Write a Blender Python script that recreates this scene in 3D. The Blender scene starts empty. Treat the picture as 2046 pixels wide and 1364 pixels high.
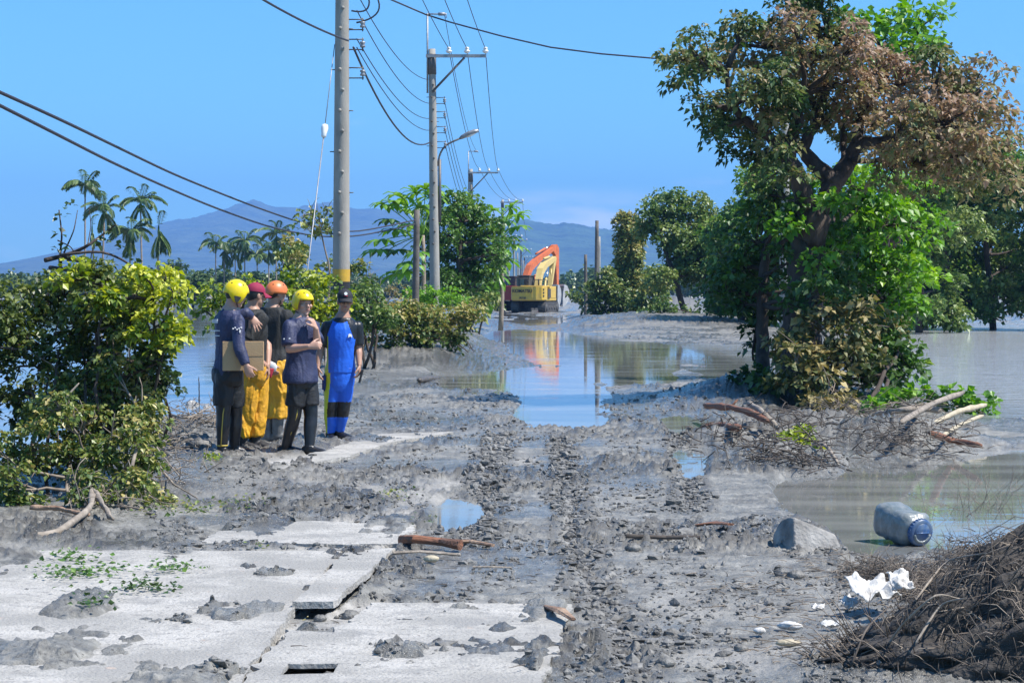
import bpy, bmesh, math, random
import numpy as np
from mathutils import Vector, Matrix, Euler
from mathutils.geometry import tessellate_polygon

random.seed(7)
rng = np.random.default_rng(11)
SC = bpy.context.scene
COL = SC.collection
R = math.radians

# ------------------------------------------------------------------ camera
F = 4200.0          # focal length in photo pixels (photo 2046 wide)
CX, HY = 1023.0, 582.0
CH = 1.66           # camera height
cam_data = bpy.data.cameras.new('camera')
cam_data.sensor_width = 36.0
cam_data.lens = F / 2046.0 * 36.0
cam_data.shift_y = -(682.0 - HY) / 2046.0
cam_data.clip_start = 0.1
cam_data.clip_end = 30000.0
cam = bpy.data.objects.new('camera', cam_data)
COL.objects.link(cam)
cam.location = (0, 0, CH)
cam.rotation_euler = (R(90), 0, 0)
SC.camera = cam

# ------------------------------------------------------------------ light
SUN_EL, SUN_AZ = 57.0, 103.0      # azimuth clockwise from +Y (camera direction)
sdir = Vector((math.sin(R(SUN_AZ)) * math.cos(R(SUN_EL)), math.cos(R(SUN_AZ)) * math.cos(R(SUN_EL)), math.sin(R(SUN_EL))))
W = bpy.data.worlds.new('World')
SC.world = W
W.use_nodes = True
wn, wl = W.node_tree.nodes, W.node_tree.links
wn.clear()
w_out = wn.new('ShaderNodeOutputWorld')
w_bg = wn.new('ShaderNodeBackground')
w_sky = wn.new('ShaderNodeTexSky')
w_sky.sky_type = 'NISHITA'
w_sky.sun_disc = False
w_sky.sun_elevation = R(SUN_EL)
w_sky.sun_rotation = R(SUN_AZ)
w_sky.altitude = 300.0
w_sky.air_density = 1.0
w_sky.dust_density = 0.3
w_sky.ozone_density = 4.0
w_bg.inputs['Strength'].default_value = 0.115
# faint wisps of cloud low over the hills
w_tc = wn.new('ShaderNodeTexCoord')
w_sep = wn.new('ShaderNodeSeparateXYZ')
wl.new(w_tc.outputs['Generated'], w_sep.inputs[0])
w_map = wn.new('ShaderNodeMapping')
w_map.inputs['Scale'].default_value = (9.0, 9.0, 48.0)
w_map.inputs['Location'].default_value = (1.3, 0.4, 0.0)
wl.new(w_tc.outputs['Generated'], w_map.inputs['Vector'])
w_noise = wn.new('ShaderNodeTexNoise')
w_noise.inputs['Scale'].default_value = 1.7
w_noise.inputs['Detail'].default_value = 7.0
w_noise.inputs['Roughness'].default_value = 0.55
wl.new(w_map.outputs[0], w_noise.inputs['Vector'])
w_rng = wn.new('ShaderNodeMapRange')
w_rng.interpolation_type = 'SMOOTHSTEP'
w_rng.inputs['From Min'].default_value = 0.60
w_rng.inputs['From Max'].default_value = 1.05
wl.new(w_noise.outputs['Fac'], w_rng.inputs['Value'])
w_band = wn.new('ShaderNodeMapRange')
w_band.interpolation_type = 'SMOOTHSTEP'
w_band.inputs['From Min'].default_value = 0.15
w_band.inputs['From Max'].default_value = 0.03
wl.new(w_sep.outputs['Z'], w_band.inputs['Value'])
w_mul = wn.new('ShaderNodeMath'); w_mul.operation = 'MULTIPLY'
wl.new(w_rng.outputs[0], w_mul.inputs[0]); wl.new(w_band.outputs[0], w_mul.inputs[1])
# one brighter bank of thin cloud standing over the hill down the road
w_d = wn.new('ShaderNodeVectorMath'); w_d.operation = 'SUBTRACT'; w_d.inputs[1].default_value = (0.030, 1.0, 0.036)
wl.new(w_tc.outputs['Generated'], w_d.inputs[0])
w_s = wn.new('ShaderNodeVectorMath'); w_s.operation = 'MULTIPLY'; w_s.inputs[1].default_value = (16.0, 0.0, 75.0)
wl.new(w_d.outputs[0], w_s.inputs[0])
w_l = wn.new('ShaderNodeVectorMath'); w_l.operation = 'LENGTH'; wl.new(w_s.outputs[0], w_l.inputs[0])
w_r2 = wn.new('ShaderNodeMapRange'); w_r2.interpolation_type = 'SMOOTHSTEP'
w_r2.inputs['From Min'].default_value = 1.25; w_r2.inputs['From Max'].default_value = 0.2
wl.new(w_l.outputs['Value'], w_r2.inputs['Value'])
w_n2 = wn.new('ShaderNodeMapRange'); w_n2.inputs['From Min'].default_value = 0.30; w_n2.inputs['From Max'].default_value = 0.62
wl.new(w_noise.outputs['Fac'], w_n2.inputs['Value'])
w_b2 = wn.new('ShaderNodeMath'); w_b2.operation = 'MULTIPLY'; wl.new(w_r2.outputs[0], w_b2.inputs[0]); wl.new(w_n2.outputs[0], w_b2.inputs[1])
w_mx = wn.new('ShaderNodeMath'); w_mx.operation = 'MAXIMUM'; wl.new(w_mul.outputs[0], w_mx.inputs[0]); wl.new(w_b2.outputs[0], w_mx.inputs[1])
w_mul = w_mx
w_mul2 = wn.new('ShaderNodeMath'); w_mul2.operation = 'MULTIPLY'; w_mul2.inputs[1].default_value = 0.85
wl.new(w_mul.outputs[0], w_mul2.inputs[0])
w_tint = wn.new('ShaderNodeMix'); w_tint.data_type = 'RGBA'; w_tint.blend_type = 'MULTIPLY'
w_tint.inputs['Factor'].default_value = 1.0
wl.new(w_sky.outputs[0], w_tint.inputs['A'])
w_tint.inputs['B'].default_value = (0.41, 0.81, 1.03, 1)
w_mix = wn.new('ShaderNodeMix'); w_mix.data_type = 'RGBA'
wl.new(w_mul2.outputs[0], w_mix.inputs['Factor'])
wl.new(w_tint.outputs['Result'], w_mix.inputs['A'])
w_mix.inputs['B'].default_value = (7.4, 7.9, 8.8, 1)
wl.new(w_mix.outputs['Result'], w_bg.inputs['Color'])
wl.new(w_bg.outputs[0], w_out.inputs['Surface'])

sun_data = bpy.data.lights.new('sun', 'SUN')
sun_data.energy = 4.7
sun_data.angle = R(0.5)
sun_data.color = (1.0, 0.955, 0.89)
sun = bpy.data.objects.new('sun', sun_data)
COL.objects.link(sun)
sun.rotation_euler = sdir.to_track_quat('Z', 'Y').to_euler()
sun.location = (30, -20, 60)

SC.view_settings.view_transform = 'Standard'
SC.view_settings.look = 'None'
SC.view_settings.gamma = 1.0
SC.view_settings.exposure = 0.8
SC.view_settings.use_curve_mapping = False
SC.cycles.max_bounces = 8
SC.cycles.transparent_max_bounces = 4
SC.cycles.volume_bounces = 0

# ------------------------------------------------------------------ helpers
def P(px, py, d):
    """photo pixel at depth d -> world point"""
    return np.array([(px - CX) * d / F, d, CH - (py - HY) * d / F])

def G(px, py, z=0.0):
    """photo pixel on level z -> world point"""
    d = (CH - z) * F / (py - HY)
    return np.array([(px - CX) * d / F, d, z])

def _h2(ix, iy, s):
    n = (ix.astype(np.int64) * 374761393 + iy.astype(np.int64) * 668265263 + s * 974634777) & 0xffffffff
    n = ((n ^ (n >> 13)) * 1274126177) & 0xffffffff
    n = ((n ^ (n >> 15)) * 2246822519) & 0xffffffff
    return ((n ^ (n >> 16)) & 0xffff) / 65535.0

def vn2(x, y, s=0):
    ix, iy = np.floor(x), np.floor(y)
    fx, fy = x - ix, y - iy
    fx = fx * fx * fx * (fx * (fx * 6 - 15) + 10); fy = fy * fy * fy * (fy * (fy * 6 - 15) + 10)
    a, b = _h2(ix, iy, s), _h2(ix + 1, iy, s)
    c, d = _h2(ix, iy + 1, s), _h2(ix + 1, iy + 1, s)
    return (a + (b - a) * fx) * (1 - fy) + (c + (d - c) * fx) * fy

def fbm2(x, y, o=4, s=0, g=0.5):
    t, a, n = 0.0, 1.0, 0.0
    for k in range(o):
        t = t + a * vn2(x, y, s + k * 17); n += a
        x, y, a = x * 2.03 + 3.1, y * 2.03 + 7.7, a * g
    return t / n

def vn3(p, s=0):
    i = np.floor(p); f = p - i
    f = f * f * (3 - 2 * f)
    def hh(dx, dy, dz):
        return _h2(i[:, 0] + dx + 57 * (i[:, 2] + dz), i[:, 1] + dy + 131 * (i[:, 2] + dz), s)
    x0 = (hh(0,0,0)*(1-f[:,0]) + hh(1,0,0)*f[:,0])*(1-f[:,1]) + (hh(0,1,0)*(1-f[:,0]) + hh(1,1,0)*f[:,0])*f[:,1]
    x1 = (hh(0,0,1)*(1-f[:,0]) + hh(1,0,1)*f[:,0])*(1-f[:,1]) + (hh(0,1,1)*(1-f[:,0]) + hh(1,1,1)*f[:,0])*f[:,1]
    return x0*(1-f[:,2]) + x1*f[:,2]

def fbm3(p, o=3, s=0):
    t, a, n = 0.0, 1.0, 0.0
    for k in range(o):
        t = t + a * vn3(p, s + 13 * k); n += a; p = p * 2.02 + 5.3; a *= 0.5
    return t / n

def sstep(a, b, x):
    t = np.clip((x - a) / (b - a), 0, 1)
    return t * t * (3 - 2 * t)

def sd_poly(px, py, poly):
    """signed distance, positive inside"""
    poly = np.asarray(poly, float)
    d2 = np.full(px.shape, 1e18); ins = np.zeros(px.shape, bool)
    n = len(poly)
    for i in range(n):
        ax, ay = poly[i]; bx, by = poly[(i + 1) % n]
        ex, ey = bx - ax, by - ay
        t = np.clip(((px - ax) * ex + (py - ay) * ey) / (ex * ex + ey * ey + 1e-9), 0, 1)
        dx, dy = px - ax - t * ex, py - ay - t * ey
        d2 = np.minimum(d2, dx * dx + dy * dy)
        c = (ay > py) != (by > py)
        xi = ax + (py - ay) / (by - ay + 1e-12) * ex
        ins ^= c & (px < xi)
    d = np.sqrt(d2)
    return np.where(ins, d, -d)

class MB:
    """collects pieces of one mesh"""
    def __init__(s):
        s.v, s.q, s.t, s.qm, s.tm, s.a, s.n = [], [], [], [], [], [], 0
    def add(s, v, q=None, t=None, a=0.5, m=0):
        v = np.asarray(v, float).reshape(-1, 3)
        s.v.append(v)
        s.a.append(np.full(len(v), a, float) if np.isscalar(a) else np.asarray(a, float))
        if q is not None and len(q):
            q = np.asarray(q, int).reshape(-1, 4); s.q.append(q + s.n); s.qm.append(np.full(len(q), m))
        if t is not None and len(t):
            t = np.asarray(t, int).reshape(-1, 3); s.t.append(t + s.n); s.tm.append(np.full(len(t), m))
        s.n += len(v)
        return s
    def tube(s, pts, r, n=8, cap=True, a=0.5, m=0, side=None):
        pts = np.asarray(pts, float); k = len(pts)
        if np.isscalar(r): r = [r] * k
        r = np.array([(x, x) if np.isscalar(x) else x for x in r], float)
        T = np.gradient(pts, axis=0)
        T /= np.linalg.norm(T, axis=1)[:, None] + 1e-12
        if side is None:
            ref = np.array([0, 0, 1.0]) if abs(T[0][2]) < 0.9 else np.array([1.0, 0, 0])
        else:
            ref = np.asarray(side, float)
        th = np.arange(n) * 2 * math.pi / n
        V = []
        for i in range(k):
            A = ref - T[i] * ref.dot(T[i])
            A /= np.linalg.norm(A) + 1e-12
            if side is None: ref = A
            B = np.cross(T[i], A)
            V.append(pts[i] + np.outer(np.cos(th) * r[i, 0], A) + np.outer(np.sin(th) * r[i, 1], B))
        V = np.concatenate(V)
        j = np.arange(n); j2 = (j + 1) % n
        Q = np.concatenate([np.stack([i*n + j, i*n + j2, (i+1)*n + j2, (i+1)*n + j], 1) for i in range(k - 1)])
        Tt = None
        if cap:
            V = np.concatenate([V, pts[:1], pts[-1:]])
            c0, c1 = k * n, k * n + 1
            Tt = np.concatenate([np.stack([np.full(n, c0), j2, j], 1), np.stack([np.full(n, c1), (k-1)*n + j, (k-1)*n + j2], 1)])
        return s.add(V, Q, Tt, a, m)
    def rings(s, C, rx, ry, A, B, n=20, a=0.5, m=0):
        """stack of ellipses with given axes, capped"""
        th = np.arange(n) * 2 * math.pi / n
        k = len(C); V = []
        for i in range(k):
            V.append(C[i] + np.outer(np.cos(th) * rx[i], A) + np.outer(np.sin(th) * ry[i], B))
        V = np.concatenate(V + [np.asarray(C[0])[None], np.asarray(C[-1])[None]])
        j = np.arange(n); j2 = (j + 1) % n
        Q = np.concatenate([np.stack([i*n + j, i*n + j2, (i+1)*n + j2, (i+1)*n + j], 1) for i in range(k - 1)])
        c0, c1 = k*n, k*n + 1
        Tt = np.concatenate([np.stack([np.full(n, c0), j2, j], 1), np.stack([np.full(n, c1), (k-1)*n + j, (k-1)*n + j2], 1)])
        return s.add(V, Q, Tt, a, m)
    def box(s, c, size, M=None, a=0.5, m=0, taper=1.0):
        x, y, z = [v / 2 for v in size]
        V = np.array([[-x,-y,-z],[x,-y,-z],[x,y,-z],[-x,y,-z],[-x*taper,-y*taper,z],[x*taper,-y*taper,z],[x*taper,y*taper,z],[-x*taper,y*taper,z]])
        if M is not None: V = V @ np.array(M.to_3x3()).T
        return s.add(V + np.asarray(c), [[3,2,1,0],[4,5,6,7],[0,1,5,4],[1,2,6,5],[2,3,7,6],[3,0,4,7]], None, a, m)
    def ell(s, c, r, A=None, n=14, k=9, a=0.5, m=0):
        """ellipsoid; A = 3x3 rows of axes"""
        ph = np.linspace(-math.pi/2, math.pi/2, k + 2)[1:-1]
        th = np.arange(n) * 2*math.pi/n
        V = [[np.cos(p)*np.cos(t), np.cos(p)*np.sin(t), np.sin(p)] for p in ph for t in th] + [[0,0,-1],[0,0,1]]
        V = np.array(V) * np.asarray(r, float)
        if A is not None: V = V @ np.asarray(A, float)
        j = np.arange(n); j2 = (j+1) % n
        Q = np.concatenate([np.stack([i*n + j, i*n + j2, (i+1)*n + j2, (i+1)*n + j], 1) for i in range(k-1)])
        Tt = np.concatenate([np.stack([np.full(n, k*n), j2, j], 1), np.stack([np.full(n, k*n+1), (k-1)*n + j, (k-1)*n + j2], 1)])
        return s.add(V + np.asarray(c), Q, Tt, a, m)
    def prism(s, poly, z0, z1, M=None, a=0.5, m=0):
        """2-D polygon (u,v) extruded z0..z1; M maps to the world"""
        n = len(poly)
        V = np.array([[p[0], p[1], z0] for p in poly] + [[p[0], p[1], z1] for p in poly], float)
        tri = tessellate_polygon([[Vector((p[0], p[1], 0)) for p in poly]])
        T = [(t[0]+n, t[1]+n, t[2]+n) for t in tri] + [(t[2], t[1], t[0]) for t in tri]
        Q = [(i, (i+1) % n, (i+1) % n + n, i + n) for i in range(n)]
        if M is not None:
            V = V @ np.array(M.to_3x3()).T + np.array(M.to_translation())
        return s.add(V, Q, T, a, m)
    def arrays(s):
        return np.concatenate(s.v)
    def mesh(s, name, mats, smooth=True, off=None):
        V = np.concatenate(s.v)
        if off is not None: V = V - np.asarray(off)
        Q = np.concatenate(s.q) if s.q else np.zeros((0, 4), int)
        T = np.concatenate(s.t) if s.t else np.zeros((0, 3), int)
        me = bpy.data.meshes.new(name)
        me.vertices.add(len(V)); me.vertices.foreach_set('co', V.astype(np.float32).ravel())
        loops = np.concatenate([Q.ravel(), T.ravel()]).astype(np.int32)
        me.loops.add(len(loops)); me.loops.foreach_set('vertex_index', loops)
        nf = len(Q) + len(T)
        me.polygons.add(nf)
        st = np.concatenate([np.arange(len(Q)) * 4, len(Q)*4 + np.arange(len(T)) * 3]).astype(np.int32)
        me.polygons.foreach_set('loop_start', st)
        mi = np.concatenate((s.qm if s.q else []) + (s.tm if s.t else [])).astype(np.int32) if nf else np.zeros(0, np.int32)
        me.polygons.foreach_set('material_index', mi)
        me.polygons.foreach_set('use_smooth', np.full(nf, smooth))
        at = me.attributes.new('rnd', 'FLOAT', 'POINT')
        at.data.foreach_set('value', np.concatenate(s.a).astype(np.float32))
        me.update(calc_edges=True)
        for m_ in (mats if isinstance(mats, (list, tuple)) else [mats]): me.materials.append(m_)
        return me
    def build(s, name, mats, parent=None, smooth=True, loc=None, kind=None, label=None):
        """link as ONE object; vertices are given in world space"""
        off = None
        if loc is not None: off = np.asarray(loc, float)
        elif parent is not None: off = world_loc(parent)
        me = s.mesh(name, mats, smooth, off)
        o = bpy.data.objects.new(name, me)
        COL.objects.link(o)
        if parent is not None: o.parent = parent
        if loc is not None and parent is None: o.location = tuple(off)
        if kind: o['kind'] = kind
        if label: o['label'] = label
        return o

def world_loc(o):
    v = np.array(o.location)
    while o.parent is not None:
        o = o.parent; v = v + np.array(o.location)
    return v

def tag(o, label, cat, group=None, kind=None):
    if label: o['label'] = label
    if cat: o['category'] = cat
    if group: o['group'] = group
    if kind: o['kind'] = kind
    return o

def thing(name, label, cat, loc, group=None):
    o = bpy.data.objects.new(name, None)
    COL.objects.link(o)
    o.empty_display_size = 0.2
    o.location = tuple(float(x) for x in loc)
    return tag(o, label, cat, group)

def child_copy(o, parent):
    c = o.copy(); COL.objects.link(c); c.parent = parent
    return c

# ------------------------------------------------------------------ materials
def sock(b, n):
    return b.inputs[n]

def mat(name, col, rough=0.7, col2=None, scale=6.0, bump=0.0, bscale=40.0, metallic=0.0, spec=0.5, detail=5.0, stretch=(1, 1, 1), lo=0.35, hi=0.65, coat=0.0):
    m = bpy.data.materials.new(name); m.use_nodes = True
    N, L = m.node_tree.nodes, m.node_tree.links
    b = N['Principled BSDF']
    b.inputs['Base Color'].default_value = (*col, 1)
    b.inputs['Roughness'].default_value = rough
    b.inputs['Metallic'].default_value = metallic
    b.inputs['Specular IOR Level'].default_value = spec
    b.inputs['Coat Weight'].default_value = coat
    tc = N.new('ShaderNodeTexCoord'); mp = N.new('ShaderNodeMapping')
    mp.inputs['Scale'].default_value = stretch
    L.new(tc.outputs['Object'], mp.inputs['Vector'])
    if col2 is not None:
        t = N.new('ShaderNodeTexNoise'); t.inputs['Scale'].default_value = scale; t.inputs['Detail'].default_value = detail
        t.inputs['Roughness'].default_value = 0.6
        L.new(mp.outputs[0], t.inputs['Vector'])
        rg = N.new('ShaderNodeMapRange'); rg.inputs['From Min'].default_value = lo; rg.inputs['From Max'].default_value = hi
        L.new(t.outputs['Fac'], rg.inputs['Value'])
        mx = N.new('ShaderNodeMix'); mx.data_type = 'RGBA'
        mx.inputs['A'].default_value = (*col, 1); mx.inputs['B'].default_value = (*col2, 1)
        L.new(rg.outputs[0], mx.inputs['Factor']); L.new(mx.outputs['Result'], b.inputs['Base Color'])
    if bump:
        t2 = N.new('ShaderNodeTexNoise'); t2.inputs['Scale'].default_value = bscale; t2.inputs['Detail'].default_value = 6
        L.new(mp.outputs[0], t2.inputs['Vector'])
        bp = N.new('ShaderNodeBump'); bp.inputs['Strength'].default_value = bump; bp.inputs['Distance'].default_value = 0.02
        L.new(t2.outputs['Fac'], bp.inputs['Height']); L.new(bp.outputs[0], b.inputs['Normal'])
    return m

def leafmat(name, stops, rough=0.42, trans=0.3, spec=0.5):
    m = bpy.data.materials.new(name); m.use_nodes = True
    N, L = m.node_tree.nodes, m.node_tree.links
    b = N['Principled BSDF']; out = N['Material Output']
    at = N.new('ShaderNodeAttribute'); at.attribute_name = 'rnd'
    rp = N.new('ShaderNodeValToRGB')
    el = rp.color_ramp.elements
    while len(el) > 1: el.remove(el[-1])
    el[0].position = stops[0][0]; el[0].color = (*stops[0][1], 1)
    for p_, c_ in stops[1:]:
        e = el.new(p_); e.color = (*c_, 1)
    L.new(at.outputs['Fac'], rp.inputs[0])
    L.new(rp.outputs[0], b.inputs['Base Color'])
    b.inputs['Roughness'].default_value = rough
    b.inputs['Specular IOR Level'].default_value = spec
    tr = N.new('ShaderNodeBsdfTranslucent')
    hs = N.new('ShaderNodeHueSaturation'); hs.inputs['Value'].default_value = 1.3; hs.inputs['Saturation'].default_value = 1.15
    L.new(rp.outputs[0], hs.inputs['Color']); L.new(hs.outputs[0], tr.inputs['Color'])
    mx = N.new('ShaderNodeMixShader'); mx.inputs[0].default_value = trans
    L.new(b.outputs[0], mx.inputs[1]); L.new(tr.outputs[0], mx.inputs[2])
    L.new(mx.outputs[0], out.inputs['Surface'])
    return m

M = {}
M['bark'] = mat('bark', (0.032, 0.024, 0.019), 0.9, (0.085, 0.062, 0.048), 9, 0.8, 30, stretch=(1, 1, 0.35))
M['bark_pale'] = mat('bark_pale', (0.20, 0.155, 0.115), 0.85, (0.33, 0.27, 0.21), 14, 0.5, 50)
M['driftwood'] = mat('driftwood', (0.17, 0.085, 0.05), 0.8, (0.36, 0.25, 0.17), 7, 0.6, 40)
M['drift_grey'] = mat('drift_grey', (0.17, 0.14, 0.11), 0.85, (0.33, 0.28, 0.225), 12, 0.6, 40)
M['drift_pale'] = mat('drift_pale', (0.36, 0.30, 0.20), 0.8, (0.50, 0.43, 0.31), 12, 0.4, 40)
M['twig'] = mat('twig', (0.13, 0.105, 0.082), 0.9, (0.29, 0.24, 0.19), 8)
M['twig_dark'] = mat('twig_dark', (0.040, 0.033, 0.028), 0.9, (0.13, 0.105, 0.085), 5)
M['pole'] = mat('pole_concrete', (0.24, 0.225, 0.20), 0.9, (0.36, 0.34, 0.30), 3, 0.3, 60, stretch=(1, 1, 0.3))
M['pole_dark'] = mat('pole_wood', (0.10, 0.085, 0.07), 0.9, (0.17, 0.15, 0.13), 5, 0.4, 40)
M['steel'] = mat('galvanised_steel', (0.34, 0.35, 0.36), 0.5, (0.24, 0.24, 0.25), 12, metallic=0.5)
M['steel_dark'] = mat('dark_steel', (0.09, 0.09, 0.095), 0.55, (0.14, 0.13, 0.12), 12, metallic=0.3)
M['porcelain'] = mat('porcelain', (0.78, 0.77, 0.74), 0.2, spec=0.6)
M['wire'] = mat('wire', (0.035, 0.035, 0.045), 0.6)
M['white_paint'] = mat('white_paint', (0.75, 0.75, 0.73), 0.4)
M['yellow_band'] = mat('yellow_band', (0.60, 0.36, 0.03), 0.6, (0.45, 0.28, 0.04), 9)
M['black'] = mat('black_rubber', (0.02, 0.02, 0.022), 0.55)
def concrete_material():
    m = mat('concrete', (0.43, 0.41, 0.375), 0.92, (0.33, 0.315, 0.285), 2.4, 0.7, 60, detail=10, lo=0.40, hi=0.66)
    N, L = m.node_tree.nodes, m.node_tree.links
    b = N['Principled BSDF']; src = b.inputs['Base Color'].links[0].from_socket
    tc = N.new('ShaderNodeTexCoord')
    for sc, lo, hi, col in ((14, .54, .63, (0.25, 0.24, 0.225)), (38, .585, .66, (0.13, 0.125, 0.118)), (3.1, .55, .66, (0.25, 0.243, 0.23)), (70, .62, .69, (0.06, 0.056, 0.05)), (1.1, .47, .60, (0.265, 0.255, 0.235)), (6.3, .66, .72, (0.42, 0.33, 0.27))):
        t = N.new('ShaderNodeTexNoise'); t.inputs['Scale'].default_value = sc; t.inputs['Detail'].default_value = 6; t.inputs['Roughness'].default_value = .65
        L.new(tc.outputs['Object'], t.inputs['Vector'])
        r = N.new('ShaderNodeMapRange'); r.inputs['From Min'].default_value = lo; r.inputs['From Max'].default_value = hi; r.inputs['To Max'].default_value = .85
        L.new(t.outputs['Fac'], r.inputs['Value'])
        x = N.new('ShaderNodeMix'); x.data_type = 'RGBA'; L.new(r.outputs[0], x.inputs['Factor']); L.new(src, x.inputs['A']); x.inputs['B'].default_value = (*col, 1)
        src = x.outputs['Result']
    L.new(src, b.inputs['Base Color'])
    return m
M['conc'] = concrete_material()
# ------------------------------------------------------------------ terrain
# outlines are read off the photograph as ground positions (px,py -> x,y through G)
WATER = [
    [(992, 634), (1136, 634), (1148, 655), (1200, 678), (1300, 690), (1440, 686), (1475, 706), (1400, 716), (1352, 724),
     (1330, 762), (1190, 762), (1188, 800), (1196, 842), (1120, 852), (1030, 846), (1060, 800), (1000, 776), (900, 770), (870, 742), (920, 705), (962, 680), (975, 650)],
    [(1690, 912), (1960, 896), (2200, 896), (2300, 1090), (1960, 1100), (1740, 1120), (1690, 1080), (1560, 1012), (1580, 962), (1680, 955)],
    [(-1200, 603), (905, 603), (905, 615), (850, 625), (600, 640), (430, 660), (425, 830), (330, 845), (250, 860), (-300, 1000), (-1500, 900)],
    [(1700, 650), (3600, 640), (3600, 860), (1960, 830), (1800, 800), (1760, 760), (1830, 700)],
    [(1470, 690), (1520, 690), (1540, 750), (1440, 758), (1380, 735)],
    [(1330, 842), (1450, 826), (1420, 850), (1350, 862)],
    [(1560, 812), (1640, 822), (1800, 846), (1760, 862), (1600, 850)],
    [(868, 1046), (884, 1012), (905, 998), (940, 1004), (952, 1028), (920, 1042), (900, 1060)],
    [(1362, 905), (1400, 905), (1400, 950), (1370, 960)],
]
HIGH_GROUND = []
SILT = [
    ([(-400, 1500), (-400, 1108), (300, 1092), (560, 1084), (640, 1050), (700, 1020), (850, 1006), (840, 1050), (800, 1100), (690, 1190), (1140, 1205), (1050, 1420)], 1.0),
    ([(640, 905), (760, 860), (915, 858), (800, 880), (700, 918), (400, 957), (380, 950), (560, 905)], 1.0),
    ([(700, 992), (880, 962), (1030, 955), (1020, 985), (860, 1014)], 0.85),
    ([(1240, 1190), (1500, 1175), (1720, 1200), (1640, 1330), (1500, 1420), (1130, 1420)], 0.62),
    ([(950, 880), (1100, 905), (1060, 950), (900, 940)], 0.6),
    ([(330, 990), (700, 930), (840, 960), (640, 1020), (330, 1040)], 0.35),
]
VOIDS = [
    [(552, 1351), (580, 1288), (695, 1288), (676, 1350), (640, 1352), (600, 1352)],
    [(586, 1240), (598, 1206), (680, 1206), (670, 1226), (640, 1240)],
    [(655, 1215), (700, 1180), (790, 1090), (800, 1100), (712, 1195), (672, 1226)],
]
RUTS = [  # (polyline in photo pixels, half width m, depth)
    ([(1136, 990), (1146, 1080), (1172, 1160), (1230, 1260), (1270, 1364)], 0.045, 0.07),
    ([(1352, 850), (1365, 920), (1388, 1030)], 0.05, 0.07),
    ([(1120, 880), (1130, 960), (1136, 1010)], 0.05, 0.045),
    ([(1000, 870), (975, 960), (940, 1100)], 0.06, 0.03),
    ([(1250, 1080), (1400, 1084), (1590, 1105)], 0.03, 0.03),
]
BUMPS = [  # (px, py, sx, sy, height)
    (1420, 800, 0.75, 0.8, 0.22), (1490, 790, 0.8, 1.0, 0.30), (1600, 805, 1.6, 1.5, 0.22), (1330, 815, 0.5, 0.5, 0.06),
    (1600, 872, 0.55, 0.5, 0.26), (1660, 862, 0.6, 0.5, 0.22), (1740, 885, 0.7, 0.5, 0.20), (1450, 885, 0.35, 0.5, 0.14), (1850, 890, 0.8, 0.5, 0.16), (1560, 915, 0.4, 0.35, 0.14),
    (800, 730, 2.6, 3.0, 0.36), (880, 715, 1.6, 4.0, 0.46), (760, 700, 2.5, 6.0, 0.40), (930, 690, 1.0, 7.0, 0.35), (740, 775, 0.35, 0.6, 0.12), (950, 650, 1.8, 14.0, 0.35),
    (1230, 655, 3.0, 9.0, 0.45), (1330, 648, 3.4, 8.0, 0.45), (1430, 655, 3.5, 9.0, 0.4), (1350, 630, 3.4, 6.0, 1.35), (1400, 626, 3.4, 6.0, 1.2), (1290, 628, 2.6, 6.0, 0.8), (1180, 640, 1.2, 12, 0.3),
    (390, 868, 0.5, 1.0, 0.10), (220, 960, 1.2, 1.6, 0.10), (150, 860, 1.6, 2.0, 0.10),
    (1880, 1240, 0.55, 0.9, 0.07), (1990, 1180, 0.5, 0.9, 0.10), (1700, 1150, 0.25, 0.35, 0.05), (1880, 1345, 0.45, 0.4, 0.12),
    (1610, 1082, 0.22, 0.14, 0.04),
]
YS = 1.8

def road_coords(X, Y):
    Y = np.maximum(Y, 1.0)
    return CX + F * X / Y, HY + CH * F / Y

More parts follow.
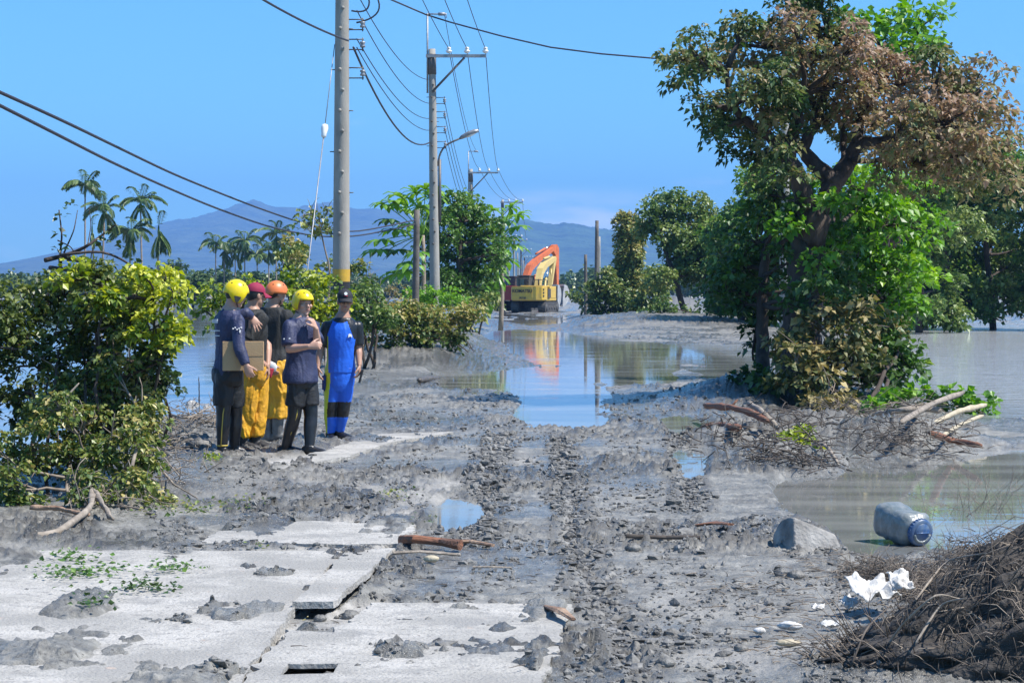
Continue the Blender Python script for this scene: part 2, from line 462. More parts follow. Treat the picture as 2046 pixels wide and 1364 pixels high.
def height(X, Y, full=False):
    X = np.asarray(X, float); Y = np.asarray(Y, float)
    px, py = road_coords(X, Y)
    wob = (fbm2(X * 0.9, Y * 0.45, 4, 5) - 0.5) * 2
    sdw = np.full(X.shape, -1e9)
    for poly in WATER:
        sdw = np.maximum(sdw, sd_poly(px, py * YS, [(a, b * YS) for a, b in poly]))
    s = sstep(-16, 22, sdw + 7 + wob * 34)
    far = sstep(300, 420, Y)
    base = 0.030 * (1 - s) - 0.10 * s + wob * 0.018
    film = np.exp(-((py - 800) / 60) ** 2) * sstep(690, 800, px) * sstep(1480, 1380, px) * sstep(.36, .5, fbm2(X * .7 + 2, Y * .35, 3, 77))
    base = base - 0.034 * film
    s = np.maximum(s, .75 * film)
    silt = np.zeros(X.shape)
    for poly, w in SILT:
        sd = sd_poly(px, py * YS, [(a, b * YS) for a, b in poly])
        silt = np.maximum(silt, w * sstep(-18, 26, sd + wob * 30))
    patch = fbm2(X * 2.3 + 9, Y * 1.5, 4, 71)
    silt = np.clip(silt * sstep(0.60, 0.40, patch + 0.20 * (1 - silt)) * 1.0, 0, 1)
    # clods
    c1 = fbm2(X * 8.5, Y * 7.0, 3, 21)
    c2 = fbm2(X * 20.0, Y * 17.0, 3, 31)
    c3 = fbm2(X * 13.0 + 3, Y * 8.5, 3, 37)
    cl = np.clip(c1 - 0.50, 0, 1) * 0.07 + sstep(0.52, 0.57, c2) * 0.016 * (0.5 + c1) + sstep(0.54, 0.585, c3) * 0.022 * (0.4 + 1.2 * c2)
    rough = 0.16 + 0.9 * sstep(0.40, 0.60, fbm2(X * 0.8 + 4, Y * 0.5, 3, 41))
    cl = cl * rough * (1 - 0.72 * silt) * (1 - 0.35 * s)
    h = base + cl + (fbm2(X * 45, Y * 30, 2, 51) - 0.5) * 0.010
    dark = np.clip((c1 - 0.5) * 2 + sstep(0.53, 0.6, c3) * .8 + sstep(.53, .6, c2) * .35, 0, 1) * rough * (1 - 0.5 * silt)
    for line, hw, dep in RUTS:
        pts = np.array([G(a, b)[:2] for a, b in line])
        best = np.full(X.shape, 1e9)
        wx = X + (fbm2(X * 3, Y * 3, 2, 61) - 0.5) * 0.12
        for i in range(len(pts) - 1):
            e = pts[i+1] - pts[i]
            t = np.clip(((wx - pts[i][0]) * e[0] + (Y - pts[i][1]) * e[1]) / (e @ e), 0, 1)
            best = np.minimum(best, np.hypot(wx - pts[i][0] - t * e[0], Y - pts[i][1] - t * e[1]))
        g = np.exp(-(best / hw) ** 2)
        ridge = np.exp(-((best - hw * 2.6) / (hw * 1.3)) ** 2)
        h = np.maximum(h - dep * g * .7, np.minimum(h, .006 + .02 * c2)) + ridge * dep * 0.22 * sstep(.42, .58, c3) * (.4 + c1)
        dark = np.maximum(dark, np.maximum(g, ridge * 0.7))
        silt = silt * (1 - np.clip(g + ridge, 0, 1))
    for a, b, sx, sy, hh in BUMPS:
        q = G(a, b)
        g = np.exp(-((X - q[0]) / sx) ** 2 - ((Y - q[1]) / sy) ** 2)
        h = h + hh * g * (0.90 + 0.16 * c1 + 0.10 * (c2 - 0.5))
        silt = silt * (1 - np.clip(g * 2, 0, 1))
        if hh >= .2: dark = np.maximum(dark, np.clip(g * 1.4, 0, 1) * (.35 + .75 * c2) * (1.0 if hh > .7 or hh in (.22, .30) else .8))  # dark soil on the heaps; tree mounds also carry the tree's shade in colour
    # pavement bed: the mud lies just under the slabs, except where it was washed out
    for poly in PAVED:
        sd = sd_poly(px, py * YS, [(a, b * YS) for a, b in poly])
        w = sstep(-6, 4, sd)
        thr = 0.455 + 0.095 * sstep(1105, 1190, py) + 0.05 * sstep(880, 860, py)
        bed = SLAB_Z - 0.022 - 0.03 * sstep(thr + .02, thr - .05, patch) + np.clip(patch - thr, 0, .10) * 0.26 + np.clip(patch - 0.60, 0, 1) * .2 + np.clip(c2 - 0.52, 0, 1) * 0.07 * sstep(0.46, 0.56, patch)
        h = h * (1 - w) + bed * w
    for poly in VOIDS:
        sd = sd_poly(px, py * YS, [(a, b * YS) for a, b in poly])
        h = h - 0.42 * sstep(-5, 5, sd)
    h = h * (1 - far) + far * (0.15 + 2.0 * sstep(420, 2500, Y))
    if full: return h, silt, s, dark
    return h

SLAB_Z = 0.062
PAVED = [
    [(-700, 1500), (-700, 1096), (690, 1097), (583, 1215), (420, 1450)],
    [(590, 1238), (655, 1244), (740, 1196), (1146, 1202), (1040, 1450), (430, 1450), (556, 1250)],
    [(380, 1086), (800, 1086), (836, 1046), (600, 1042), (420, 1066)],
    [(430, 926), (640, 900), (760, 864), (880, 862), (700, 912), (560, 936), (430, 950)],
]

def gz(x, y):
    if GRID is None or y <= GRID[0][0] or y > 2000: return float(height(np.array([x]), np.array([y]))[0])
    ys_, ts_, H_ = GRID
    t = x / y; i = min(max(int(np.searchsorted(ys_, y)) - 1, 0), len(ys_) - 2); k = min(max(int(np.searchsorted(ts_, t)) - 1, 0), len(ts_) - 2)
    u = (y - ys_[i]) / (ys_[i+1] - ys_[i]); w = min(max((t - ts_[k]) / (ts_[k+1] - ts_[k]), 0), 1)
    return float((H_[i, k] * (1 - w) + H_[i, k+1] * w) * (1 - u) + (H_[i+1, k] * (1 - w) + H_[i+1, k+1] * w) * u)
GRID = None

def Gs(px, py, dz=0.0):
    """photo pixel -> point on the real ground surface"""
    q = G(px, py)
    for _ in range(4):
        z = gz(q[0], q[1]); q = G(px, py, z)
    q[2] = z + dz
    return q

ys = [5.0]
while ys[-1] < 9000:
    y = ys[-1]
    st = max(0.014, 1.05 * y * y / 3486.0)
    st = min(st, y * (0.011 if y < 110 else 0.05))
    ys.append(y + st)
ys = np.array(ys)
inner = np.linspace(-0.262, 0.262, 760)
outer = 0.262 + np.cumsum(np.linspace(0.006, 0.14, 22))
ts = np.concatenate([-outer[::-1], inner, outer])
YY, TT = np.meshgrid(ys, ts, indexing='ij')
XX = TT * YY
HH, SL, WT, DK = height(XX.ravel(), YY.ravel(), True)
nr, nc = YY.shape
GRID = (ys, ts, HH.reshape(nr, nc))
V = np.stack([XX.ravel(), YY.ravel(), HH], 1)
I = np.arange(nr * nc).reshape(nr, nc)
Q = np.stack([I[:-1, :-1], I[:-1, 1:], I[1:, 1:], I[1:, :-1]], -1).reshape(-1, 4)
mb = MB(); mb.add(V, Q, None, SL)

def mud_material():
    m = bpy.data.materials.new('wet_grey_mud'); m.use_nodes = True
    N, L = m.node_tree.nodes, m.node_tree.links
    b = N['Principled BSDF']
    tc = N.new('ShaderNodeTexCoord')
    a1 = N.new('ShaderNodeAttribute'); a1.attribute_name = 'rnd'
    a2 = N.new('ShaderNodeAttribute'); a2.attribute_name = 'dark'
    a3 = N.new('ShaderNodeAttribute'); a3.attribute_name = 'wet'
    def noise(sc, det=5, rgh=0.6):
        t = N.new('ShaderNodeTexNoise'); t.inputs['Scale'].default_value = sc; t.inputs['Detail'].default_value = det
        t.inputs['Roughness'].default_value = rgh
        L.new(tc.outputs['Object'], t.inputs['Vector']); return t
    def mr(src, f0, f1, t0=0.0, t1=1.0):
        r = N.new('ShaderNodeMapRange')
        r.inputs['From Min'].default_value = f0; r.inputs['From Max'].default_value = f1
        r.inputs['To Min'].default_value = t0; r.inputs['To Max'].default_value = t1
        L.new(src, r.inputs['Value']); return r.outputs[0]
    def mix(f, A, B):
        x = N.new('ShaderNodeMix'); x.data_type = 'RGBA'
        if isinstance(f, float): x.inputs['Factor'].default_value = f
        else: L.new(f, x.inputs['Factor'])
        for s_, v_ in (('A', A), ('B', B)):
            if isinstance(v_, tuple): x.inputs[s_].default_value = (*v_, 1)
            else: L.new(v_, x.inputs[s_])
        return x.outputs['Result']
    n1, n2, n3, n4 = noise(1.3), noise(9, 7), noise(55, 5), noise(24, 6, 0.7)
    c = mix(mr(n1.outputs['Fac'], 0.38, 0.62), (0.176, 0.169, 0.149), (0.264, 0.254, 0.226))
    c = mix(mr(n2.outputs['Fac'], 0.45, 0.68), c, (0.36, 0.347, 0.312))
    c = mix(mr(n4.outputs['Fac'], 0.585, 0.67), c, (0.075, 0.069, 0.06))
    c = mix(mr(a2.outputs['Fac'], 0.08, 0.95, 0.0, 0.74), c, (0.070, 0.065, 0.058))
    n5 = noise(3.2, 6, .7)
    c = mix(mr(n5.outputs['Fac'], 0.49, 0.64, 0.0, 0.7), c, (0.115, 0.108, 0.096))
    wetc = N.new('ShaderNodeMix'); wetc.data_type = 'RGBA'; wetc.blend_type = 'MULTIPLY'; L.new(mr(a3.outputs['Fac'], 0.0, 1.0, 0.0, 0.45), wetc.inputs['Factor']); L.new(c, wetc.inputs['A']); wetc.inputs['B'].default_value = (0.42, 0.42, 0.42, 1)
    c = wetc.outputs['Result']
    c = mix(a1.outputs['Fac'], c, mix(mr(n2.outputs['Fac'], 0.40, 0.66), (0.44, 0.42, 0.385), (0.27, 0.258, 0.235)))
    L.new(c, b.inputs['Base Color'])
    r0 = mr(n2.outputs['Fac'], 0.35, 0.65, 0.38, 0.75)
    mm = N.new('ShaderNodeMix'); mm.data_type = 'FLOAT'
    L.new(a3.outputs['Fac'], mm.inputs['Factor']); L.new(r0, mm.inputs['A']); mm.inputs['B'].default_value = 0.10
    m2 = N.new('ShaderNodeMix'); m2.data_type = 'FLOAT'
    L.new(a1.outputs['Fac'], m2.inputs['Factor']); L.new(mm.outputs['Result'], m2.inputs['A']); m2.inputs['B'].default_value = 0.9
    L.new(m2.outputs['Result'], b.inputs['Roughness'])
    bp = N.new('ShaderNodeBump'); bp.inputs['Strength'].default_value = 0.55; bp.inputs['Distance'].default_value = 0.03
    L.new(n3.outputs['Fac'], bp.inputs['Height'])
    bp2 = N.new('ShaderNodeBump'); bp2.inputs['Strength'].default_value = 0.6; bp2.inputs['Distance'].default_value = 0.06
    L.new(n4.outputs['Fac'], bp2.inputs['Height']); L.new(bp.outputs[0], bp2.inputs['Normal'])
    L.new(bp2.outputs[0], b.inputs['Normal'])
    return m
M['mud'] = mud_material()
ground = mb.build('ground', M['mud'], kind='structure', label='churned wet grey mud left by the flood')
WETN = np.clip(WT * 1.0 + 0.75 * sstep(0.44, 0.60, fbm2(XX.ravel() * 1.3, YY.ravel() * 0.7, 3, 91)) * sstep(400, 300, YY.ravel()), 0, 1)
for nm, arr in (('dark', DK), ('wet', WETN)):
    at = ground.data.attributes.new(nm, 'FLOAT', 'POINT'); at.data.foreach_set('value', arr.astype(np.float32))

mb = MB(); mb.add([[-12000, -12000, -0.6], [12000, -12000, -0.6], [12000, 12000, -0.6], [-12000, 12000, -0.6]], [[0, 1, 2, 3]])
M['plain'] = mat('plain_earth', (0.10, 0.10, 0.08), 0.9, (0.06, 0.09, 0.04), 0.01)
mb.build('terrain', M['plain'], kind='structure', label='flat ground carried on to the horizon')

# flood water, one sheet; the mud rises through it where it is shallow
def water_material():
    m = bpy.data.materials.new('silty_flood_water'); m.use_nodes = True
    N, L = m.node_tree.nodes, m.node_tree.links
    b = N['Principled BSDF']
    b.inputs['Base Color'].default_value = (0.205, 0.21, 0.205, 1)
    b.inputs['Roughness'].default_value = 0.035
    b.inputs['IOR'].default_value = 1.34
    tc = N.new('ShaderNodeTexCoord')
    mp = N.new('ShaderNodeMapping'); mp.inputs['Scale'].default_value = (0.8, 2.6, 1)
    L.new(tc.outputs['Object'], mp.inputs['Vector'])
    t = N.new('ShaderNodeTexNoise'); t.inputs['Scale'].default_value = 1.6; t.inputs['Detail'].default_value = 4
    L.new(mp.outputs[0], t.inputs['Vector'])
    # wind ruffles the open field, the road puddles lie still
    sp = N.new('ShaderNodeSeparateXYZ'); L.new(tc.outputs['Object'], sp.inputs[0])
    ab = N.new('ShaderNodeMath'); ab.operation = 'SUBTRACT'; ab.inputs[1].default_value = 0.0
    L.new(sp.outputs['X'], ab.inputs[0])
    rg = N.new('ShaderNodeMapRange'); rg.inputs['From Min'].default_value = 5.0; rg.inputs['From Max'].default_value = 8.0
    rg.inputs['To Min'].default_value = 0.010; rg.inputs['To Max'].default_value = 0.9
    L.new(ab.outputs[0], rg.inputs['Value'])
    bp = N.new('ShaderNodeBump'); bp.inputs['Distance'].default_value = 0.10
    L.new(rg.outputs[0], bp.inputs['Strength'])
    L.new(t.outputs['Fac'], bp.inputs['Height']); L.new(bp.outputs[0], b.inputs['Normal'])
    rgc = N.new('ShaderNodeMapRange'); rgc.inputs['From Min'].default_value = 4.5; rgc.inputs['From Max'].default_value = 8.0
    L.new(sp.outputs['X'], rgc.inputs['Value'])
    # drifting silt makes paler bands
    t2 = N.new('ShaderNodeTexNoise'); t2.inputs['Scale'].default_value = 0.5; t2.inputs['Detail'].default_value = 6
    L.new(mp.outputs[0], t2.inputs['Vector'])
    r2 = N.new('ShaderNodeMapRange'); r2.inputs['From Min'].default_value = 0.4; r2.inputs['From Max'].default_value = 0.65
    L.new(t2.outputs['Fac'], r2.inputs['Value'])
    mx = N.new('ShaderNodeMix'); mx.data_type = 'RGBA'
    mx.inputs['A'].default_value = (0.17, 0.174, 0.165, 1); mx.inputs['B'].default_value = (0.28, 0.28, 0.265, 1)
    L.new(r2.outputs[0], mx.inputs['Factor'])
    mx2 = N.new('ShaderNodeMix'); mx2.data_type = 'RGBA'; L.new(rgc.outputs[0], mx2.inputs['Factor']); L.new(mx.outputs['Result'], mx2.inputs['A']); mx2.inputs['B'].default_value = (0.40, 0.41, 0.41, 1)  # base colour paled on the right, standing in for sky reflected by ripples
    L.new(mx2.outputs['Result'], b.inputs['Base Color'])
    r3 = N.new('ShaderNodeMapRange'); r3.inputs['From Min'].default_value = 0.45; r3.inputs['From Max'].default_value = 0.7
    r3.inputs['To Min'].default_value = 0.02; r3.inputs['To Max'].default_value = 0.11
    L.new(t2.outputs['Fac'], r3.inputs['Value']); L.new(r3.outputs[0], b.inputs['Roughness'])
    return m
M['water'] = water_material()
mb = MB(); mb.add([[-420, 4, 0], [420, 4, 0], [420, 420, 0], [-420, 420, 0]], [[0, 1, 2, 3]])
mb.build('flood_water', M['water'], kind='structure', label='still silty flood water lying over road and fields')

# ------------------------------------------------------------------ broken concrete pavement
road = bpy.data.objects.new('concrete_road', None); COL.objects.link(road)
road['kind'] = 'structure'; road['label'] = 'broken concrete road slabs at the lower left'

def slab(poly, z, thick, label=None, jit=0.012, tilt=0.0, hole=None):
    pts = [G(a, b, z) for a, b in poly]
    def dense(pp, jit):
        out = []
        for i in range(len(pp)):
            A, B = pp[i], pp[(i+1) % len(pp)]
            n = max(1, int(np.linalg.norm(B - A) / 0.05)); n = min(n, 80)
            nrm = np.array([-(B-A)[1], (B-A)[0], 0]); nrm = nrm / (np.linalg.norm(nrm) + 1e-9)
            off = 0
            for k in range(n):
                off = 0.75 * off + random.gauss(0, jit) if k else 0
                out.append(A + (B - A) * k / n + nrm * off)
        return out
    ring = dense(pts, jit)
    loops = [[Vector(p) for p in ring]]
    allp = list(ring)
    if hole:
        hr = dense([G(a, b, z) for a, b in hole], 0.004)
        loops.append([Vector(p) for p in hr]); allp += hr
    allp = np.array(allp); n = len(allp)
    top = allp.copy()
    if tilt: top[:, 2] += tilt * (1 - (top[:, 1] - top[:, 1].min()) / np.ptp(top[:, 1]))
    top[:, 2] += np.array([random.gauss(0, 0.0015) for _ in range(n)])
    bot = top.copy(); bot[:, 2] -= thick
    tri = tessellate_polygon(loops)
    def up(t):
        a, b, c = (allp[i] for i in t)
        return t if np.cross(b - a, c - a)[2] > 0 else (t[2], t[1], t[0])
    tri = [up(t) for t in tri]
    Qs = []
    s0 = 0
    for lp in loops:
        m_ = len(lp)
        for i in range(m_): Qs.append((s0 + i, s0 + i + n, s0 + (i+1) % m_ + n, s0 + (i+1) % m_))
        s0 += m_
    mb = MB(); mb.add(np.concatenate([top, bot]), Qs, list(tri) + [(t[2]+n, t[1]+n, t[0]+n) for t in tri])
    o = mb.build('concrete_slab', M['conc'], road, smooth=False)
    if label: o['label'] = label
    bm = bmesh.new(); bm.from_mesh(o.data); bmesh.ops.recalc_face_normals(bm, faces=bm.faces); bm.to_mesh(o.data); bm.free()
    return o
slab([(-700, 1500), (-700, 1100), (688, 1099), (634, 1158), (578, 1222), (540, 1275), (500, 1330), (420, 1450)], SLAB_Z, 0.05, jit=0.006)
slab([(584, 1208), (666, 1208), (790, 1094), (694, 1097), (640, 1158)], SLAB_Z + 0.012, 0.035, 'narrow slab strip lifted clear of the washed-out bed', jit=0.005, tilt=0.018)
slab([(440, 1450), (510, 1340), (570, 1256), (668, 1262), (740, 1204), (1142, 1206), (1050, 1450)], SLAB_Z, 0.020, 'slab with a small square hole broken through it', jit=0.012,
     hole=[(560, 1347), (576, 1325), (676, 1325), (666, 1344)])
slab([(400, 1085), (800, 1085), (832, 1047), (600, 1040), (430, 1062)], SLAB_Z, 0.09, jit=0.012)
slab([(440, 944), (640, 902), (762, 866), (905, 862), (780, 884), (700, 910), (560, 936)], 0.058, 0.08, 'slab edge showing pale through mud beside the men', jit=0.012)

# ------------------------------------------------------------------ loose clods of mud
ico = bmesh.new(); bmesh.ops.create_icosphere(ico, subdivisions=1, radius=1.0)
IV = np.array([v.co[:] for v in ico.verts]); IT = np.array([[v.index for v in f.verts] for f in ico.faces]); ico.free()
mb = MB()
n = 19000
pxs = rng.uniform(300, 1800, n * 3); pys = 640 + (1400 - 640) * rng.uniform(0, 1, n * 3) ** 0.85
keep = fbm2(pxs / 90, pys / 36, 3, 3) > 0.45
pxs, pys = pxs[keep][:n], pys[keep][:n]
qq = np.array([G(a, b) for a, b in zip(pxs, pys)])
extra = []
for line, hw, dep in RUTS:
    pts = np.array([G(a, b)[:2] for a, b in line]); seg = np.linalg.norm(np.diff(pts, axis=0), axis=1)
    for _ in range(int(seg.sum() * 105)):
        i = rng.choice(len(seg), p=seg / seg.sum()); u = rng.random()
        q = pts[i] + (pts[i+1] - pts[i]) * u + rng.normal(0, hw * 1.5, 2)
        extra.append([q[0], q[1], 0])
n_scatter = len(qq)
qq = np.concatenate([qq, np.array(extra)])
hz, sl_, wt_, dk_ = height(qq[:, 0], qq[:, 1], True)
for i in range(len(qq)):
    if sl_[i] > 0.55 and rng.random() < 0.75: continue
    if wt_[i] > 0.8 and rng.random() < 0.85: continue
    r = min(0.034, 0.0032 + rng.gamma(1.05, 0.0040)) * (1 + qq[i, 1] / 45)
    if i < n_scatter and pys[i] > 1120 and rng.random() < .5: continue
    if i >= n_scatter: r = min(.032, .006 + rng.gamma(1.3, .0048)) * (1 + qq[i, 1] / 60)
    v = IV * r * rng.uniform(0.55, 1.35, 3) * np.array([1.25, 1.1, 0.78]) * (1 + rng.uniform(-0.48, 0.48, (len(IV), 1)))
    a = rng.uniform(0, 6.28); ca, sa = math.cos(a), math.sin(a)
    v = v @ np.array([[ca, -sa, 0], [sa, ca, 0], [0, 0, 1]])
    mb.add(v + [qq[i, 0], qq[i, 1], hz[i] + r * 0.2], None, IT, rng.random())
M['clod'] = mat('mud_clod', (0.070, 0.066, 0.059), 0.65, (0.23, 0.222, 0.205), 11, 0.6, 60)
mb.build('mud_clods', M['clod'], kind='stuff', smooth=False, label='small clods of churned mud scattered over the road')

# ------------------------------------------------------------------ mountains
def range_mesh(name, prof, d0, depth, seed, label, col, col2):
    xs = np.linspace(prof[0][0], prof[-1][0], 420)
    pr = np.interp(xs, [p[0] for p in prof], [p[1] for p in prof])
    pr = pr + (fbm2(xs / 40.0, xs * 0, 4, seed) - 0.5) * 13 + (fbm2(xs / 9.0, xs * 0, 3, seed + 1) - 0.5) * 5.0
    rows = np.linspace(0, 1, 90)
    Vs = []
    for k, t in enumerate(rows):
        y = d0 - depth * (1 - t) * 0.9 if t <= 1 else d0
        X = (xs - CX) * d0 / F
        hmax = CH + (HY - pr) * d0 / F
        # ridge line at t = 1, spurs running down towards us
        e = t ** 1.25
        rid = 1 - np.abs(2 * fbm2(X / 520.0 + 0.25 * t, np.full_like(X, t * 1.2), 4, seed + 5) - 1)
        hgt = hmax * e * (0.72 + 0.28 * t + (rid - 0.6) * 0.55 * (1 - t) ** 0.7 * min(1, t * 3))
        Vs.append(np.stack([X, np.full_like(X, y), np.maximum(hgt, -0.3) - (1 if k == 0 else 0)], 1))
    for t in (0.3, 0.6, 1.0):        # far slope
        X = (xs - CX) * d0 / F
        hmax = CH + (HY - pr) * d0 / F
        Vs.append(np.stack([X, np.full_like(X, d0 + depth * 0.6 * t), hmax * (1 - t) - 1], 1))
    V = np.concatenate(Vs); nr_, nc_ = len(Vs), len(xs)
    I = np.arange(nr_ * nc_).reshape(nr_, nc_)
    Q = np.stack([I[:-1, :-1], I[:-1, 1:], I[1:, 1:], I[1:, :-1]], -1).reshape(-1, 4)
    mb = MB(); mb.add(V, Q)
    m = mat(name + '_forest', col, 0.95, col2, 0.009, 1.0, 0.014, detail=9)
    for nd in m.node_tree.nodes:
        if nd.type == 'BUMP': nd.inputs['Distance'].default_value = 45.0
    mb.build(name, m, kind='structure', label=label)
range_mesh('mountain', [(-500, 560), (-200, 548), (60, 540), (150, 512), (200, 488), (260, 470), (330, 446), (400, 432), (450, 418), (485, 408), (505, 401), (530, 408), (560, 413), (600, 416), (640, 409), (662, 407), (700, 415), (760, 416), (800, 421), (850, 432), (950, 440), (1050, 450), (1180, 470), (1350, 500), (1600, 520), (2100, 540), (2600, 560)],
           7200, 3600, 3, 'long blue forested mountain with a low peak', (0.02, 0.04, 0.018), (0.085, 0.11, 0.05))
range_mesh('hill', [(700, 576), (820, 520), (900, 470), (960, 448), (1040, 441), (1075, 443), (1100, 446), (1130, 443), (1165, 450), (1200, 455), (1230, 459), (1290, 478), (1340, 492), (1500, 500), (1700, 520), (2000, 540), (2500, 565)],
           5200, 2200, 14, 'darker green hill behind the excavators', (0.015, 0.035, 0.014), (0.06, 0.11, 0.035))

# haze: closed box round everything but the sky
mb = MB(); mb.box((0, 4000, 219), (13000, 9000, 445))
hz_m = bpy.data.materials.new('haze_air'); hz_m.use_nodes = True
N = hz_m.node_tree.nodes; N.clear()
o_ = N.new('ShaderNodeOutputMaterial'); pv = N.new('ShaderNodeVolumePrincipled')
pv.inputs['Color'].default_value = (0.22, 0.48, 1.0, 1)
pv.inputs['Density'].default_value = 1.85e-4
hz_m.node_tree.links.new(pv.outputs[0], o_.inputs['Volume'])
haze = mb.build('haze', hz_m, kind='stuff', label='thin blue haze over the plain', smooth=False)
# ------------------------------------------------------------------ utility poles
XA = np.array([1.0, 0, 0]); YA = np.array([0, 1.0, 0]); ZA = np.array([0, 0, 1.0])

def curve3(a, b, c, n=10):
    t = np.linspace(0, 1, n)[:, None]
    return (1-t)**2 * np.asarray(a) + 2*t*(1-t) * np.asarray(b) + t*t * np.asarray(c)

def insulator_mesh(pos, s=1.0):
    mb = MB()
    prof = [(-0.02, .025), (0.0, .06), (.03, .085), (.06, .09), (.075, .05), (.09, .05), (.11, .065), (.14, .06), (.16, .03)]
    mb.tube([np.array(pos) + ZA * z * s for z, r in prof], [r * s for z, r in prof], 10)
    return mb

def pole(px, d, h, label, r0=0.15, r1=0.10, arm=True, static=True, rack=False, pins=True, group='concrete utility poles along the road', band=False, base_z=None, lean=(0, 0), matl='pole', steps=True, arm_dir=(1, 0, 0), name='utility_pole', cat='utility pole', armlen=1.78):
    x = (px - CX) * d / F
    z0 = (gz(x, d) if base_z is None else base_z) - 0.25
    t = thing(name, label, cat, (x, d, z0), group)
    B = np.array([x, d, z0]); top = B + np.array([lean[0], lean[1], h - z0])
    pt = lambda z: B + (top - B) * ((z - z0) / (h - z0))
    mb = MB(); k = np.linspace(0, 1, 9)
    mb.tube([B + (top - B) * u for u in k], [r0 + (r1 - r0) * u for u in k], 14)
    mb.build('pole', M[matl], t)
    rr = lambda z: r0 + (r1 - r0) * ((z - z0) / (h - z0))
    D = np.array(arm_dir, float)
    ins = []
    if arm:
        za = h - 0.22; A0 = pt(za) - D * 0.18 - YA * (rr(za) + 0.045)
        mb = MB(); ca = A0 + D * armlen / 2
        ang = math.atan2(D[1], D[0])
        mb.box(ca, (armlen, 0.075, 0.09), Matrix.Rotation(ang, 3, 'Z')); mb.build('crossarm', M['steel'], t, smooth=False)
        mb = MB(); mb.tube([pt(za - 1.05) - YA * (rr(za) + 0.03), A0 + D * armlen * 0.64 - ZA * 0.05], 0.034, 6); mb.build('brace', M['steel_dark'], t)
        for q in (0.38, 0.68, 0.985):
            p = A0 + D * armlen * q + ZA * 0.045
            mb = MB(); mb.tube([p, p + ZA * 0.05], 0.02, 6); 
            mb2 = insulator_mesh(p + ZA * 0.05, 1.05)
            mb2.build('insulator', M['porcelain'], t)
            ins.append(p + ZA * 0.17)
        mb = MB(); mb.tube([pt(h - 0.75), pt(h - 0.15)], rr(h) + 0.02, 12); mb.build('clamp_collar', M['steel_dark'], t)
    st = None
    if static:
        s0 = pt(h - 1.3) - D * (rr(h) + 0.05)
        mb = MB(); mb.tube([s0, s0 + ZA * 2.35], 0.028, 6); mb.tube([s0 + ZA * 2.33, s0 + ZA * 2.33 + D * 0.55], 0.022, 6)
        mb.tube([s0 + ZA * 2.33 + D * 0.32, s0 + ZA * 2.33 + D * 0.52], 0.05, 6); mb.tube([s0 + ZA * 2.33 + D * 0.55 + ZA * .03, s0 + ZA * 2.33 + D * 0.55 - ZA * 0.12], 0.014, 5)
        mb.build('earth_wire_bracket', M['steel'], t)
        st = s0 + ZA * 2.33 + D * 0.5
    racks = []
    if rack:
        for zz in rack:
            p = pt(zz) + D * rr(zz)
            mb = MB()
            for s_ in (-.09, .09): mb.tube([p + ZA * s_, p + ZA * s_ + D * 0.26], 0.012, 5)
            mb.tube([p + D * 0.24 + ZA * 0.12, p + D * 0.24 - ZA * 0.12], 0.012, 5)
            mb.build('spool_bracket', M['steel_dark'], t)
            mb = MB(); q = p + D * 0.24
            mb.tube([q - ZA * .05, q - ZA * .025, q, q + ZA * .025, q + ZA * .05], [.045, .05, .028, .05, .045], 9)
            mb.build('spool_insulator', M['steel'], t)
            racks.append(q - YA * 0.04)
    if steps:
        zs = np.arange(z0 + 2.9, h - 0.7, 0.36)
        if len(zs) > 16 and d > 100: zs = zs[::2]
        for i, zz in enumerate(zs):
            p = pt(zz) - YA * (rr(zz) - 0.004) + XA * 0.025 * (1 if i % 2 else -1)
            mb = MB(); mb.tube([p, p - YA * 0.035], [0.032, 0.026], 8); mb.build('step_socket', M['pole_dark'] if d > 45 else M['pole'], t)
            if d < 70 and i % 2 == 0:
                sg = 1 if i % 4 else -1
                e = pt(zz) + XA * sg * rr(zz)
                mb = MB(); mb.tube([e, e + XA * sg * 0.07], 0.010, 5); mb.build('step_bolt', M['steel_dark'], t)
    if band:
        for k_ in range(5):
            zz = 0.95 + k_ * 0.22
            mb = MB(); mb.tube([pt(zz), pt(zz + 0.219)], [rr(zz) + 0.004, rr(zz) + 0.004], 16, cap=False)
            mb.build('warning_band', M['yellow_band'] if k_ % 2 == 0 else M['black'], t)
    return dict(t=t, ins=ins, st=st, racks=racks, pt=pt, rr=rr)

P1 = pole(681, 37.0, 8.9, 'nearest and thickest utility pole, yellow and black banded, rising behind the five men', 0.165, 0.105, band=True,
          rack=(6.35, 6.0, 5.5), lean=(0.03, 0))
P2 = pole(870, 62.0, 8.8, 'second concrete pole with crossarm and street light, rising out of the hedge', 0.16, 0.10, rack=(7.28, 6.86, 6.42, 5.98), lean=(-0.10, 0))
P3 = pole(943, 122.0, 8.75, 'third utility pole, its crossarm just above the round dense tree', 0.16, 0.10, lean=(-.06, 0), rack=(7.2, 6.8, 6.4, 6.0))
P4 = pole(1004, 165.0, 8.85, 'fourth utility pole, thin, right of the round tree', 0.15, 0.10, static=False)
far = []
for (px, d, ty) in ((1010, 205, 470), (1027, 262, 477), (1041, 330, 497), (1048, 400, 512), (1054, 470, 524), (1060, 560, 536)):
    hh = CH + (HY - ty) * d / F
    pl = pole(px, d, hh, ['tallest', 'second tallest', 'third tallest', 'fourth tallest', 'fifth tallest', 'smallest'][len(far)] + ' of the small distant crossarm poles left of the excavator arms', 0.16, 0.10, static=False, steps=False, base_z=0.1,
              group='distant utility poles dwindling along the road', matl='pole_dark' if len(far) % 2 == 0 else 'pole')
    far.append(pl)
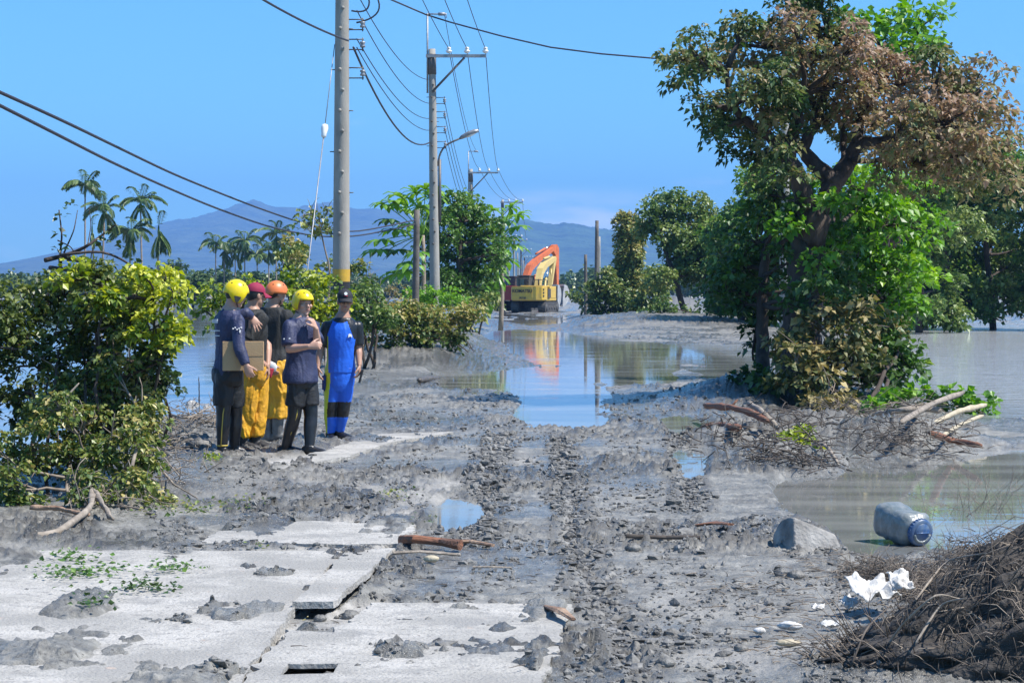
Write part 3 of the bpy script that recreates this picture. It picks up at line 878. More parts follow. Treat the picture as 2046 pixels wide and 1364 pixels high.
for (px, d, ty) in ((1016, 215, 520), (1034, 300, 505), (1037, 340, 530), (1045, 380, 520)):
    hh = CH + (HY - ty) * d / F
    pole(px, d, hh, {1016: 'leftmost and nearest', 1034: 'second', 1037: 'third', 1045: 'rightmost'}[px] + ' of the small bare poles standing among the distant crossarm poles', 0.13, 0.10, arm=False, static=False, steps=False, base_z=0.1,
         group='bare distant poles along the road', name='post', cat='pole')
POST = pole(829, 54.0, 3.75, 'short dark weathered post leaning beside the second utility pole', 0.10, 0.075, arm=False, static=False, steps=False, group=None, matl='pole_dark', lean=(0.05, 0), name='post', cat='post')
pole(1191, 132.0, 6.1, 'tall slim dark post left of the vine-covered column', 0.15, 0.11, arm=False, static=False, steps=False, group=None, matl='pole_dark', lean=(0.06, 0), name='post', cat='post')
pole(1197, 136.0, 5.2, 'pale thinner post standing close behind the tall dark one', 0.10, 0.09, arm=False, static=False, steps=False, group=None, matl='pole', name='post', cat='post')
pole(1170, 128.0, 3.9, 'short post with a small white cap, nearest the excavator bucket', 0.12, 0.09, arm=False, static=False, steps=False, group=None, matl='pole_dark', name='post', cat='post')
PR = pole(1568, 58.0, 8.0, 'concrete pole half hidden behind the crown of the big brown-topped tree', 0.16, 0.11, arm=False, static=False, steps=False, group=None)

# transformer boxes and pipe on pole 2's shaft
zz = 4.6; e = P2['pt'](zz) + XA * (P2['rr'](zz) + 0.05)
mb = MB(); mb.tube([e - ZA * 0.9, e + ZA * 0.95], 0.045, 8); mb.build('cable_pipe', M['steel_dark'], P2['t'])
# street lamp clamped to the second pole
lz = 5.85; p0 = P2['pt'](lz) + XA * P2['rr'](lz)
lamp = thing('street_lamp', 'street light on a curved arm clamped to the second utility pole', 'street light', p0)
mb = MB(); mb.tube(np.concatenate([curve3(p0 - ZA * 0.5 + XA * .03, p0 + ZA * 0.05 + XA * .02, p0 + XA * 0.45 + ZA * 0.22, 8), [p0 + XA * 0.78 + ZA * 0.36]]), 0.028, 8); mb.build('lamp_arm', M['steel_dark'], lamp)
mb = MB(); hc = [p0 + XA * u + ZA * v for u, v in ((0.66, .31), (.72, .35), (.9, .44), (1.08, .515), (1.2, .545), (1.23, .55))]
mb.tube(hc, [(.03, .03), (.06, .07), (.075, .13), (.07, .14), (.05, .09), (.01, .02)], 10, side=ZA); mb.build('lamp_head', M['steel'], lamp)
mb = MB(); mb.tube([p0 + XA * u + ZA * v for u, v in ((0.86, .36), (.98, .415), (1.12, .475))], [(.03, .06), (.045, .10), (.03, .06)], 10, side=ZA); mb.build('lamp_glass', M['white_paint'], lamp)

def sagwire(a, b, sag, r=0.012, n=22):
    t = np.linspace(0, 1, n)[:, None]
    a, b = np.asarray(a, float), np.asarray(b, float)
    return (a + (b - a) * t) - ZA * (4 * sag * t * (1 - t))

def wire(paths, r, label, group, name='power_line', cat='wire'):
    mb = MB()
    for p in paths: mb.tube(p, r, 5)
    o = mb.build(name, M['wire'], None, loc=paths[0][0])
    return tag(o, label, cat, group)

ORD4 = ('topmost', 'second', 'third', 'lowest')
GW = 'power lines from pole to pole'
LW = 'thin wire strung between the utility poles'
prev0 = [np.array([-3.9 + 0.55 * i, 8.0, 9.6]) for i in range(3)]
SIDE = ('left', 'middle', 'right')
for i in range(3):
    wire([sagwire(P1['ins'][i], P2['ins'][i], 0.20)], 0.011, SIDE[i] + ' of the three wires coming down from above onto the second crossarm', 'wires onto the second crossarm')
    wire([sagwire(P2['ins'][i], P3['ins'][i], 0.75)], 0.012, SIDE[i] + ' of the three wires hanging between the second and third crossarms', 'wires from the second to the third crossarm')
    wire([sagwire(P3['ins'][i], P4['ins'][i], 0.5)], 0.013, SIDE[i] + ' of the three wires running on beyond the third crossarm', 'wires beyond the third pole')
    wire([sagwire(P4['ins'][i], far[1]['ins'][i], 0.8)], 0.015, SIDE[i] + ' of the faint wires beyond the fourth pole, right of the round tree', 'wires beyond the fourth pole')
wire([sagwire(P2['st'], P3['st'], 0.8)], 0.010, 'highest thin earth wire between second and third poles', None)
for i, (ra, zb) in enumerate(zip(P2['racks'], (7.2, 6.8, 6.4, 6.0))):
    wire([sagwire(ra, P3['pt'](zb) + XA * 0.25, 0.9)], 0.010, ORD4[i] + ' of the thin wires leaving the spool brackets right of the second pole', 'wires from the spool brackets')
a1 = P1['racks']
for i, (z1, z2) in enumerate(((6.9, 7.9), (6.6, 7.2), (6.1, 6.75), (5.95, 6.4))):
    wire([sagwire(P1['pt'](z1) + XA * 0.26, P2['pt'](z2) - XA * 0.12, 0.35)], 0.010, ORD4[i] + ' of the four thin wires sagging between the first two poles', 'four thin wires between the first two poles')
wire([sagwire(P1['pt'](5.95) + XA * 0.2, P2['pt'](6.05) - XA * 0.1, 0.62)], 0.021, 'thick dark cable sagging from the nearest pole down to the second', None, 'cable', 'cable')
wire([sagwire(P(300, -150, 22), P1['pt'](6.05) + XA * 0.12 - YA * .14, 0.12)], 0.018, 'dark cable running from the top edge down to the nearest pole', None, 'cable', 'cable')
mb_pts = [P(x, y, d) for x, y, d in ((560, -110, 40), (690, -42, 50), (782, 0, 56), (852, 30, 61.8), (900, 45, 61), (1000, 72, 60), (1100, 95, 59), (1200, 108, 58.5), (1330, 119, 58), (1568, 128, 58))]
wire([np.array(mb_pts)], 0.024, 'heavy dark cable crossing the sky above the road into the big tree', None, 'cable', 'cable')
for (l, lab) in ((((-200, 95, 17), (113, 235, 21), (230, 292, 26), (350, 350, 32), (500, 410, 40), (600, 445, 46), (700, 467, 50), (829, 440, 53.9)), 'upper of the two heavy dark cables slanting down across the mountain'),
                 (((-200, 110, 17), (113, 268, 21), (210, 318, 25), (300, 360, 30), (420, 412, 36), (540, 455, 43), (640, 474, 48), (720, 472, 51), (829, 448, 53.9)), 'lower of the two heavy dark cables slanting down across the mountain')):
    pts = np.array([P(*q) for q in l])
    tt = np.linspace(0, len(pts) - 1, 40)
    sm = np.stack([np.interp(tt, np.arange(len(pts)), pts[:, k]) for k in range(3)], 1)
    for _ in range(3): sm[1:-1] = (sm[:-2] + 2 * sm[1:-1] + sm[2:]) / 4
    wire([sm], 0.018, lab, None, 'cable', 'cable')
# jumper loops at the top of the nearest pole
tp = P1['pt'](6.85)
wire([curve3(P(702, 22, 37), P(748, 32, 37), P(735, -12, 37), 10), curve3(P(712, 46, 37), P(775, 34, 37), P(752, -8, 37), 10)], 0.016, 'loose jumper cables looping beside the top of the nearest pole', None, 'cable', 'cable')
# guy wire with its strain insulator
ga, gb = P1['pt'](6.0) - XA * 0.13, Gs(601, 800)
gm = ga + (P(648, 262, 36.4) - ga)
guy = thing('guy_wire', 'pale slanting guy wire with a white egg insulator, left of the nearest pole', 'guy wire', gb)
mb = MB(); mb.tube([ga, gm], 0.008, 5); mb.tube([gm, P(612, 560, 35.5), P(604, 640, 35.2)], 0.011, 5); mb.build('wire', M['steel'], guy)
mb = MB(); u = (ga - gm) / np.linalg.norm(ga - gm); mb.tube([gm - u * 0.13, gm - u * .10, gm - u * .03, gm + u * .05, gm + u * .11, gm + u * .13], [.02, .045, .05, .065, .055, .02], 10); mb.build('insulator', M['porcelain'], guy)

# ------------------------------------------------------------------ excavators
M['ex_yellow'] = mat('excavator_yellow', (0.62, 0.40, 0.045), 0.45, (0.50, 0.33, 0.07), 3)
M['ex_cream'] = mat('excavator_faded_yellow', (0.62, 0.46, 0.17), 0.5, (0.55, 0.40, 0.13), 4)
M['ex_orange'] = mat('excavator_orange', (0.66, 0.16, 0.04), 0.5, (0.48, 0.12, 0.045), 3)
M['ex_red'] = mat('excavator_red_body', (0.34, 0.035, 0.025), 0.5, (0.28, 0.04, 0.03), 3)
M['ex_dark'] = mat('track_steel', (0.035, 0.033, 0.032), 0.7, (0.08, 0.075, 0.07), 6)
M['glass'] = mat('dark_cab_glass', (0.02, 0.025, 0.03), 0.08, spec=0.8)
M['bucket'] = mat('worn_bucket_steel', (0.46, 0.455, 0.44), 0.5, (0.34, 0.33, 0.32), 3, metallic=0.15)
M['chrome'] = mat('ram_chrome', (0.7, 0.7, 0.7), 0.2, metallic=1.0)

def excavator(label, x, y, z, yaw, cat, body, boomm, stickm, prof, S=1.0, letters=None):
    """prof: boom and stick outline points in the machine plane (u forward, z up), metres"""
    t = thing('excavator', label, cat, (x, y, z))
    Rm = Matrix.Rotation(-yaw, 4, 'Z')                       # local +Y forward, yaw to the right
    T = Matrix.Translation((x, y, z)) @ Rm
    Rn = np.array(Rm.to_3x3())
    L = lambda X, Y, Z: Rn @ np.array([X, Y, Z]) + np.array([x, y, z])
    def bx(name, c, size, m, parent=t, taper=1.0, bev=0.05):
        mb = MB(); mb.box((0, 0, 0), size, None, taper=taper)
        o = mb.build(name, m, None, smooth=False)
        bm = bmesh.new(); bm.from_mesh(o.data)
        if bev: bmesh.ops.bevel(bm, geom=bm.edges[:], offset=bev, segments=2, affect='EDGES', profile=0.6)
        bm.to_mesh(o.data); bm.free()
        o.parent = parent
        wl_ = world_loc(parent); q = L(*c) - wl_
        o.location = tuple(q); o.rotation_euler = (0, 0, -yaw)
        return o
    # tracks: rounded loops with shoes
    for s in (-1, 1):
        prof_t = []
        for a in np.linspace(math.pi / 2, math.pi * 1.5, 9): prof_t.append((-1.55 + 0.42 * math.cos(a), 0.45 + 0.42 * math.sin(a)))
        for a in np.linspace(-math.pi / 2, math.pi / 2, 9): prof_t.append((1.55 + 0.42 * math.cos(a), 0.45 + 0.42 * math.sin(a)))
        Mx = T @ Matrix.Translation((s * 1.1, 0, 0)) @ Matrix(((0, 0, 1, 0), (1, 0, 0, 0), (0, 1, 0, 0), (0, 0, 0, 1)))
        mb = MB(); mb.prism(prof_t, -0.3, 0.3, Mx); tr = mb.build('track', M['ex_dark'], t, smooth=False)
        mb = MB()
        for yy in np.arange(-1.5, 1.6, 0.22):
            for zz in (0.02, 0.885): mb.box(L(s * 1.1, yy, zz), (0.62, 0.13, 0.05), Rm)
        mb.build('track_shoes', M['ex_dark'], tr, smooth=False, kind='stuff')
        mb = MB()
        for yy in (-1.5, -0.75, 0, 0.75, 1.5):
            c = L(s * 1.1, yy, 0.42); ax = Rn @ np.array([1.0, 0, 0])
            mb.tube([c - ax * 0.32, c + ax * 0.32], 0.30 if abs(yy) > 1 else 0.17, 12)
        mb.build('rollers', M['ex_dark'], tr, kind='stuff')
    bx('undercarriage', (0, 0, 0.62), (1.5, 1.6, 0.45), M['ex_dark'])
    bx('slew_ring', (0, 0, 0.9), (1.3, 1.3, 0.16), M['ex_dark'])
    # house
    bx('chassis', (0, -0.1, 1.06), (2.6, 3.4, 0.2), body)
    # counterweight: rounded back
    pl = [(-1.38, 0.55), (-1.38, -0.15), (-1.25, -0.5), (-0.8, -0.72), (0, -0.8), (0.8, -0.72), (1.25, -0.5), (1.38, -0.15), (1.38, 0.55)]
    mb = MB(); mb.prism(pl, 0, 1.12, T @ Matrix.Translation((0, -1.75, 0.98)))
    cw = mb.build('counterweight', body, t, smooth=False)
    bm = bmesh.new(); bm.from_mesh(cw.data); bmesh.ops.bevel(bm, geom=[e_ for e_ in bm.edges if len(e_.link_faces) == 2 and e_.calc_face_angle(0) > 1.2], offset=0.07, segments=2, affect='EDGES'); bm.to_mesh(cw.data); bm.free()
    mb = MB(); mb.prism([(p_[0] * 0.97, p_[1] * 0.97) for p_ in pl], 0, 0.06, T @ Matrix.Translation((0, -1.73, 1.36))); mb.build('seam', M['ex_dark'], cw, smooth=False)
    bx('engine_cover', (0.15, -0.55, 1.95), (1.9, 1.7, 0.42), body)
    hood = bx('side_box', (0.95, 0.55, 1.62), (0.75, 1.8, 0.95), body)
    bx('grille', (1.385, -0.75, 1.55), (0.04, 0.8, 0.7), M['ex_dark'], bev=0)
    bx('rear_door', (0.80, -2.36, 1.62), (0.78, 0.12, 0.80), M['ex_yellow'] if body is not M['ex_red'] else body, bev=0.02).rotation_euler = (0, 0, -yaw + 0.28)
    for k in range(3): bx('tail_lamp', (1.28, -2.1, 1.35 + 0.25 * k), (0.16, 0.16, 0.12), M['ex_dark'], bev=0.01)
    mb = MB(); c = L(0.55, -0.9, 2.15); mb.tube([c, c + ZA * 0.4, c + ZA * 0.48 + YA * -0.1], 0.055, 8); mb.build('exhaust', M['ex_dark'], t)
    cab = bx('cab', (-0.92, 0.75, 2.02), (0.92, 1.65, 1.75), M['ex_dark'], bev=0.09)
    bx('cab_roof', (-0.92, 0.72, 2.93), (1.02, 1.75, 0.09), M['ex_dark'], bev=0.03)
    bx('window', (-0.92, -0.10, 2.45), (0.70, 0.05, 0.62), M['glass'], cab, bev=0)
    bx('window', (-1.40, 0.8, 2.45), (0.05, 1.2, 0.7), M['glass'], cab, bev=0)
    mb = MB()
    for a, b in (((-1.3, -1.2, 2.2), (-1.3, -1.2, 2.75)), ((1.3, -1.2, 2.2), (1.3, -1.2, 2.6)), ((-1.3, -1.2, 2.72), (-0.2, -1.2, 2.72)), ((0.2, -1.25, 2.6), (1.3, -1.2, 2.6)), ((0.2, -1.2, 2.1), (0.2, -1.2, 2.6))):
        mb.tube([L(*a), L(*b)], 0.025, 6)
    mb.build('handrail', M['ex_dark'], t)
    # boom, stick
    PM = T @ Matrix(((0, 0, 1, 0), (1, 0, 0, 0), (0, 1, 0, 0), (0, 0, 0, 1)))     # (u,z,x) -> local
    mb = MB(); mb.prism(prof['boom'], -0.24, 0.24, PM @ Matrix.Translation((0, 0, 0.05))); bo = mb.build('boom', boomm, t, smooth=False)
    mb = MB(); mb.prism(prof['stick'], -0.18, 0.18, PM @ Matrix.Translation((0, 0, 0.05))); so = mb.build('stick', stickm, t, smooth=False)
    def ram(name, a, b, parent, xo=0.0, r=0.09):
        A_, B_ = L(xo, a[0], a[1]), L(xo, b[0], b[1])
        mb = MB(); mb.tube([A_, A_ + (B_ - A_) * 0.62], r, 10); cy = mb.build(name, boomm, parent)
        mb = MB(); mb.tube([A_ + (B_ - A_) * 0.6, B_], r * 0.55, 8); mb.build('ram_rod', M['chrome'], cy)
    for a, b, xo in prof['rams']: ram('ram', a, b, t, xo)
    # bucket
    bu, bz, ang = prof['bucket']
    pl = [(0.05, 0.25), (0.45, 0.1), (0.70, -0.25), (0.72, -0.65), (0.45, -1.05), (0.05, -1.25), (-0.35, -1.3), (-0.38, -1.2), (0.0, -1.12), (0.33, -0.95), (0.56, -0.62), (0.55, -0.28), (0.36, 0.0), (0.0, 0.14)]
    ca, sa = math.cos(ang), math.sin(ang)
    rot = lambda p_: (bu + 1.2 * (p_[0] * ca - p_[1] * sa), bz + 1.2 * (p_[0] * sa + p_[1] * ca))
    mb = MB(); mb.prism([rot(p_) for p_ in pl], -0.72, 0.72, PM)
    side = [(0.05, 0.25), (0.45, 0.1), (0.70, -0.25), (0.72, -0.65), (0.45, -1.05), (0.05, -1.25), (-0.35, -1.3), (-0.25, -0.5)]
    for s in (-1, 1): mb.prism([rot(p_) for p_ in side], 0.722 * s - 0.02, 0.722 * s + 0.02, PM)
    bk = mb.build('bucket', M['bucket'], t, smooth=False)
    for xx in (-0.5, -0.25, 0, 0.25, 0.5):
        q0, q1 = rot((-0.33, -1.27)), rot((-0.62, -1.33))
        mb = MB(); mb.tube([L(xx, *q0), L(xx, *q1)], [0.06, 0.02], 4); mb.build('tooth', M['bucket'], bk)
    if letters:
        for body_txt, size, (lx, lz), mt in letters:
            cu = bpy.data.curves.new('lettering', 'FONT'); cu.body = body_txt; cu.size = size; cu.extrude = 0.006; cu.align_x = 'CENTER'; cu.align_y = 'CENTER'; cu.offset = 0.008
            o = bpy.data.objects.new('lettering', cu); COL.objects.link(o)
            me = bpy.data.meshes.new_from_object(o.evaluated_get(bpy.context.evaluated_depsgraph_get()))
            bpy.data.objects.remove(o)
            o = bpy.data.objects.new('lettering', me); me.materials.append(mt); COL.objects.link(o); o.parent = cw
            yb = -2.562 + (0.0 if abs(lx) < 0.3 else 0.025)
            q = L(lx, yb - 0.01, lz) - world_loc(cw); o.location = tuple(q); o.rotation_euler = (R(90), 0, -yaw + (-0.10 if lx < -0.1 else 0))
    return t

zex = 0.06
profY = dict(boom=[(0.2, 1.55), (0.65, 1.5), (0.95, 2.4), (1.5, 3.1), (2.6, 3.62), (5.0, 4.15), (5.25, 4.25), (5.2, 4.48), (4.9, 4.5), (2.4, 4.08), (1.25, 3.55), (0.65, 2.7)],
             stick=[(4.75, 4.35), (5.25, 4.55), (5.4, 4.2), (4.8, 3.2), (4.12, 1.95), (3.9, 2.0), (4.42, 3.2)],
             rams=[((0.95, 1.5), (2.3, 3.5), -0.32), ((0.95, 1.5), (2.3, 3.5), 0.42), ((2.3, 4.3), (4.85, 4.62), 0.05), ((4.55, 3.5), (4.2, 2.1), 0.05)],
             bucket=(4.05, 1.95, 0.25))
excavator('yellow excavator with faded cream boom standing in the flooded road, its back to the viewer', (1069 - CX) * 166 / F, 166, zex - 0.1, R(17), 'excavator', M['ex_yellow'], M['ex_cream'], M['ex_cream'], profY,
          letters=[('KOMATSU', 0.36, (-0.30, 1.72), M['black']), ('PC120', 0.2, (-0.25, 1.18), M['ex_dark'])])
profO = dict(boom=[(0.2, 1.7), (0.65, 1.65), (1.0, 2.7), (1.7, 3.5), (2.9, 4.15), (5.2, 5.1), (5.5, 5.25), (5.5, 5.45), (5.2, 5.48), (2.8, 4.6), (1.35, 3.9), (0.65, 2.9)],
             stick=[(5.1, 5.4), (5.3, 5.65), (6.0, 5.72), (6.35, 5.4), (6.35, 3.9), (6.3, 2.0), (6.0, 2.0), (5.85, 3.9), (5.75, 4.8)],
             rams=[((0.95, 1.7), (2.4, 3.9), -0.32), ((0.95, 1.7), (2.4, 3.9), 0.42), ((2.6, 4.85), (5.2, 5.65), 0.05)],
             bucket=(6.35, 2.0, 0.1))
excavator('orange armed excavator with dark red body half hidden behind the yellow one', (1039 - CX) * 175 / F, 175, zex - 0.1, R(30), 'excavator', M['ex_red'], M['ex_orange'], M['ex_orange'], profO)
# ------------------------------------------------------------------ vegetation
DG, MG, BG, YG = (0.0286, 0.0650, 0.0169), (0.0754, 0.1495, 0.0338), (0.1430, 0.3120, 0.0442), (0.3900, 0.4550, 0.0585)
M['lf_green'] = leafmat('leaf_green', [(0, DG), (0.45, MG), (0.8, (0.1099, 0.2197, 0.0372)), (1, (0.2366, 0.3380, 0.0592))])
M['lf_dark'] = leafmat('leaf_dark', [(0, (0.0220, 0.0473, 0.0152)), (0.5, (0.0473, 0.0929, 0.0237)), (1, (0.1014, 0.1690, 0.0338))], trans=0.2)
M['lf_bright'] = leafmat('leaf_bright', [(0, (0.0507, 0.1268, 0.0203)), (0.5, (0.1268, 0.2873, 0.0338)), (1, (0.2873, 0.4563, 0.0507))], trans=0.35)
M['lf_yellow'] = leafmat('leaf_yellow', [(0, (0.0650, 0.1235, 0.0195)), (0.4, (0.1690, 0.2470, 0.0286)), (0.75, (0.4290, 0.4680, 0.0455)), (1, (0.6000, 0.5980, 0.0910))], trans=0.35)
M['lf_brown'] = leafmat('leaf_brown_topped', [(0, (0.034, 0.072, 0.022)), (0.25, (0.082, 0.145, 0.042)), (0.45, (0.18, 0.205, 0.072)), (0.62, (0.27, 0.235, 0.105)), (0.8, (0.30, 0.205, 0.12)), (1, (0.36, 0.24, 0.165))], trans=0.32, rough=0.55)
M['lf_mid'] = leafmat('leaf_mid', [(0, (0.035, 0.065, 0.018)), (0.45, (0.085, 0.145, 0.036)), (0.8, (0.14, 0.215, 0.05)), (1, (0.24, 0.29, 0.085))], trans=0.3)
M['lf_olive'] = leafmat('leaf_olive', [(0, (0.035, 0.060, 0.016)), (0.4, (0.095, 0.135, 0.032)), (0.75, (0.185, 0.22, 0.05)), (1, (0.30, 0.30, 0.09))], trans=0.3)
M['lf_dry'] = leafmat('leaf_dry', [(0, (0.0286, 0.0520, 0.0169)), (0.35, (0.1040, 0.1300, 0.0390)), (0.65, (0.2730, 0.2145, 0.0780)), (1, (0.4420, 0.3510, 0.1430))], trans=0.2, rough=0.6)
M['lf_scrub'] = leafmat('leaf_scrub', [(0, (0.0304, 0.0642, 0.0203)), (0.4, (0.1014, 0.1605, 0.0372)), (0.7, (0.2197, 0.2535, 0.0592)), (1, (0.4056, 0.3380, 0.1183))], trans=0.25)
M['lf_palm'] = leafmat('leaf_palm', [(0, (0.0270, 0.0541, 0.0203)), (0.5, (0.0676, 0.1268, 0.0338)), (1, (0.1859, 0.2535, 0.0592))], trans=0.2)
M['lf_far'] = leafmat('leaf_far', [(0, (0.0203, 0.0423, 0.0169)), (0.5, (0.0507, 0.0929, 0.0270)), (1, (0.1183, 0.1690, 0.0423))], trans=0.15)

def leaves(mb, pts, dirs, size, tint, wide=0.42, droop=0.25, rs=None):
    """folded five-point leaves: pts base points, dirs growing directions"""
    n = len(pts)
    d = dirs / (np.linalg.norm(dirs, axis=1)[:, None] + 1e-9)
    up = rng.normal(0, 0.55, (n, 3)) + np.array([0, 0, 1.0])
    w = np.cross(d, up); w /= np.linalg.norm(w, axis=1)[:, None] + 1e-9
    nn = np.cross(w, d)
    L = (size * rng.uniform(0.65, 1.3, n))[:, None]
    wd = wide * L * rng.uniform(0.75, 1.2, (n, 1))
    mid = pts + d * L * 0.5 - nn * L * 0.06
    tip = pts + d * L - np.array([0, 0, 1.0]) * L * droop
    lf = pts + d * L * 0.45 - w * wd + nn * L * 0.05
    rt = pts + d * L * 0.45 + w * wd + nn * L * 0.05
    V = np.stack([pts, rt, mid, lf, tip], 1).reshape(-1, 3)
    b = np.arange(n)[:, None] * 5
    T = np.concatenate([b + [0, 1, 2], b + [1, 4, 2], b + [4, 3, 2], b + [3, 0, 2]])
    mb.add(V, None, T, np.repeat(np.clip(tint, 0, 1), 5))

def cluster_cloud(mb, C, rad, per, size, tint, tj=0.18, wide=0.42, droop=0.25, flat=0.8, shell=0.5):
    """leaf clusters at C (n,3) with radius rad (n), per leaves each"""
    n = len(C)
    if n == 0: return
    cc = np.repeat(C, per, 0); rr = np.repeat(rad, per)[:, None]; tt = np.repeat(tint, per)
    dv = rng.normal(0, 1, (len(cc), 3)); dv /= np.linalg.norm(dv, axis=1)[:, None]
    dv[:, 2] = np.where(dv[:, 2] < -0.3, -dv[:, 2] * 0.6, dv[:, 2])
    u = rng.uniform(shell, 1, (len(cc), 1)) ** 0.7
    p = cc + dv * rr * u * np.array([1, 1, flat])
    dirs = dv + rng.normal(0, 0.6, dv.shape) + np.array([0, 0, -0.25])
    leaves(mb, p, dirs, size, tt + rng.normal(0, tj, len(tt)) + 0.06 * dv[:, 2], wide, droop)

def blob_points(c, r, n, hollow=0.35, squash=1.0):
    """n points in an uneven ball"""
    v = rng.normal(0, 1, (n, 3)); v /= np.linalg.norm(v, axis=1)[:, None]
    u = rng.uniform(hollow ** 3, 1, n) ** (1 / 3)
    lump = 0.72 + 0.5 * vn3(v * 2.2 + c * 3.1 + 40, 5)
    return c + v * (u * lump)[:, None] * np.array([r, r, r * squash])

def limb(mb, a, b, r0, r1, bend=0.18, n=6, seg=7):
    a, b = np.asarray(a, float), np.asarray(b, float)
    t = np.linspace(0, 1, seg)[:, None]
    ln = np.linalg.norm(b - a)
    mid = (a + b) / 2 + rng.normal(0, bend, 3) * ln * np.array([1, 1, 0.4]) + np.array([0, 0, ln * 0.08])
    p = (1-t)**2 * a + 2*t*(1-t)*mid + t*t*b
    p[1:-1] += rng.normal(0, 0.012, (seg - 2, 3)) * ln
    mb.tube(p, np.linspace(r0, r1, seg), n)
    return p

def plant(name, label, cat, base, blobs, lmat, size, per=34, cl_r=0.28, dens=1.0, wood='bark', group=None, trunk_r=0.05, stems=1, tintbase=0.4, tj=0.16, wide=0.42, droop=0.25, toptint=0.25, kindpart='crown', hollow=0.3, flat=0.8, trunk_pts=None, stemname='trunk', twigs=1.0, bare=0):
    """blobs: (centre xyz, radius, tint shift). One crown mesh, one trunk mesh with its limbs."""
    base = np.asarray(base, float)
    t = thing(name, label, cat, base, group)
    crown, wood_mb = MB(), MB()
    zs = [b[0][2] for b in blobs]; z0, z1 = min(zs), max(zs) + 1e-6
    forks = []
    if trunk_pts is not None:
        for pts, r0, r1 in trunk_pts:
            tp_ = np.asarray(pts, float)
            k = np.linspace(0, len(tp_) - 1, 4 * len(tp_))
            sm = np.stack([np.interp(k, np.arange(len(tp_)), tp_[:, i]) for i in range(3)], 1)
            for _ in range(2): sm[1:-1] = (sm[:-2] + 2 * sm[1:-1] + sm[2:]) / 4
            sm[1:-1] += rng.normal(0, 0.02 * r0 / 0.1, sm[1:-1].shape) * 0.4
            wood_mb.tube(sm, np.linspace(r0, r1, len(sm)), 10)
            forks += [q for q in sm[len(sm) // 3:]]
    else:
        for s_ in range(stems):
            j = rng.normal(0, 0.18 if stems > 1 else 0.0, 3) * np.array([1, 1, 0])
            c = blobs[s_ % len(blobs)][0]
            p = limb(wood_mb, base + j - [0, 0, 0.15], c, trunk_r, trunk_r * 0.45, 0.10, 8)
            forks += [q for q in p[2:]]
    forks = np.array(forks)
    for c, r, ts in blobs:
        c = np.asarray(c, float)
        nc_ = max(4, int(dens * 16 * (r / cl_r) ** 2 * 0.22))
        pts = blob_points(c, r, nc_, hollow)
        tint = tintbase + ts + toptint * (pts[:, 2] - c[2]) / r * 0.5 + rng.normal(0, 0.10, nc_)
        cluster_cloud(crown, pts, cl_r * rng.uniform(0.6, 1.25, nc_), per, size, tint, tj, wide, droop, flat)
        f = forks[np.argmin(np.linalg.norm(forks - c, axis=1) + 0.6 * np.maximum(0, forks[:, 2] - c[2]))]
        lp = limb(wood_mb, f, c, max(0.012, trunk_r * 0.42), max(0.006, trunk_r * 0.16), 0.12, 6)
        for q in pts[: int(min(nc_, 14) * twigs)]:
            limb(wood_mb, lp[rng.integers(3, 7)], q, max(0.006, trunk_r * 0.12), 0.004, 0.15, 4, 4)
        for _ in range(bare):
            e = c + rng.normal(0, 1, 3) * r * 0.7 + [0, 0, r * 0.7]
            limb(wood_mb, c, e, 0.008, 0.003, 0.2, 4, 5)
    crown.build(kindpart, M[lmat], t, smooth=False, kind='stuff')
    wood_mb.build(stemname, M[wood], t)
    return t

def PB(px, py, d, rpx, ts=0.0, dj=0.0):
    """a blob from the photograph: centre pixel, depth, radius in pixels"""
    dd = d + (rng.uniform(-dj, dj) if dj else 0)
    return (P(px, py, dd), rpx * dd / F, ts)

# ---- the big brown-topped tree on the right
d = 31.5
blobs = []
for px, py, r, ts in [(1388, 112, 50, -.02), (1368, 150, 40, -.15), (1430, 130, 45, .10), (1478, 55, 50, -.02), (1450, 95, 30, -.05), (1540, 95, 55, .22), (1515, 150, 45, .15), (1595, 75, 55, .28),
                      (1600, 15, 55, -.18), (1640, 5, 55, -.2), (1690, 60, 50, .1), (1625, 110, 60, .38), (1700, 110, 60, .42), (1760, 140, 60, .42), (1685, 170, 60, .36), (1600, 175, 60, .12),
                      (1560, 160, 55, -.12), (1740, 205, 65, .42), (1810, 170, 60, .45), (1850, 215, 60, .35), (1900, 190, 55, .18), (1905, 250, 70, .40), (1860, 290, 70, .34), (1800, 260, 65, .24),
                      (1440, 225, 48, -.22), (1470, 275, 50, -.25), (1425, 265, 30, -.28), (1530, 250, 55, .18), (1550, 300, 45, .12), (1590, 225, 55, -.2), (1520, 195, 40, -.15), (1650, 240, 50, .05), (1690, 275, 36, .15),
                      (1790, 330, 55, .22), (1850, 345, 60, .18), (1915, 330, 60, .3), (1960, 260, 80, .3), (1980, 340, 80, .2), (1960, 180, 60, .15), (1880, 120, 40, -.05), (1740, 250, 40, .3), (1620, 205, 45, .22), (1560, 340, 45, -.1), (1500, 310, 40, -.15), (1540, 390, 40, -.15), (1400, 215, 30, -.1), (1480, 180, 45, .05), (1345, 120, 24, -.1)]:
    blobs.append(PB(px, py, d, r, ts + .08, 1.3))
base = Gs(1598, 800)
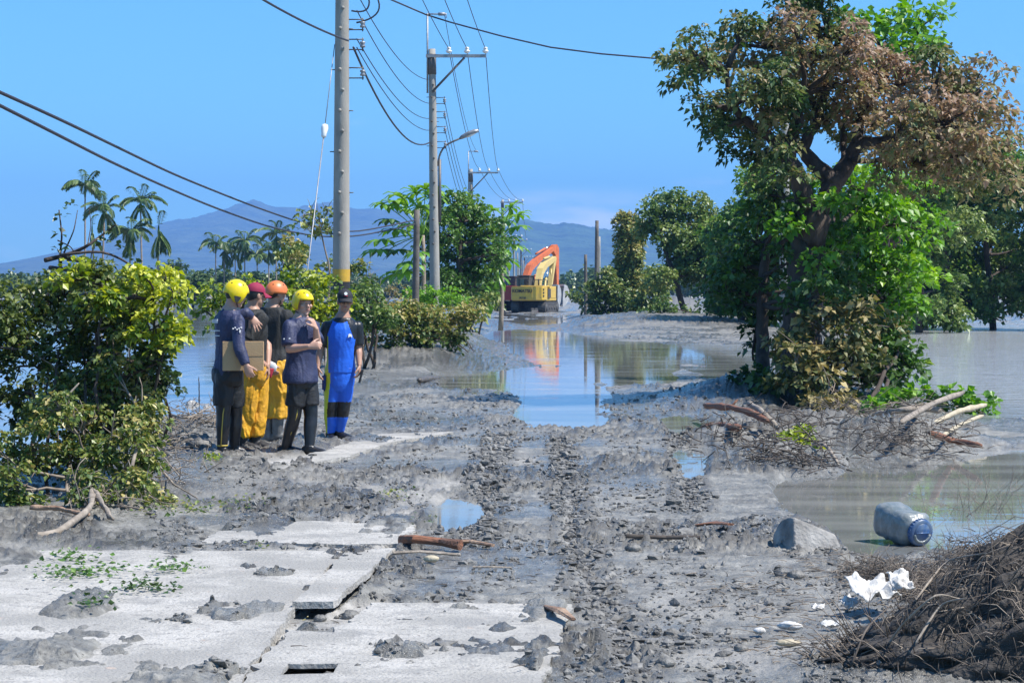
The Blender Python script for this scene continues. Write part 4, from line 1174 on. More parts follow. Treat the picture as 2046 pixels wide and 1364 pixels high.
tr = [([Gs(1598, 806, -.1), P(1604, 720, d), P(1600, 640, d), P(1607, 560, d), P(1615, 480, d), P(1622, 430, d)], 0.34, 0.24),
      ([P(1618, 450, d), P(1608, 400, d - .1), P(1590, 345, d - .2), P(1572, 300, d - .2), P(1590, 255, d), P(1600, 200, d)], 0.17, 0.07),
      ([P(1625, 440, d), P(1668, 365, d), P(1625, 325, d + .2), P(1600, 300, d + .3), P(1640, 230, d + .5), P(1650, 120, d + .5)], 0.16, 0.05),
      ([P(1660, 375, d), P(1692, 330, d + .3), P(1712, 292, d + .3), P(1765, 282, d + .2), P(1850, 260, d)], 0.16, 0.06),
      ([P(1712, 295, d + .3), P(1718, 240, d + .4), P(1740, 180, d + .4)], 0.10, 0.04),
      ([P(1572, 298, d - .2), P(1528, 268, d - .5), P(1480, 235, d - .6), P(1455, 185, d - .6), P(1452, 140, d - .6)], 0.085, 0.04),
      ([P(1690, 335, d + .4), P(1682, 280, d + .8), P(1690, 215, d + .9)], 0.06, 0.03)]
plant('broadleaf_tree', 'large tree with rust-brown topped crown and thick forked dark trunk right of the road', 'tree', base, blobs, 'lf_brown', 0.095, per=46, cl_r=0.23, dens=1.2, wood='bark', trunk_r=0.12, trunk_pts=tr, tintbase=0.33, tj=0.13, toptint=0.18, wide=0.36, droop=0.35)

# bright green crown top sprouting behind it, upper right
plant('green_tree', 'fresh green tree top rising behind the brown crown, upper right', 'tree', Gs(1790, 735), [PB(*b, dj=.8) for b in [(1790, 80, 39, 50, .1), (1840, 45, 39, 45, .15), (1800, 130, 39, 40, 0), (1740, 95, 39, 45, .05), (1850, 90, 39, 35, .1), (1700, 50, 39, 40, -.1)]],
      'lf_bright', 0.17, per=28, cl_r=0.30, dens=1.1, trunk_r=0.12, trunk_pts=[([Gs(1790, 735), P(1785, 500, 39), P(1795, 300, 39), P(1795, 120, 39)], .16, .05)])
# leafy green mass below the crown on the right
plant('green_tree', 'bright leafy tree below the brown crown, right of the dark trunk', 'tree', Gs(1760, 770), [PB(*b, dj=.7) for b in [(1720, 400, 35, 70, 0), (1790, 390, 35, 65, .15), (1680, 440, 35, 60, -.1), (1750, 470, 34.5, 75, .05), (1820, 450, 35, 60, .2), (1700, 520, 34.5, 70, -.1), (1780, 550, 34.5, 70, 0), (1830, 530, 34.5, 45, .2), (1740, 610, 34.5, 65, -.15), (1800, 620, 34.5, 50, .05), (1840, 580, 34.5, 35, .25), (1690, 580, 35, 60, -.25), (1665, 400, 31, 30, .1), (1670, 470, 31, 34, .05), (1655, 540, 30.8, 30, 0), (1700, 370, 33, 40, .1), (1575, 450, 31, 26, .0), (1640, 380, 35, 40, -.1), (1775, 680, 34, 45, -.1)]],
      'lf_bright', 0.12, per=36, cl_r=0.27, dens=1.2, trunk_r=0.09, stems=2, tintbase=0.38)
plant('green_tree', 'dark leaved tree with a thin dark trunk, left of the thick forked trunk', 'tree', Gs(1530, 790), [PB(*b, dj=.8) for b in [(1540, 430, 33, 55, .1), (1500, 480, 33, 55, 0), (1470, 540, 33, 60, -.1), (1530, 530, 33, 60, -.1), (1440, 580, 33, 45, -.05), (1490, 610, 33, 55, -.15), (1560, 500, 33.5, 55, -.1), (1550, 620, 32.5, 45, -.2), (1510, 670, 32.5, 40, -.2), (1590, 470, 33, 45, 0), (1640, 500, 32.5, 60, -.1), (1660, 580, 32.5, 55, -.2), (1505, 720, 32, 35, -.2), (1600, 430, 31, 35, .0), (1580, 520, 30.9, 38, -.05), (1640, 600, 30.9, 40, -.15), (1570, 600, 30.9, 36, -.1), (1650, 440, 31, 34, 0)]],
      'lf_green', 0.115, per=34, cl_r=0.25, dens=1.0, trunk_r=0.10, trunk_pts=[([Gs(1528, 795, -.1), P(1524, 680, 32.4), P(1523, 580, 32.4), P(1530, 500, 32.6), P(1540, 430, 33)], .12, .05)], tintbase=0.40)
# dried scrub and broken boughs round its foot
plant('scrub', 'tangle of dried yellow-brown boughs heaped round the thick trunk', 'scrub', Gs(1640, 812), [PB(*b, dj=.5) for b in [(1590, 690, 30.2, 45, .1), (1640, 660, 30.3, 50, .15), (1700, 650, 30.3, 50, .1), (1760, 660, 30.5, 50, .05), (1590, 740, 30, 45, .0), (1650, 730, 30, 55, .2), (1720, 730, 30, 55, -.1), (1620, 790, 29.8, 40, .1), (1560, 760, 30.2, 35, -.1), (1650, 800, 29.5, 45, .3)]],
      'lf_dry', 0.11, per=32, cl_r=0.22, dens=1.15, trunk_r=0.05, stems=3, tintbase=0.35, wood='bark_pale', kindpart='foliage', stemname='branches', bare=2)
plant('scrub', 'hanging dark green foliage low over the water right of the dried boughs', 'scrub', Gs(1745, 815), [PB(*b, dj=.5) for b in [(1760, 710, 31, 50, 0), (1800, 690, 31, 40, .1), (1740, 770, 30.5, 45, -.05), (1790, 760, 30.5, 35, 0), (1700, 790, 30.2, 40, -.1), (1810, 730, 31, 25, .05), (1540, 775, 31, 35, -.1), (1500, 765, 31.5, 25, -.15)]],
      'lf_green', 0.125, per=30, cl_r=0.22, dens=0.8, trunk_r=0.04, stems=2, tintbase=0.42, kindpart='foliage', stemname='branches', bare=1)
plant('fallen_branch', 'fallen leafy branch lying flat on the mud right of the big tree', 'branch', Gs(1830, 830), [PB(*b, dj=.2) for b in [(1780, 800, 28.6, 26, .1), (1830, 805, 28.6, 28, .15), (1880, 806, 28.6, 26, .0), (1740, 812, 28.4, 22, .1), (1920, 812, 28.6, 22, .15), (1960, 815, 28.6, 24, .1)]],
      'lf_bright', 0.12, per=24, cl_r=0.16, dens=0.9, trunk_r=0.03, tintbase=0.35, kindpart='foliage', stemname='branches', wood='bark_pale')
plant('fallen_branch', 'small yellow-green leafy clump half buried in the mud by the logs', 'branch', Gs(1590, 925), [PB(*b, dj=.1) for b in [(1550, 905, 21.6, 24, .1), (1590, 890, 21.8, 30, .2), (1620, 905, 21.6, 24, .1), (1540, 920, 21.3, 16, .2), (1605, 870, 22.2, 22, .15)]],
      'lf_yellow', 0.075, per=20, cl_r=0.11, dens=0.8, trunk_r=0.02, tintbase=0.30, kindpart='foliage', stemname='branches', wood='twig', tj=.22)

# ---- trees further back on the right
for lab, bpx, bpy_, dd, bl, lm in [
    ('broad rounded tree beyond the dirt heap, right of the vine-covered column', 1370, 648, 106, [(1310, 440, 35, 0), (1345, 425, 45, .05), (1390, 425, 45, 0), (1430, 440, 45, .05), (1340, 470, 40, -.1), (1400, 480, 50, -.1), (1450, 480, 45, 0), (1480, 450, 40, .05), (1360, 530, 45, -.1), (1420, 540, 50, -.15), (1300, 460, 25, 0), (1330, 550, 36, -.05), (1390, 520, 50, -.1), (1440, 500, 45, -.05), (1450, 560, 45, -.1), (1350, 500, 40, -.05)], 'lf_mid'),
    ('mid green tree between the rounded tree and the dark trunk', 1480, 655, 92, [(1500, 420, 45, .1), (1530, 390, 45, .1), (1480, 470, 50, 0), (1450, 520, 45, -.1), (1510, 520, 55, -.15), (1560, 430, 50, 0), (1540, 350, 35, .1), (1510, 360, 25, .15), (1470, 580, 40, -.1), (1520, 600, 40, -.15), (1440, 600, 35, -.1)], 'lf_green'),
    ('tall forest tree at the far right edge of the flood', 1890, 655, 92, [(1860, 400, 60, .1), (1900, 370, 55, .15), (1930, 420, 60, .05), (1880, 460, 60, 0), (1910, 520, 60, -.1), (1870, 560, 50, -.1), (1850, 620, 35, -.1), (1950, 620, 45, -.1), (1860, 500, 50, .05), (1940, 560, 55, -.05), (1930, 330, 50, .1), (1920, 590, 50, -.15), (1890, 620, 35, -.15), (1840, 480, 50, .1)], 'lf_green'),
    ('pale green feathery tree beside the tall forest tree', 1850, 656, 96, [(1840, 390, 50, .25), (1810, 430, 45, .15), (1850, 520, 50, .1), (1850, 590, 45, .0), (1820, 560, 45, -.05), (1850, 630, 30, -.1)], 'lf_bright'),
    ('dense dark tree standing right of the frame of foliage', 1985, 656, 92, [(1980, 380, 60, 0), (2010, 330, 55, .1), (2030, 430, 65, -.05), (1970, 480, 60, -.1), (2020, 540, 60, -.1), (1980, 600, 50, -.15), (2050, 600, 50, -.1), (2060, 500, 50, 0)], 'lf_mid'),
    ('big leafy tree at the right end of the shore', 2100, 658, 90, [(2100, 350, 70, 0), (2120, 440, 70, -.05), (2080, 520, 60, -.1), (2150, 560, 70, -.1), (2100, 610, 50, -.1), (2200, 500, 90, 0), (2250, 600, 60, -.1)], 'lf_green'),
    ('mid green tree between the bright leafy tree and the forest at the right edge', 1835, 657, 84, [(1830, 400, 45, .1), (1860, 440, 45, .05), (1825, 480, 45, 0), (1870, 500, 45, 0), (1835, 550, 45, -.05), (1880, 570, 45, -.05), (1840, 610, 40, -.1), (1890, 625, 35, -.1), (1850, 640, 25, -.1), (1910, 640, 25, -.1), (1880, 380, 40, .1), (1920, 460, 45, 0)], 'lf_mid'),
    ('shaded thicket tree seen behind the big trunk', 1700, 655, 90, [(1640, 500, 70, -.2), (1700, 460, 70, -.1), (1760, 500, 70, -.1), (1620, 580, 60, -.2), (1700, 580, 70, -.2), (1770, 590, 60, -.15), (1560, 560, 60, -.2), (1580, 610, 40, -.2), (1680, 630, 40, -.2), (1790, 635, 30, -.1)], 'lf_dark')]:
    c0 = G(bpx, bpy_); c0[1] = dd; c0[0] = (bpx - CX) * dd / F; c0[2] = gz(c0[0], dd)
    plant('tree', lab, 'tree', c0, [PB(a + random.uniform(-8, 8), b + random.uniform(-10, 10), dd, r * random.uniform(.7, 1.15), ts + random.uniform(-.05, .3), 2.2) for a, b, r, ts in bl], lm, 0.20, per=48, cl_r=0.5, dens=2.0, trunk_r=0.16, tintbase=.62, group='trees along the right shore', wide=0.4)

# vine-covered column
c0 = P(1258, 640, 124); c0[2] = gz(c0[0], 124)
col_bl = [PB(1256 + random.uniform(-5, 5), yy, 124, 27 - (6 if yy < 450 else 0) + (8 if yy > 600 else 0), random.uniform(-.1, .15) - (yy - 440) / 900, .2) for yy in range(452, 650, 17)]
plant('vine_column', 'tall upright column smothered in green and yellowish vines', 'vine', c0, col_bl, 'lf_scrub', 0.20, per=34, cl_r=0.36, dens=2.6, trunk_r=0.2, tintbase=0.68, tj=.2, group=None, kindpart='foliage', hollow=.6,
      trunk_pts=[([c0, c0 + ZA * 2, c0 + ZA * 5]  , .3, .2)])
plant('shrub', 'dark bush at the foot of the vine-covered column', 'shrub', P(1215, 640, 121) * [1, 1, 0] + [0, 0, .2], [PB(a, b, 121, r, t, 1) for a, b, r, t in [(1200, 610, 28, -.2), (1225, 590, 30, -.05), (1240, 620, 28, -.1), (1190, 580, 22, .05), (1215, 560, 22, .1)]], 'lf_scrub', 0.22, per=32, cl_r=0.42, dens=1.6, trunk_r=.06, stems=3, kindpart='foliage', stemname='stems')
plant('shrub', 'yellowish bush on the bank right of the vine-covered column', 'shrub', P(1290, 640, 120) * [1, 1, 0] + [0, 0, .4], [PB(a, b, 120, r, t, 1) for a, b, r, t in [(1285, 600, 28, .1), (1305, 570, 26, .2), (1270, 625, 22, 0), (1300, 620, 22, .05), (1320, 590, 16, .2)]], 'lf_scrub', 0.22, per=32, cl_r=0.42, dens=1.6, trunk_r=.06, stems=3, kindpart='foliage', stemname='stems')
plant('shrub', 'small bush on the bank left of the dark bush, near the water', 'shrub', P(1170, 625, 135) * [1, 1, 0] + [0, 0, .2], [PB(a, b, 135, r, t, 1) for a, b, r, t in [(1160, 605, 16, 0), (1175, 590, 18, .1), (1150, 590, 12, .1), (1180, 615, 14, -.1)]], 'lf_scrub', 0.26, per=20, cl_r=0.4, trunk_r=.05, stems=2, kindpart='foliage', stemname='stems')

# ---- left: hedge and trees by the second pole
dd = 74
c0 = np.array([(920 - CX) * dd / F, dd, .2])
plant('round_tree', 'dense dark rounded tree behind the second utility pole', 'tree', c0, [PB(a, b, dd, r, t, 1.2) for a, b, r, t in [(910, 410, 34, .15), (880, 430, 32, .1), (940, 430, 38, .1), (975, 440, 30, .1), (890, 470, 42, 0), (940, 480, 48, 0), (985, 475, 28, .05), (870, 505, 32, -.05), (920, 530, 45, -.1), (965, 525, 38, -.05), (875, 550, 30, -.1), (900, 575, 35, -.15), (950, 570, 35, -.1), (990, 510, 22, 0), (858, 470, 20, 0)]],
      'lf_green', 0.14, per=40, cl_r=0.34, dens=1.5, trunk_r=0.14, tintbase=0.55, hollow=.45, group=None)

# papaya-like plants with big lobed leaves
def lobed_leaf(mb, stem_a, c, s, tint):
    """one big palmate leaf: petiole plus seven drooping lobes"""
    ax = c - stem_a; ax[2] *= 0.3; ax /= np.linalg.norm(ax) + 1e-9
    sd_ = np.cross(ax, ZA); sd_ /= np.linalg.norm(sd_)
    for k in range(9):
        an = (k - 4) / 4 * 2.3
        dr = ax * math.cos(an) + sd_ * math.sin(an) + ZA * random.uniform(-.1, .12)
        L = s * (1 - 0.28 * abs(k - 4) / 4) * random.uniform(.85, 1.1)
        wv = np.cross(dr, ZA); wv /= np.linalg.norm(wv) + 1e-9
        u = [c, c + dr * L * .4 + ZA * .05 * s, c + dr * L * .75 - ZA * .04 * s, c + dr * L - ZA * .26 * s]
        w_ = [0.03 * s, 0.13 * s, 0.15 * s, 0.01 * s]
        V = []
        for q, ww in zip(u, w_): V += [q - wv * ww - ZA * .03 * s, q, q + wv * ww - ZA * .03 * s]
        Q = []
        for i in range(3):
            Q += [(3*i, 3*i+3, 3*i+4, 3*i+1), (3*i+1, 3*i+4, 3*i+5, 3*i+2)]
        mb.add(V, Q, None, tint + random.uniform(-.12, .12))
    mb.tube(curve3(stem_a, (stem_a + c) / 2 + ZA * .12, c, 5), 0.016, 5, a=0.7)

def papaya(label, base, top, leaf_px, d, s):
    t = thing('papaya_tree', label, 'tree', base, None)
    top = np.asarray(top); mb = MB(); mb.tube(curve3(base, (base + top) / 2 + XA * .1, top, 8), np.linspace(.10, .06, 8), 9); mb.build('trunk', M['bark_pale'], t)
    for px, py, ts in leaf_px:
        c = P(px, py, d + random.uniform(-1, 1))
        mb = MB(); lobed_leaf(mb, top + (c - top) * 0.04, c, s * random.uniform(.8, 1.15), .5 + ts); mb.build('leaf', M['lf_bright'] if ts >= 0 else M['lf_green'], t, smooth=False)
d = 72
papaya('papaya tree with big lobed leaves spreading left of the second utility pole', np.array([(842 - CX) * d / F, d, .2]), P(845, 470, d),
       [(790, 405, .2), (805, 395, .3), (770, 410, .1), (830, 385, .2), (850, 378, .2), (815, 420, .15), (780, 440, -.05), (795, 460, .1), (765, 480, .1), (775, 500, -.1), (800, 500, -.1), (825, 450, .15), (840, 415, .2), (755, 500, .0), (815, 540, .1), (790, 545, .15), (860, 395, .2), (870, 380, .1), (835, 505, 0), (822, 525, .1)], d, 0.75)
papaya('papaya tree with big leaves right of the dense round tree', np.array([(1000 - CX) * 78 / F, 78, .2]), P(1000, 480, 78),
       [(1020, 415, .2), (1035, 430, .15), (1010, 440, .1), (1030, 455, .1), (985, 420, .1), (1015, 475, .05), (1025, 490, .1), (1000, 500, .1), (1010, 520, .05), (985, 530, .15), (995, 550, .1), (975, 560, .1), (965, 580, .15), (982, 572, .1), (996, 548, .05), (955, 550, .1), (985, 595, .1)], 78, 0.72)

def hedge(name, lab, dd, bl, lm, size, per, cl, tb, **k):
    bx_ = np.mean([b[0] for b in bl]); z_ = gz((bx_ - CX) * dd / F, dd)
    return plant(name, lab, 'shrub', np.array([(bx_ - CX) * dd / F, dd, z_]), [PB(a, b, dd, r, t, k.pop('dj', .5) if False else .5) for a, b, r, t in bl], lm, size, per=per, cl_r=cl, tintbase=tb, kindpart='foliage', stemname='stems', stems=4, trunk_r=.035, **k)
hedge('shrub', 'yellow-green hedge bush on the mud bank just right of the men', 47, [(760, 640, 34, .1), (800, 650, 34, .15), (840, 640, 36, .0), (880, 645, 36, .15), (920, 640, 32, .2), (950, 630, 24, .1), (780, 680, 28, -.1), (850, 680, 30, -.15), (740, 670, 26, .05), (900, 680, 28, -.1), (820, 625, 26, .15)], 'lf_scrub', .10, 30, .21, .6, tj=.22, dens=1.5)
hedge('shrub', 'fresh green bush at the foot of the second utility pole', 57, [(830, 610, 28, .1), (870, 590, 28, .15), (890, 600, 26, .1), (850, 620, 26, 0), (910, 610, 22, .1), (810, 620, 20, 0)], 'lf_bright', .11, 30, .25, .40)
hedge('shrub', 'pale half-bare shrub behind the cap of the man in blue', 52, [(745, 600, 26, .2), (770, 610, 26, .1), (720, 590, 26, .05), (735, 560, 24, .0), (715, 620, 24, .1), (790, 590, 18, .2)], 'lf_dry', .09, 18, .22, .35, dens=.7, bare=5, wood='twig')
hedge('shrub', 'thin olive scrub at the water edge by the far end of the hedge', 66, [(940, 610, 20, 0), (960, 620, 18, .1), (925, 620, 20, .1), (975, 600, 12, 0)], 'lf_scrub', .14, 24, .28, .45, bare=3)
hedge('shrub', 'yellowish leafy hedge bush behind the helmets of the men', 33, [(430, 600, 30, .15), (410, 620, 22, .1), (470, 590, 28, .2), (520, 600, 30, .25), (560, 590, 30, .1), (600, 600, 32, .3), (640, 620, 34, .35), (660, 650, 30, .25), (440, 640, 24, -.1), (620, 570, 22, .1), (650, 575, 24, .0), (500, 570, 18, .2), (590, 560, 20, 0), (690, 620, 24, .1), (690, 600, 20, .1), (600, 650, 36, .1), (540, 650, 36, 0)], 'lf_yellow', .085, 30, .16, .30, tj=.22, dens=1.0)
hedge('shrub', 'dark olive bushes between the nearest pole and the helmets', 44, [(640, 550, 20, .0), (660, 535, 18, .1), (620, 560, 18, .1), (700, 545, 18, .1), (720, 535, 14, .15), (690, 575, 22, 0), (580, 500, 14, .3), (590, 520, 13, .3)], 'lf_scrub', .10, 24, .20, .40, bare=3, wood='twig')
hedge('shrub', 'dense green shrub right behind the man in blue, left of the hedge bush', 43, [(705, 610, 24, .1), (730, 595, 24, .15), (755, 610, 24, .1), (720, 640, 26, 0), (750, 650, 26, -.05), (735, 570, 18, .2), (700, 650, 22, -.05), (770, 640, 22, .05)], 'lf_mid', .10, 32, .20, .42, dens=1.3)
hedge('shrub', 'low green thicket under the trees on the far right bank', 98, [(1330, 615, 20, .1), (1370, 625, 18, 0), (1420, 615, 24, .05), (1460, 610, 26, .1), (1500, 615, 28, 0), (1440, 630, 18, -.05), (1480, 632, 20, -.05), (1300, 628, 14, .1)], 'lf_mid', .20, 32, .42, .40, dens=1.5)
hedge('shrub', 'olive brush along the water edge behind the far hedge end', 88, [(900, 600, 20, .1), (930, 595, 22, .05), (960, 605, 18, .1), (985, 612, 14, .1), (870, 600, 20, 0)], 'lf_scrub', .18, 30, .36, .5, dens=1.4)
plant('sapling', 'sparse wispy tree with few leaves just left of the nearest pole', 'tree', Gs(660, 780), [PB(a, b, 38, r, t, .4) for a, b, r, t in [(620, 430, 20, 0), (640, 445, 22, .1), (655, 425, 16, 0), (610, 450, 14, 0), (630, 465, 14, .1), (655, 460, 14, .1)]], 'lf_scrub', .10, per=10, cl_r=.16, dens=.8, trunk_r=.03, bare=3, trunk_pts=[([Gs(650, 790), P(655, 620, 38), P(660, 540, 38), P(640, 460, 38)], .03, .012)], wood='twig')

# ---- near left bushes
d = 17.6
plant('shrub', 'big dark green bush filling the left edge beside the flood', 'shrub', Gs(190, 985), [PB(a, b, d, r, t, .7) for a, b, r, t in
      [(130, 590, 50, .05), (180, 560, 45, .2), (215, 590, 48, .1), (150, 650, 55, -.05), (210, 660, 55, -.1), (100, 700, 60, -.15), (170, 730, 60, -.1), (240, 720, 50, -.1), (290, 740, 40, -.2), (60, 620, 60, 0), (20, 680, 70, 0), (-60, 640, 80, .0), (-40, 760, 80, -.1), (60, 790, 70, -.1), (260, 660, 48, -.05), (320, 720, 32, -.15), (200, 540, 25, .25), (190, 800, 50, -.05), (-150, 700, 90, 0), (270, 770, 35, -.1)]],
      'lf_olive', .052, per=44, cl_r=.115, dens=1.05, trunk_r=.018, stems=6, tintbase=.36, tj=.22, kindpart='foliage', stemname='stems', bare=1)
plant('shrub', 'bright yellow-green leafy bush at the left, leaning over the water', 'shrub', Gs(270, 960), [PB(a, b, 17.3, r, t, .5) for a, b, r, t in
      [(270, 590, 40, .1), (310, 600, 40, .25), (345, 590, 28, .2), (340, 640, 36, .25), (300, 660, 42, .1), (260, 630, 40, 0), (350, 680, 22, .1), (330, 700, 28, -.1), (235, 600, 36, .0), (335, 560, 20, .25), (280, 550, 14, .3), (245, 570, 22, .2), (200, 600, 30, .05), (140, 555, 26, .1)]],
      'lf_yellow', .056, per=42, cl_r=.11, dens=1.0, trunk_r=.018, stems=4, tintbase=.42, tj=.24, kindpart='foliage', stemname='stems', wood='bark')
plant('scrub', 'low flattened brownish scrub at the foot of the left bushes', 'scrub', Gs(200, 1010), [PB(a, b, dd_, r, t, .3) for a, b, dd_, r, t in
      [(150, 860, 16.9, 45, -.05), (220, 850, 17, 45, .0), (280, 830, 17, 40, .1), (310, 870, 17, 26, .1), (140, 920, 16.4, 45, -.05), (210, 920, 16.4, 45, -.05), (270, 910, 16.5, 36, .05), (150, 980, 15.9, 40, -.1), (210, 985, 15.9, 40, .0), (270, 975, 16, 34, .1), (60, 900, 16.5, 60, 0), (40, 980, 16, 50, 0), (-60, 940, 16.3, 80, 0), (300, 930, 16.5, 20, .15), (320, 1005, 15.8, 16, .15), (250, 790, 17.2, 40, .05), (130, 770, 17, 48, 0), (185, 790, 17, 45, .0), (235, 745, 17.2, 40, .0), (270, 825, 17, 36, .05), (90, 830, 17, 50, 0), (300, 800, 17, 24, .1), (170, 850, 16.6, 40, .05), (250, 880, 16.6, 36, .1), (120, 820, 16.5, 40, .0)]],
      'lf_scrub', .046, per=44, cl_r=.105, dens=1.4, trunk_r=.02, stems=6, tintbase=.50, tj=.24, kindpart='foliage', stemname='stems', wood='twig', bare=3)
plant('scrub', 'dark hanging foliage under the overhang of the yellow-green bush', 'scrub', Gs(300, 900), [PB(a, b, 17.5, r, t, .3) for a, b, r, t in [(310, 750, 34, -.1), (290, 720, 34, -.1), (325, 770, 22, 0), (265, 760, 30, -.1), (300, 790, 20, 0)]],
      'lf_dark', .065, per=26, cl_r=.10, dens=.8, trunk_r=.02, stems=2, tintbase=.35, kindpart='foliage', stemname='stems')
# bare broken branches above the left bush
t = thing('broken_branch', 'bare broken branch with a few hanging leaves above the left bush', 'branch', P(140, 560, 18.4))
mb = MB()
for pts, r0, r1 in [([(90, 520), (140, 508), (175, 492), (210, 465), (230, 450)], .022, .006), ([(120, 510), (200, 500), (250, 520), (300, 560), (330, 590)], .014, .005), ([(130, 512), (150, 520), (190, 525)], .026, .010), ([(100, 535), (140, 540), (165, 545)], .022, .008),
                    ([(128, 505), (148, 460), (155, 420)], .008, .003), ([(115, 480), (140, 492), (150, 505)], .006, .004), ([(120, 512), (122, 560), (126, 640)], .016, .02), ([(118, 420), (124, 470), (120, 510)], .006, .01), ([(175, 490), (182, 450), (178, 415)], .005, .003)]:
    p = np.array([P(a, b, 18.4 + random.uniform(-.15, .15)) for a, b in pts])
    k = np.linspace(0, len(p) - 1, 12); p = np.stack([np.interp(k, np.arange(len(p)), p[:, i]) for i in range(3)], 1); p[1:-1] = (p[:-2] + 2*p[1:-1] + p[2:]) / 4
    mb.tube(p, np.linspace(r0, r1, 12), 7)
mb.build('branch', M['bark'], t)
mb = MB(); C = np.array([P(a, b, 18.4) for a, b in [(120, 470), (126, 435), (140, 415), (165, 525), (208, 485), (225, 462), (235, 495), (120, 500), (150, 520), (290, 420), (118, 545), (130, 560), (265, 525)]])
cluster_cloud(mb, C, np.full(len(C), .05), 7, .06, np.full(len(C), .35)); mb.build('leaf_sprays', M['lf_dark'], t, smooth=False, kind='stuff')

# ---- areca palms far left
def frond_mesh(kind, seed):
    rs = random.Random(seed); mb = MB()
    L = 1.75 if kind != 'hang' else 1.5
    t_ = np.linspace(0, 1, 12)
    if kind == 'arch': x = L * t_ * (1 - .15 * t_); z = L * (0.62 * t_ - 0.85 * t_ ** 2.2)
    elif kind == 'up': x = L * .55 * t_; z = L * (1.0 * t_ - .45 * t_ ** 2.5)
    else: x = L * .22 * np.sin(t_ * 2); z = -L * t_
    pts = np.stack([x, 0 * x, z], 1); mb.tube(pts, np.linspace(.03, .008, 12), 5, a=.7)
    for i in range(1, 12):
        for s in (-1, 1):
            for h in (0, .5):
                if i + h > 11: continue
                q = pts[i] + (pts[min(i+1, 11)] - pts[i]) * h
                T = pts[min(i + 1, 11)] - pts[i - 1]; T /= np.linalg.norm(T)
                dv = T * .75 + np.array([0, s * .8, 0]) + np.array([0, 0, -.35]) ; dv /= np.linalg.norm(dv)
                l = .52 * math.sin(math.pi * min(.95, .15 + .8 * t_[i])) * rs.uniform(.8, 1.15)
                w = np.cross(dv, [0, 0, 1.0]); w /= np.linalg.norm(w) + 1e-6; w *= .065
                mid = q + dv * l * .55; tip = q + dv * l - ZA * l * .35
                mb.add([q, mid + w, tip, mid - w], [[0, 1, 2, 3]], None, rs.uniform(.1, .9) if kind != 'hang' else rs.uniform(.3, 1))
    return mb
fronds = {k: frond_mesh(k, i).mesh('frond', [M['lf_palm']], False) for i, k in enumerate(('arch', 'up', 'hang'))}
M['dead_frond'] = mat('dead_frond', (0.16, 0.13, 0.07), .8, (0.09, 0.075, 0.045), 3)
def palm(px, py, d, scale, label, style, lean=0.0, k=9):
    top = P(px, py, d); base = np.array([top[0] - lean, d, .2])
    t = thing('areca_palm', label, 'palm', base, 'slender palms along the far flood')
    mb = MB(); tr_ = curve3(base, (base + top) / 2 + XA * lean * .3, top - ZA * .5 * scale, 10); mb.tube(tr_, np.linspace(.085, .06, 10) * max(1, scale * .8), 7); mb.build('trunk', M['bark_pale'], t)
    mb = MB(); mb.tube([top - ZA * .9 * scale, top - ZA * .45 * scale, top + ZA * .05], [.07 * scale, .10 * scale, .05 * scale], 8); mb.build('crownshaft', M['lf_palm'], t)
    for i in range(k + (4 if style != 'hang' else 2)):
        kd = {'full': ('up' if i < 3 else 'arch'), 'ragged': ('up' if i < 3 else ('hang' if i % 4 == 3 else 'arch')), 'hang': ('hang' if i > 0 else 'up')}[style]
        o = bpy.data.objects.new('frond', fronds[kd]); COL.objects.link(o); o.parent = t
        o.location = tuple(top - base + ZA * (.0 if kd != 'hang' else -.1 - (.5 * i / k if style == 'hang' else 0)))
        a = i * 2.4 + random.uniform(-.3, .3) if style != 'hang' else random.gauss(-.3, .9)
        o.rotation_euler = (random.uniform(-.35, .35), random.uniform(-.4, .3), a); o.scale = (scale * random.uniform(.95, 1.3),) * 3
    return t
for a in [(170, 372, 165, 1.0, 'tallest palm at the far left, crown high against open sky', 'full', 0, 9), (208, 418, 150, .95, 'ragged palm with drooping fronds second from the left', 'ragged', .3, 9), (281, 402, 160, 1.0, 'slim tall palm with its fronds blown to one side', 'ragged', -.2, 7),
          (262, 462, 155, 1.0, 'leaning lower palm with shaggy hanging fronds beneath its crown', 'ragged', .4, 11), (317, 452, 150, .9, 'broken palm whose fronds hang straight down its stem', 'hang', .2, 7),
          (431, 488, 235, 1.15, 'leftmost palm of the small cluster above the first yellow helmet', 'full', 0, 8), (448, 500, 240, 1.1, 'second short palm of the cluster above the yellow helmet', 'ragged', 0, 8), (470, 503, 240, 1.1, 'third palm of the cluster, smaller and thin', 'ragged', 0, 7), (489, 482, 235, 1.2, 'tallest palm of the cluster above the maroon cap', 'ragged', 0, 9),
          (514, 512, 235, 1.15, 'low palm with wide dark spreading fronds above the maroon cap', 'full', 0, 9), (537, 500, 225, 1.0, 'slender palm above the orange helmet', 'ragged', 0, 8), (552, 468, 220, 1.15, 'palm just right of and above the orange helmet', 'ragged', 0, 8), (566, 480, 230, 1.0, 'last palm of the cluster, by the yellowish tree', 'ragged', 0, 7), (184, 452, 170, .8, 'thin bent bare palm beside the tallest palm', 'hang', -.5, 2)]:
    palm(*a)
plant('tree', 'small yellowish-leaved tree right of the palm cluster', 'tree', np.array([(590 - CX) * 60 / F, 60, .1]), [PB(a, b, 60, r, t, .5) for a, b, r, t in [(580, 490, 16, .2), (592, 510, 18, .2), (600, 490, 14, .1), (575, 515, 12, 0), (595, 545, 16, -.1), (575, 540, 12, 0)]], 'lf_scrub', .16, per=22, cl_r=.22, dens=.9, trunk_r=.05, tintbase=.5)

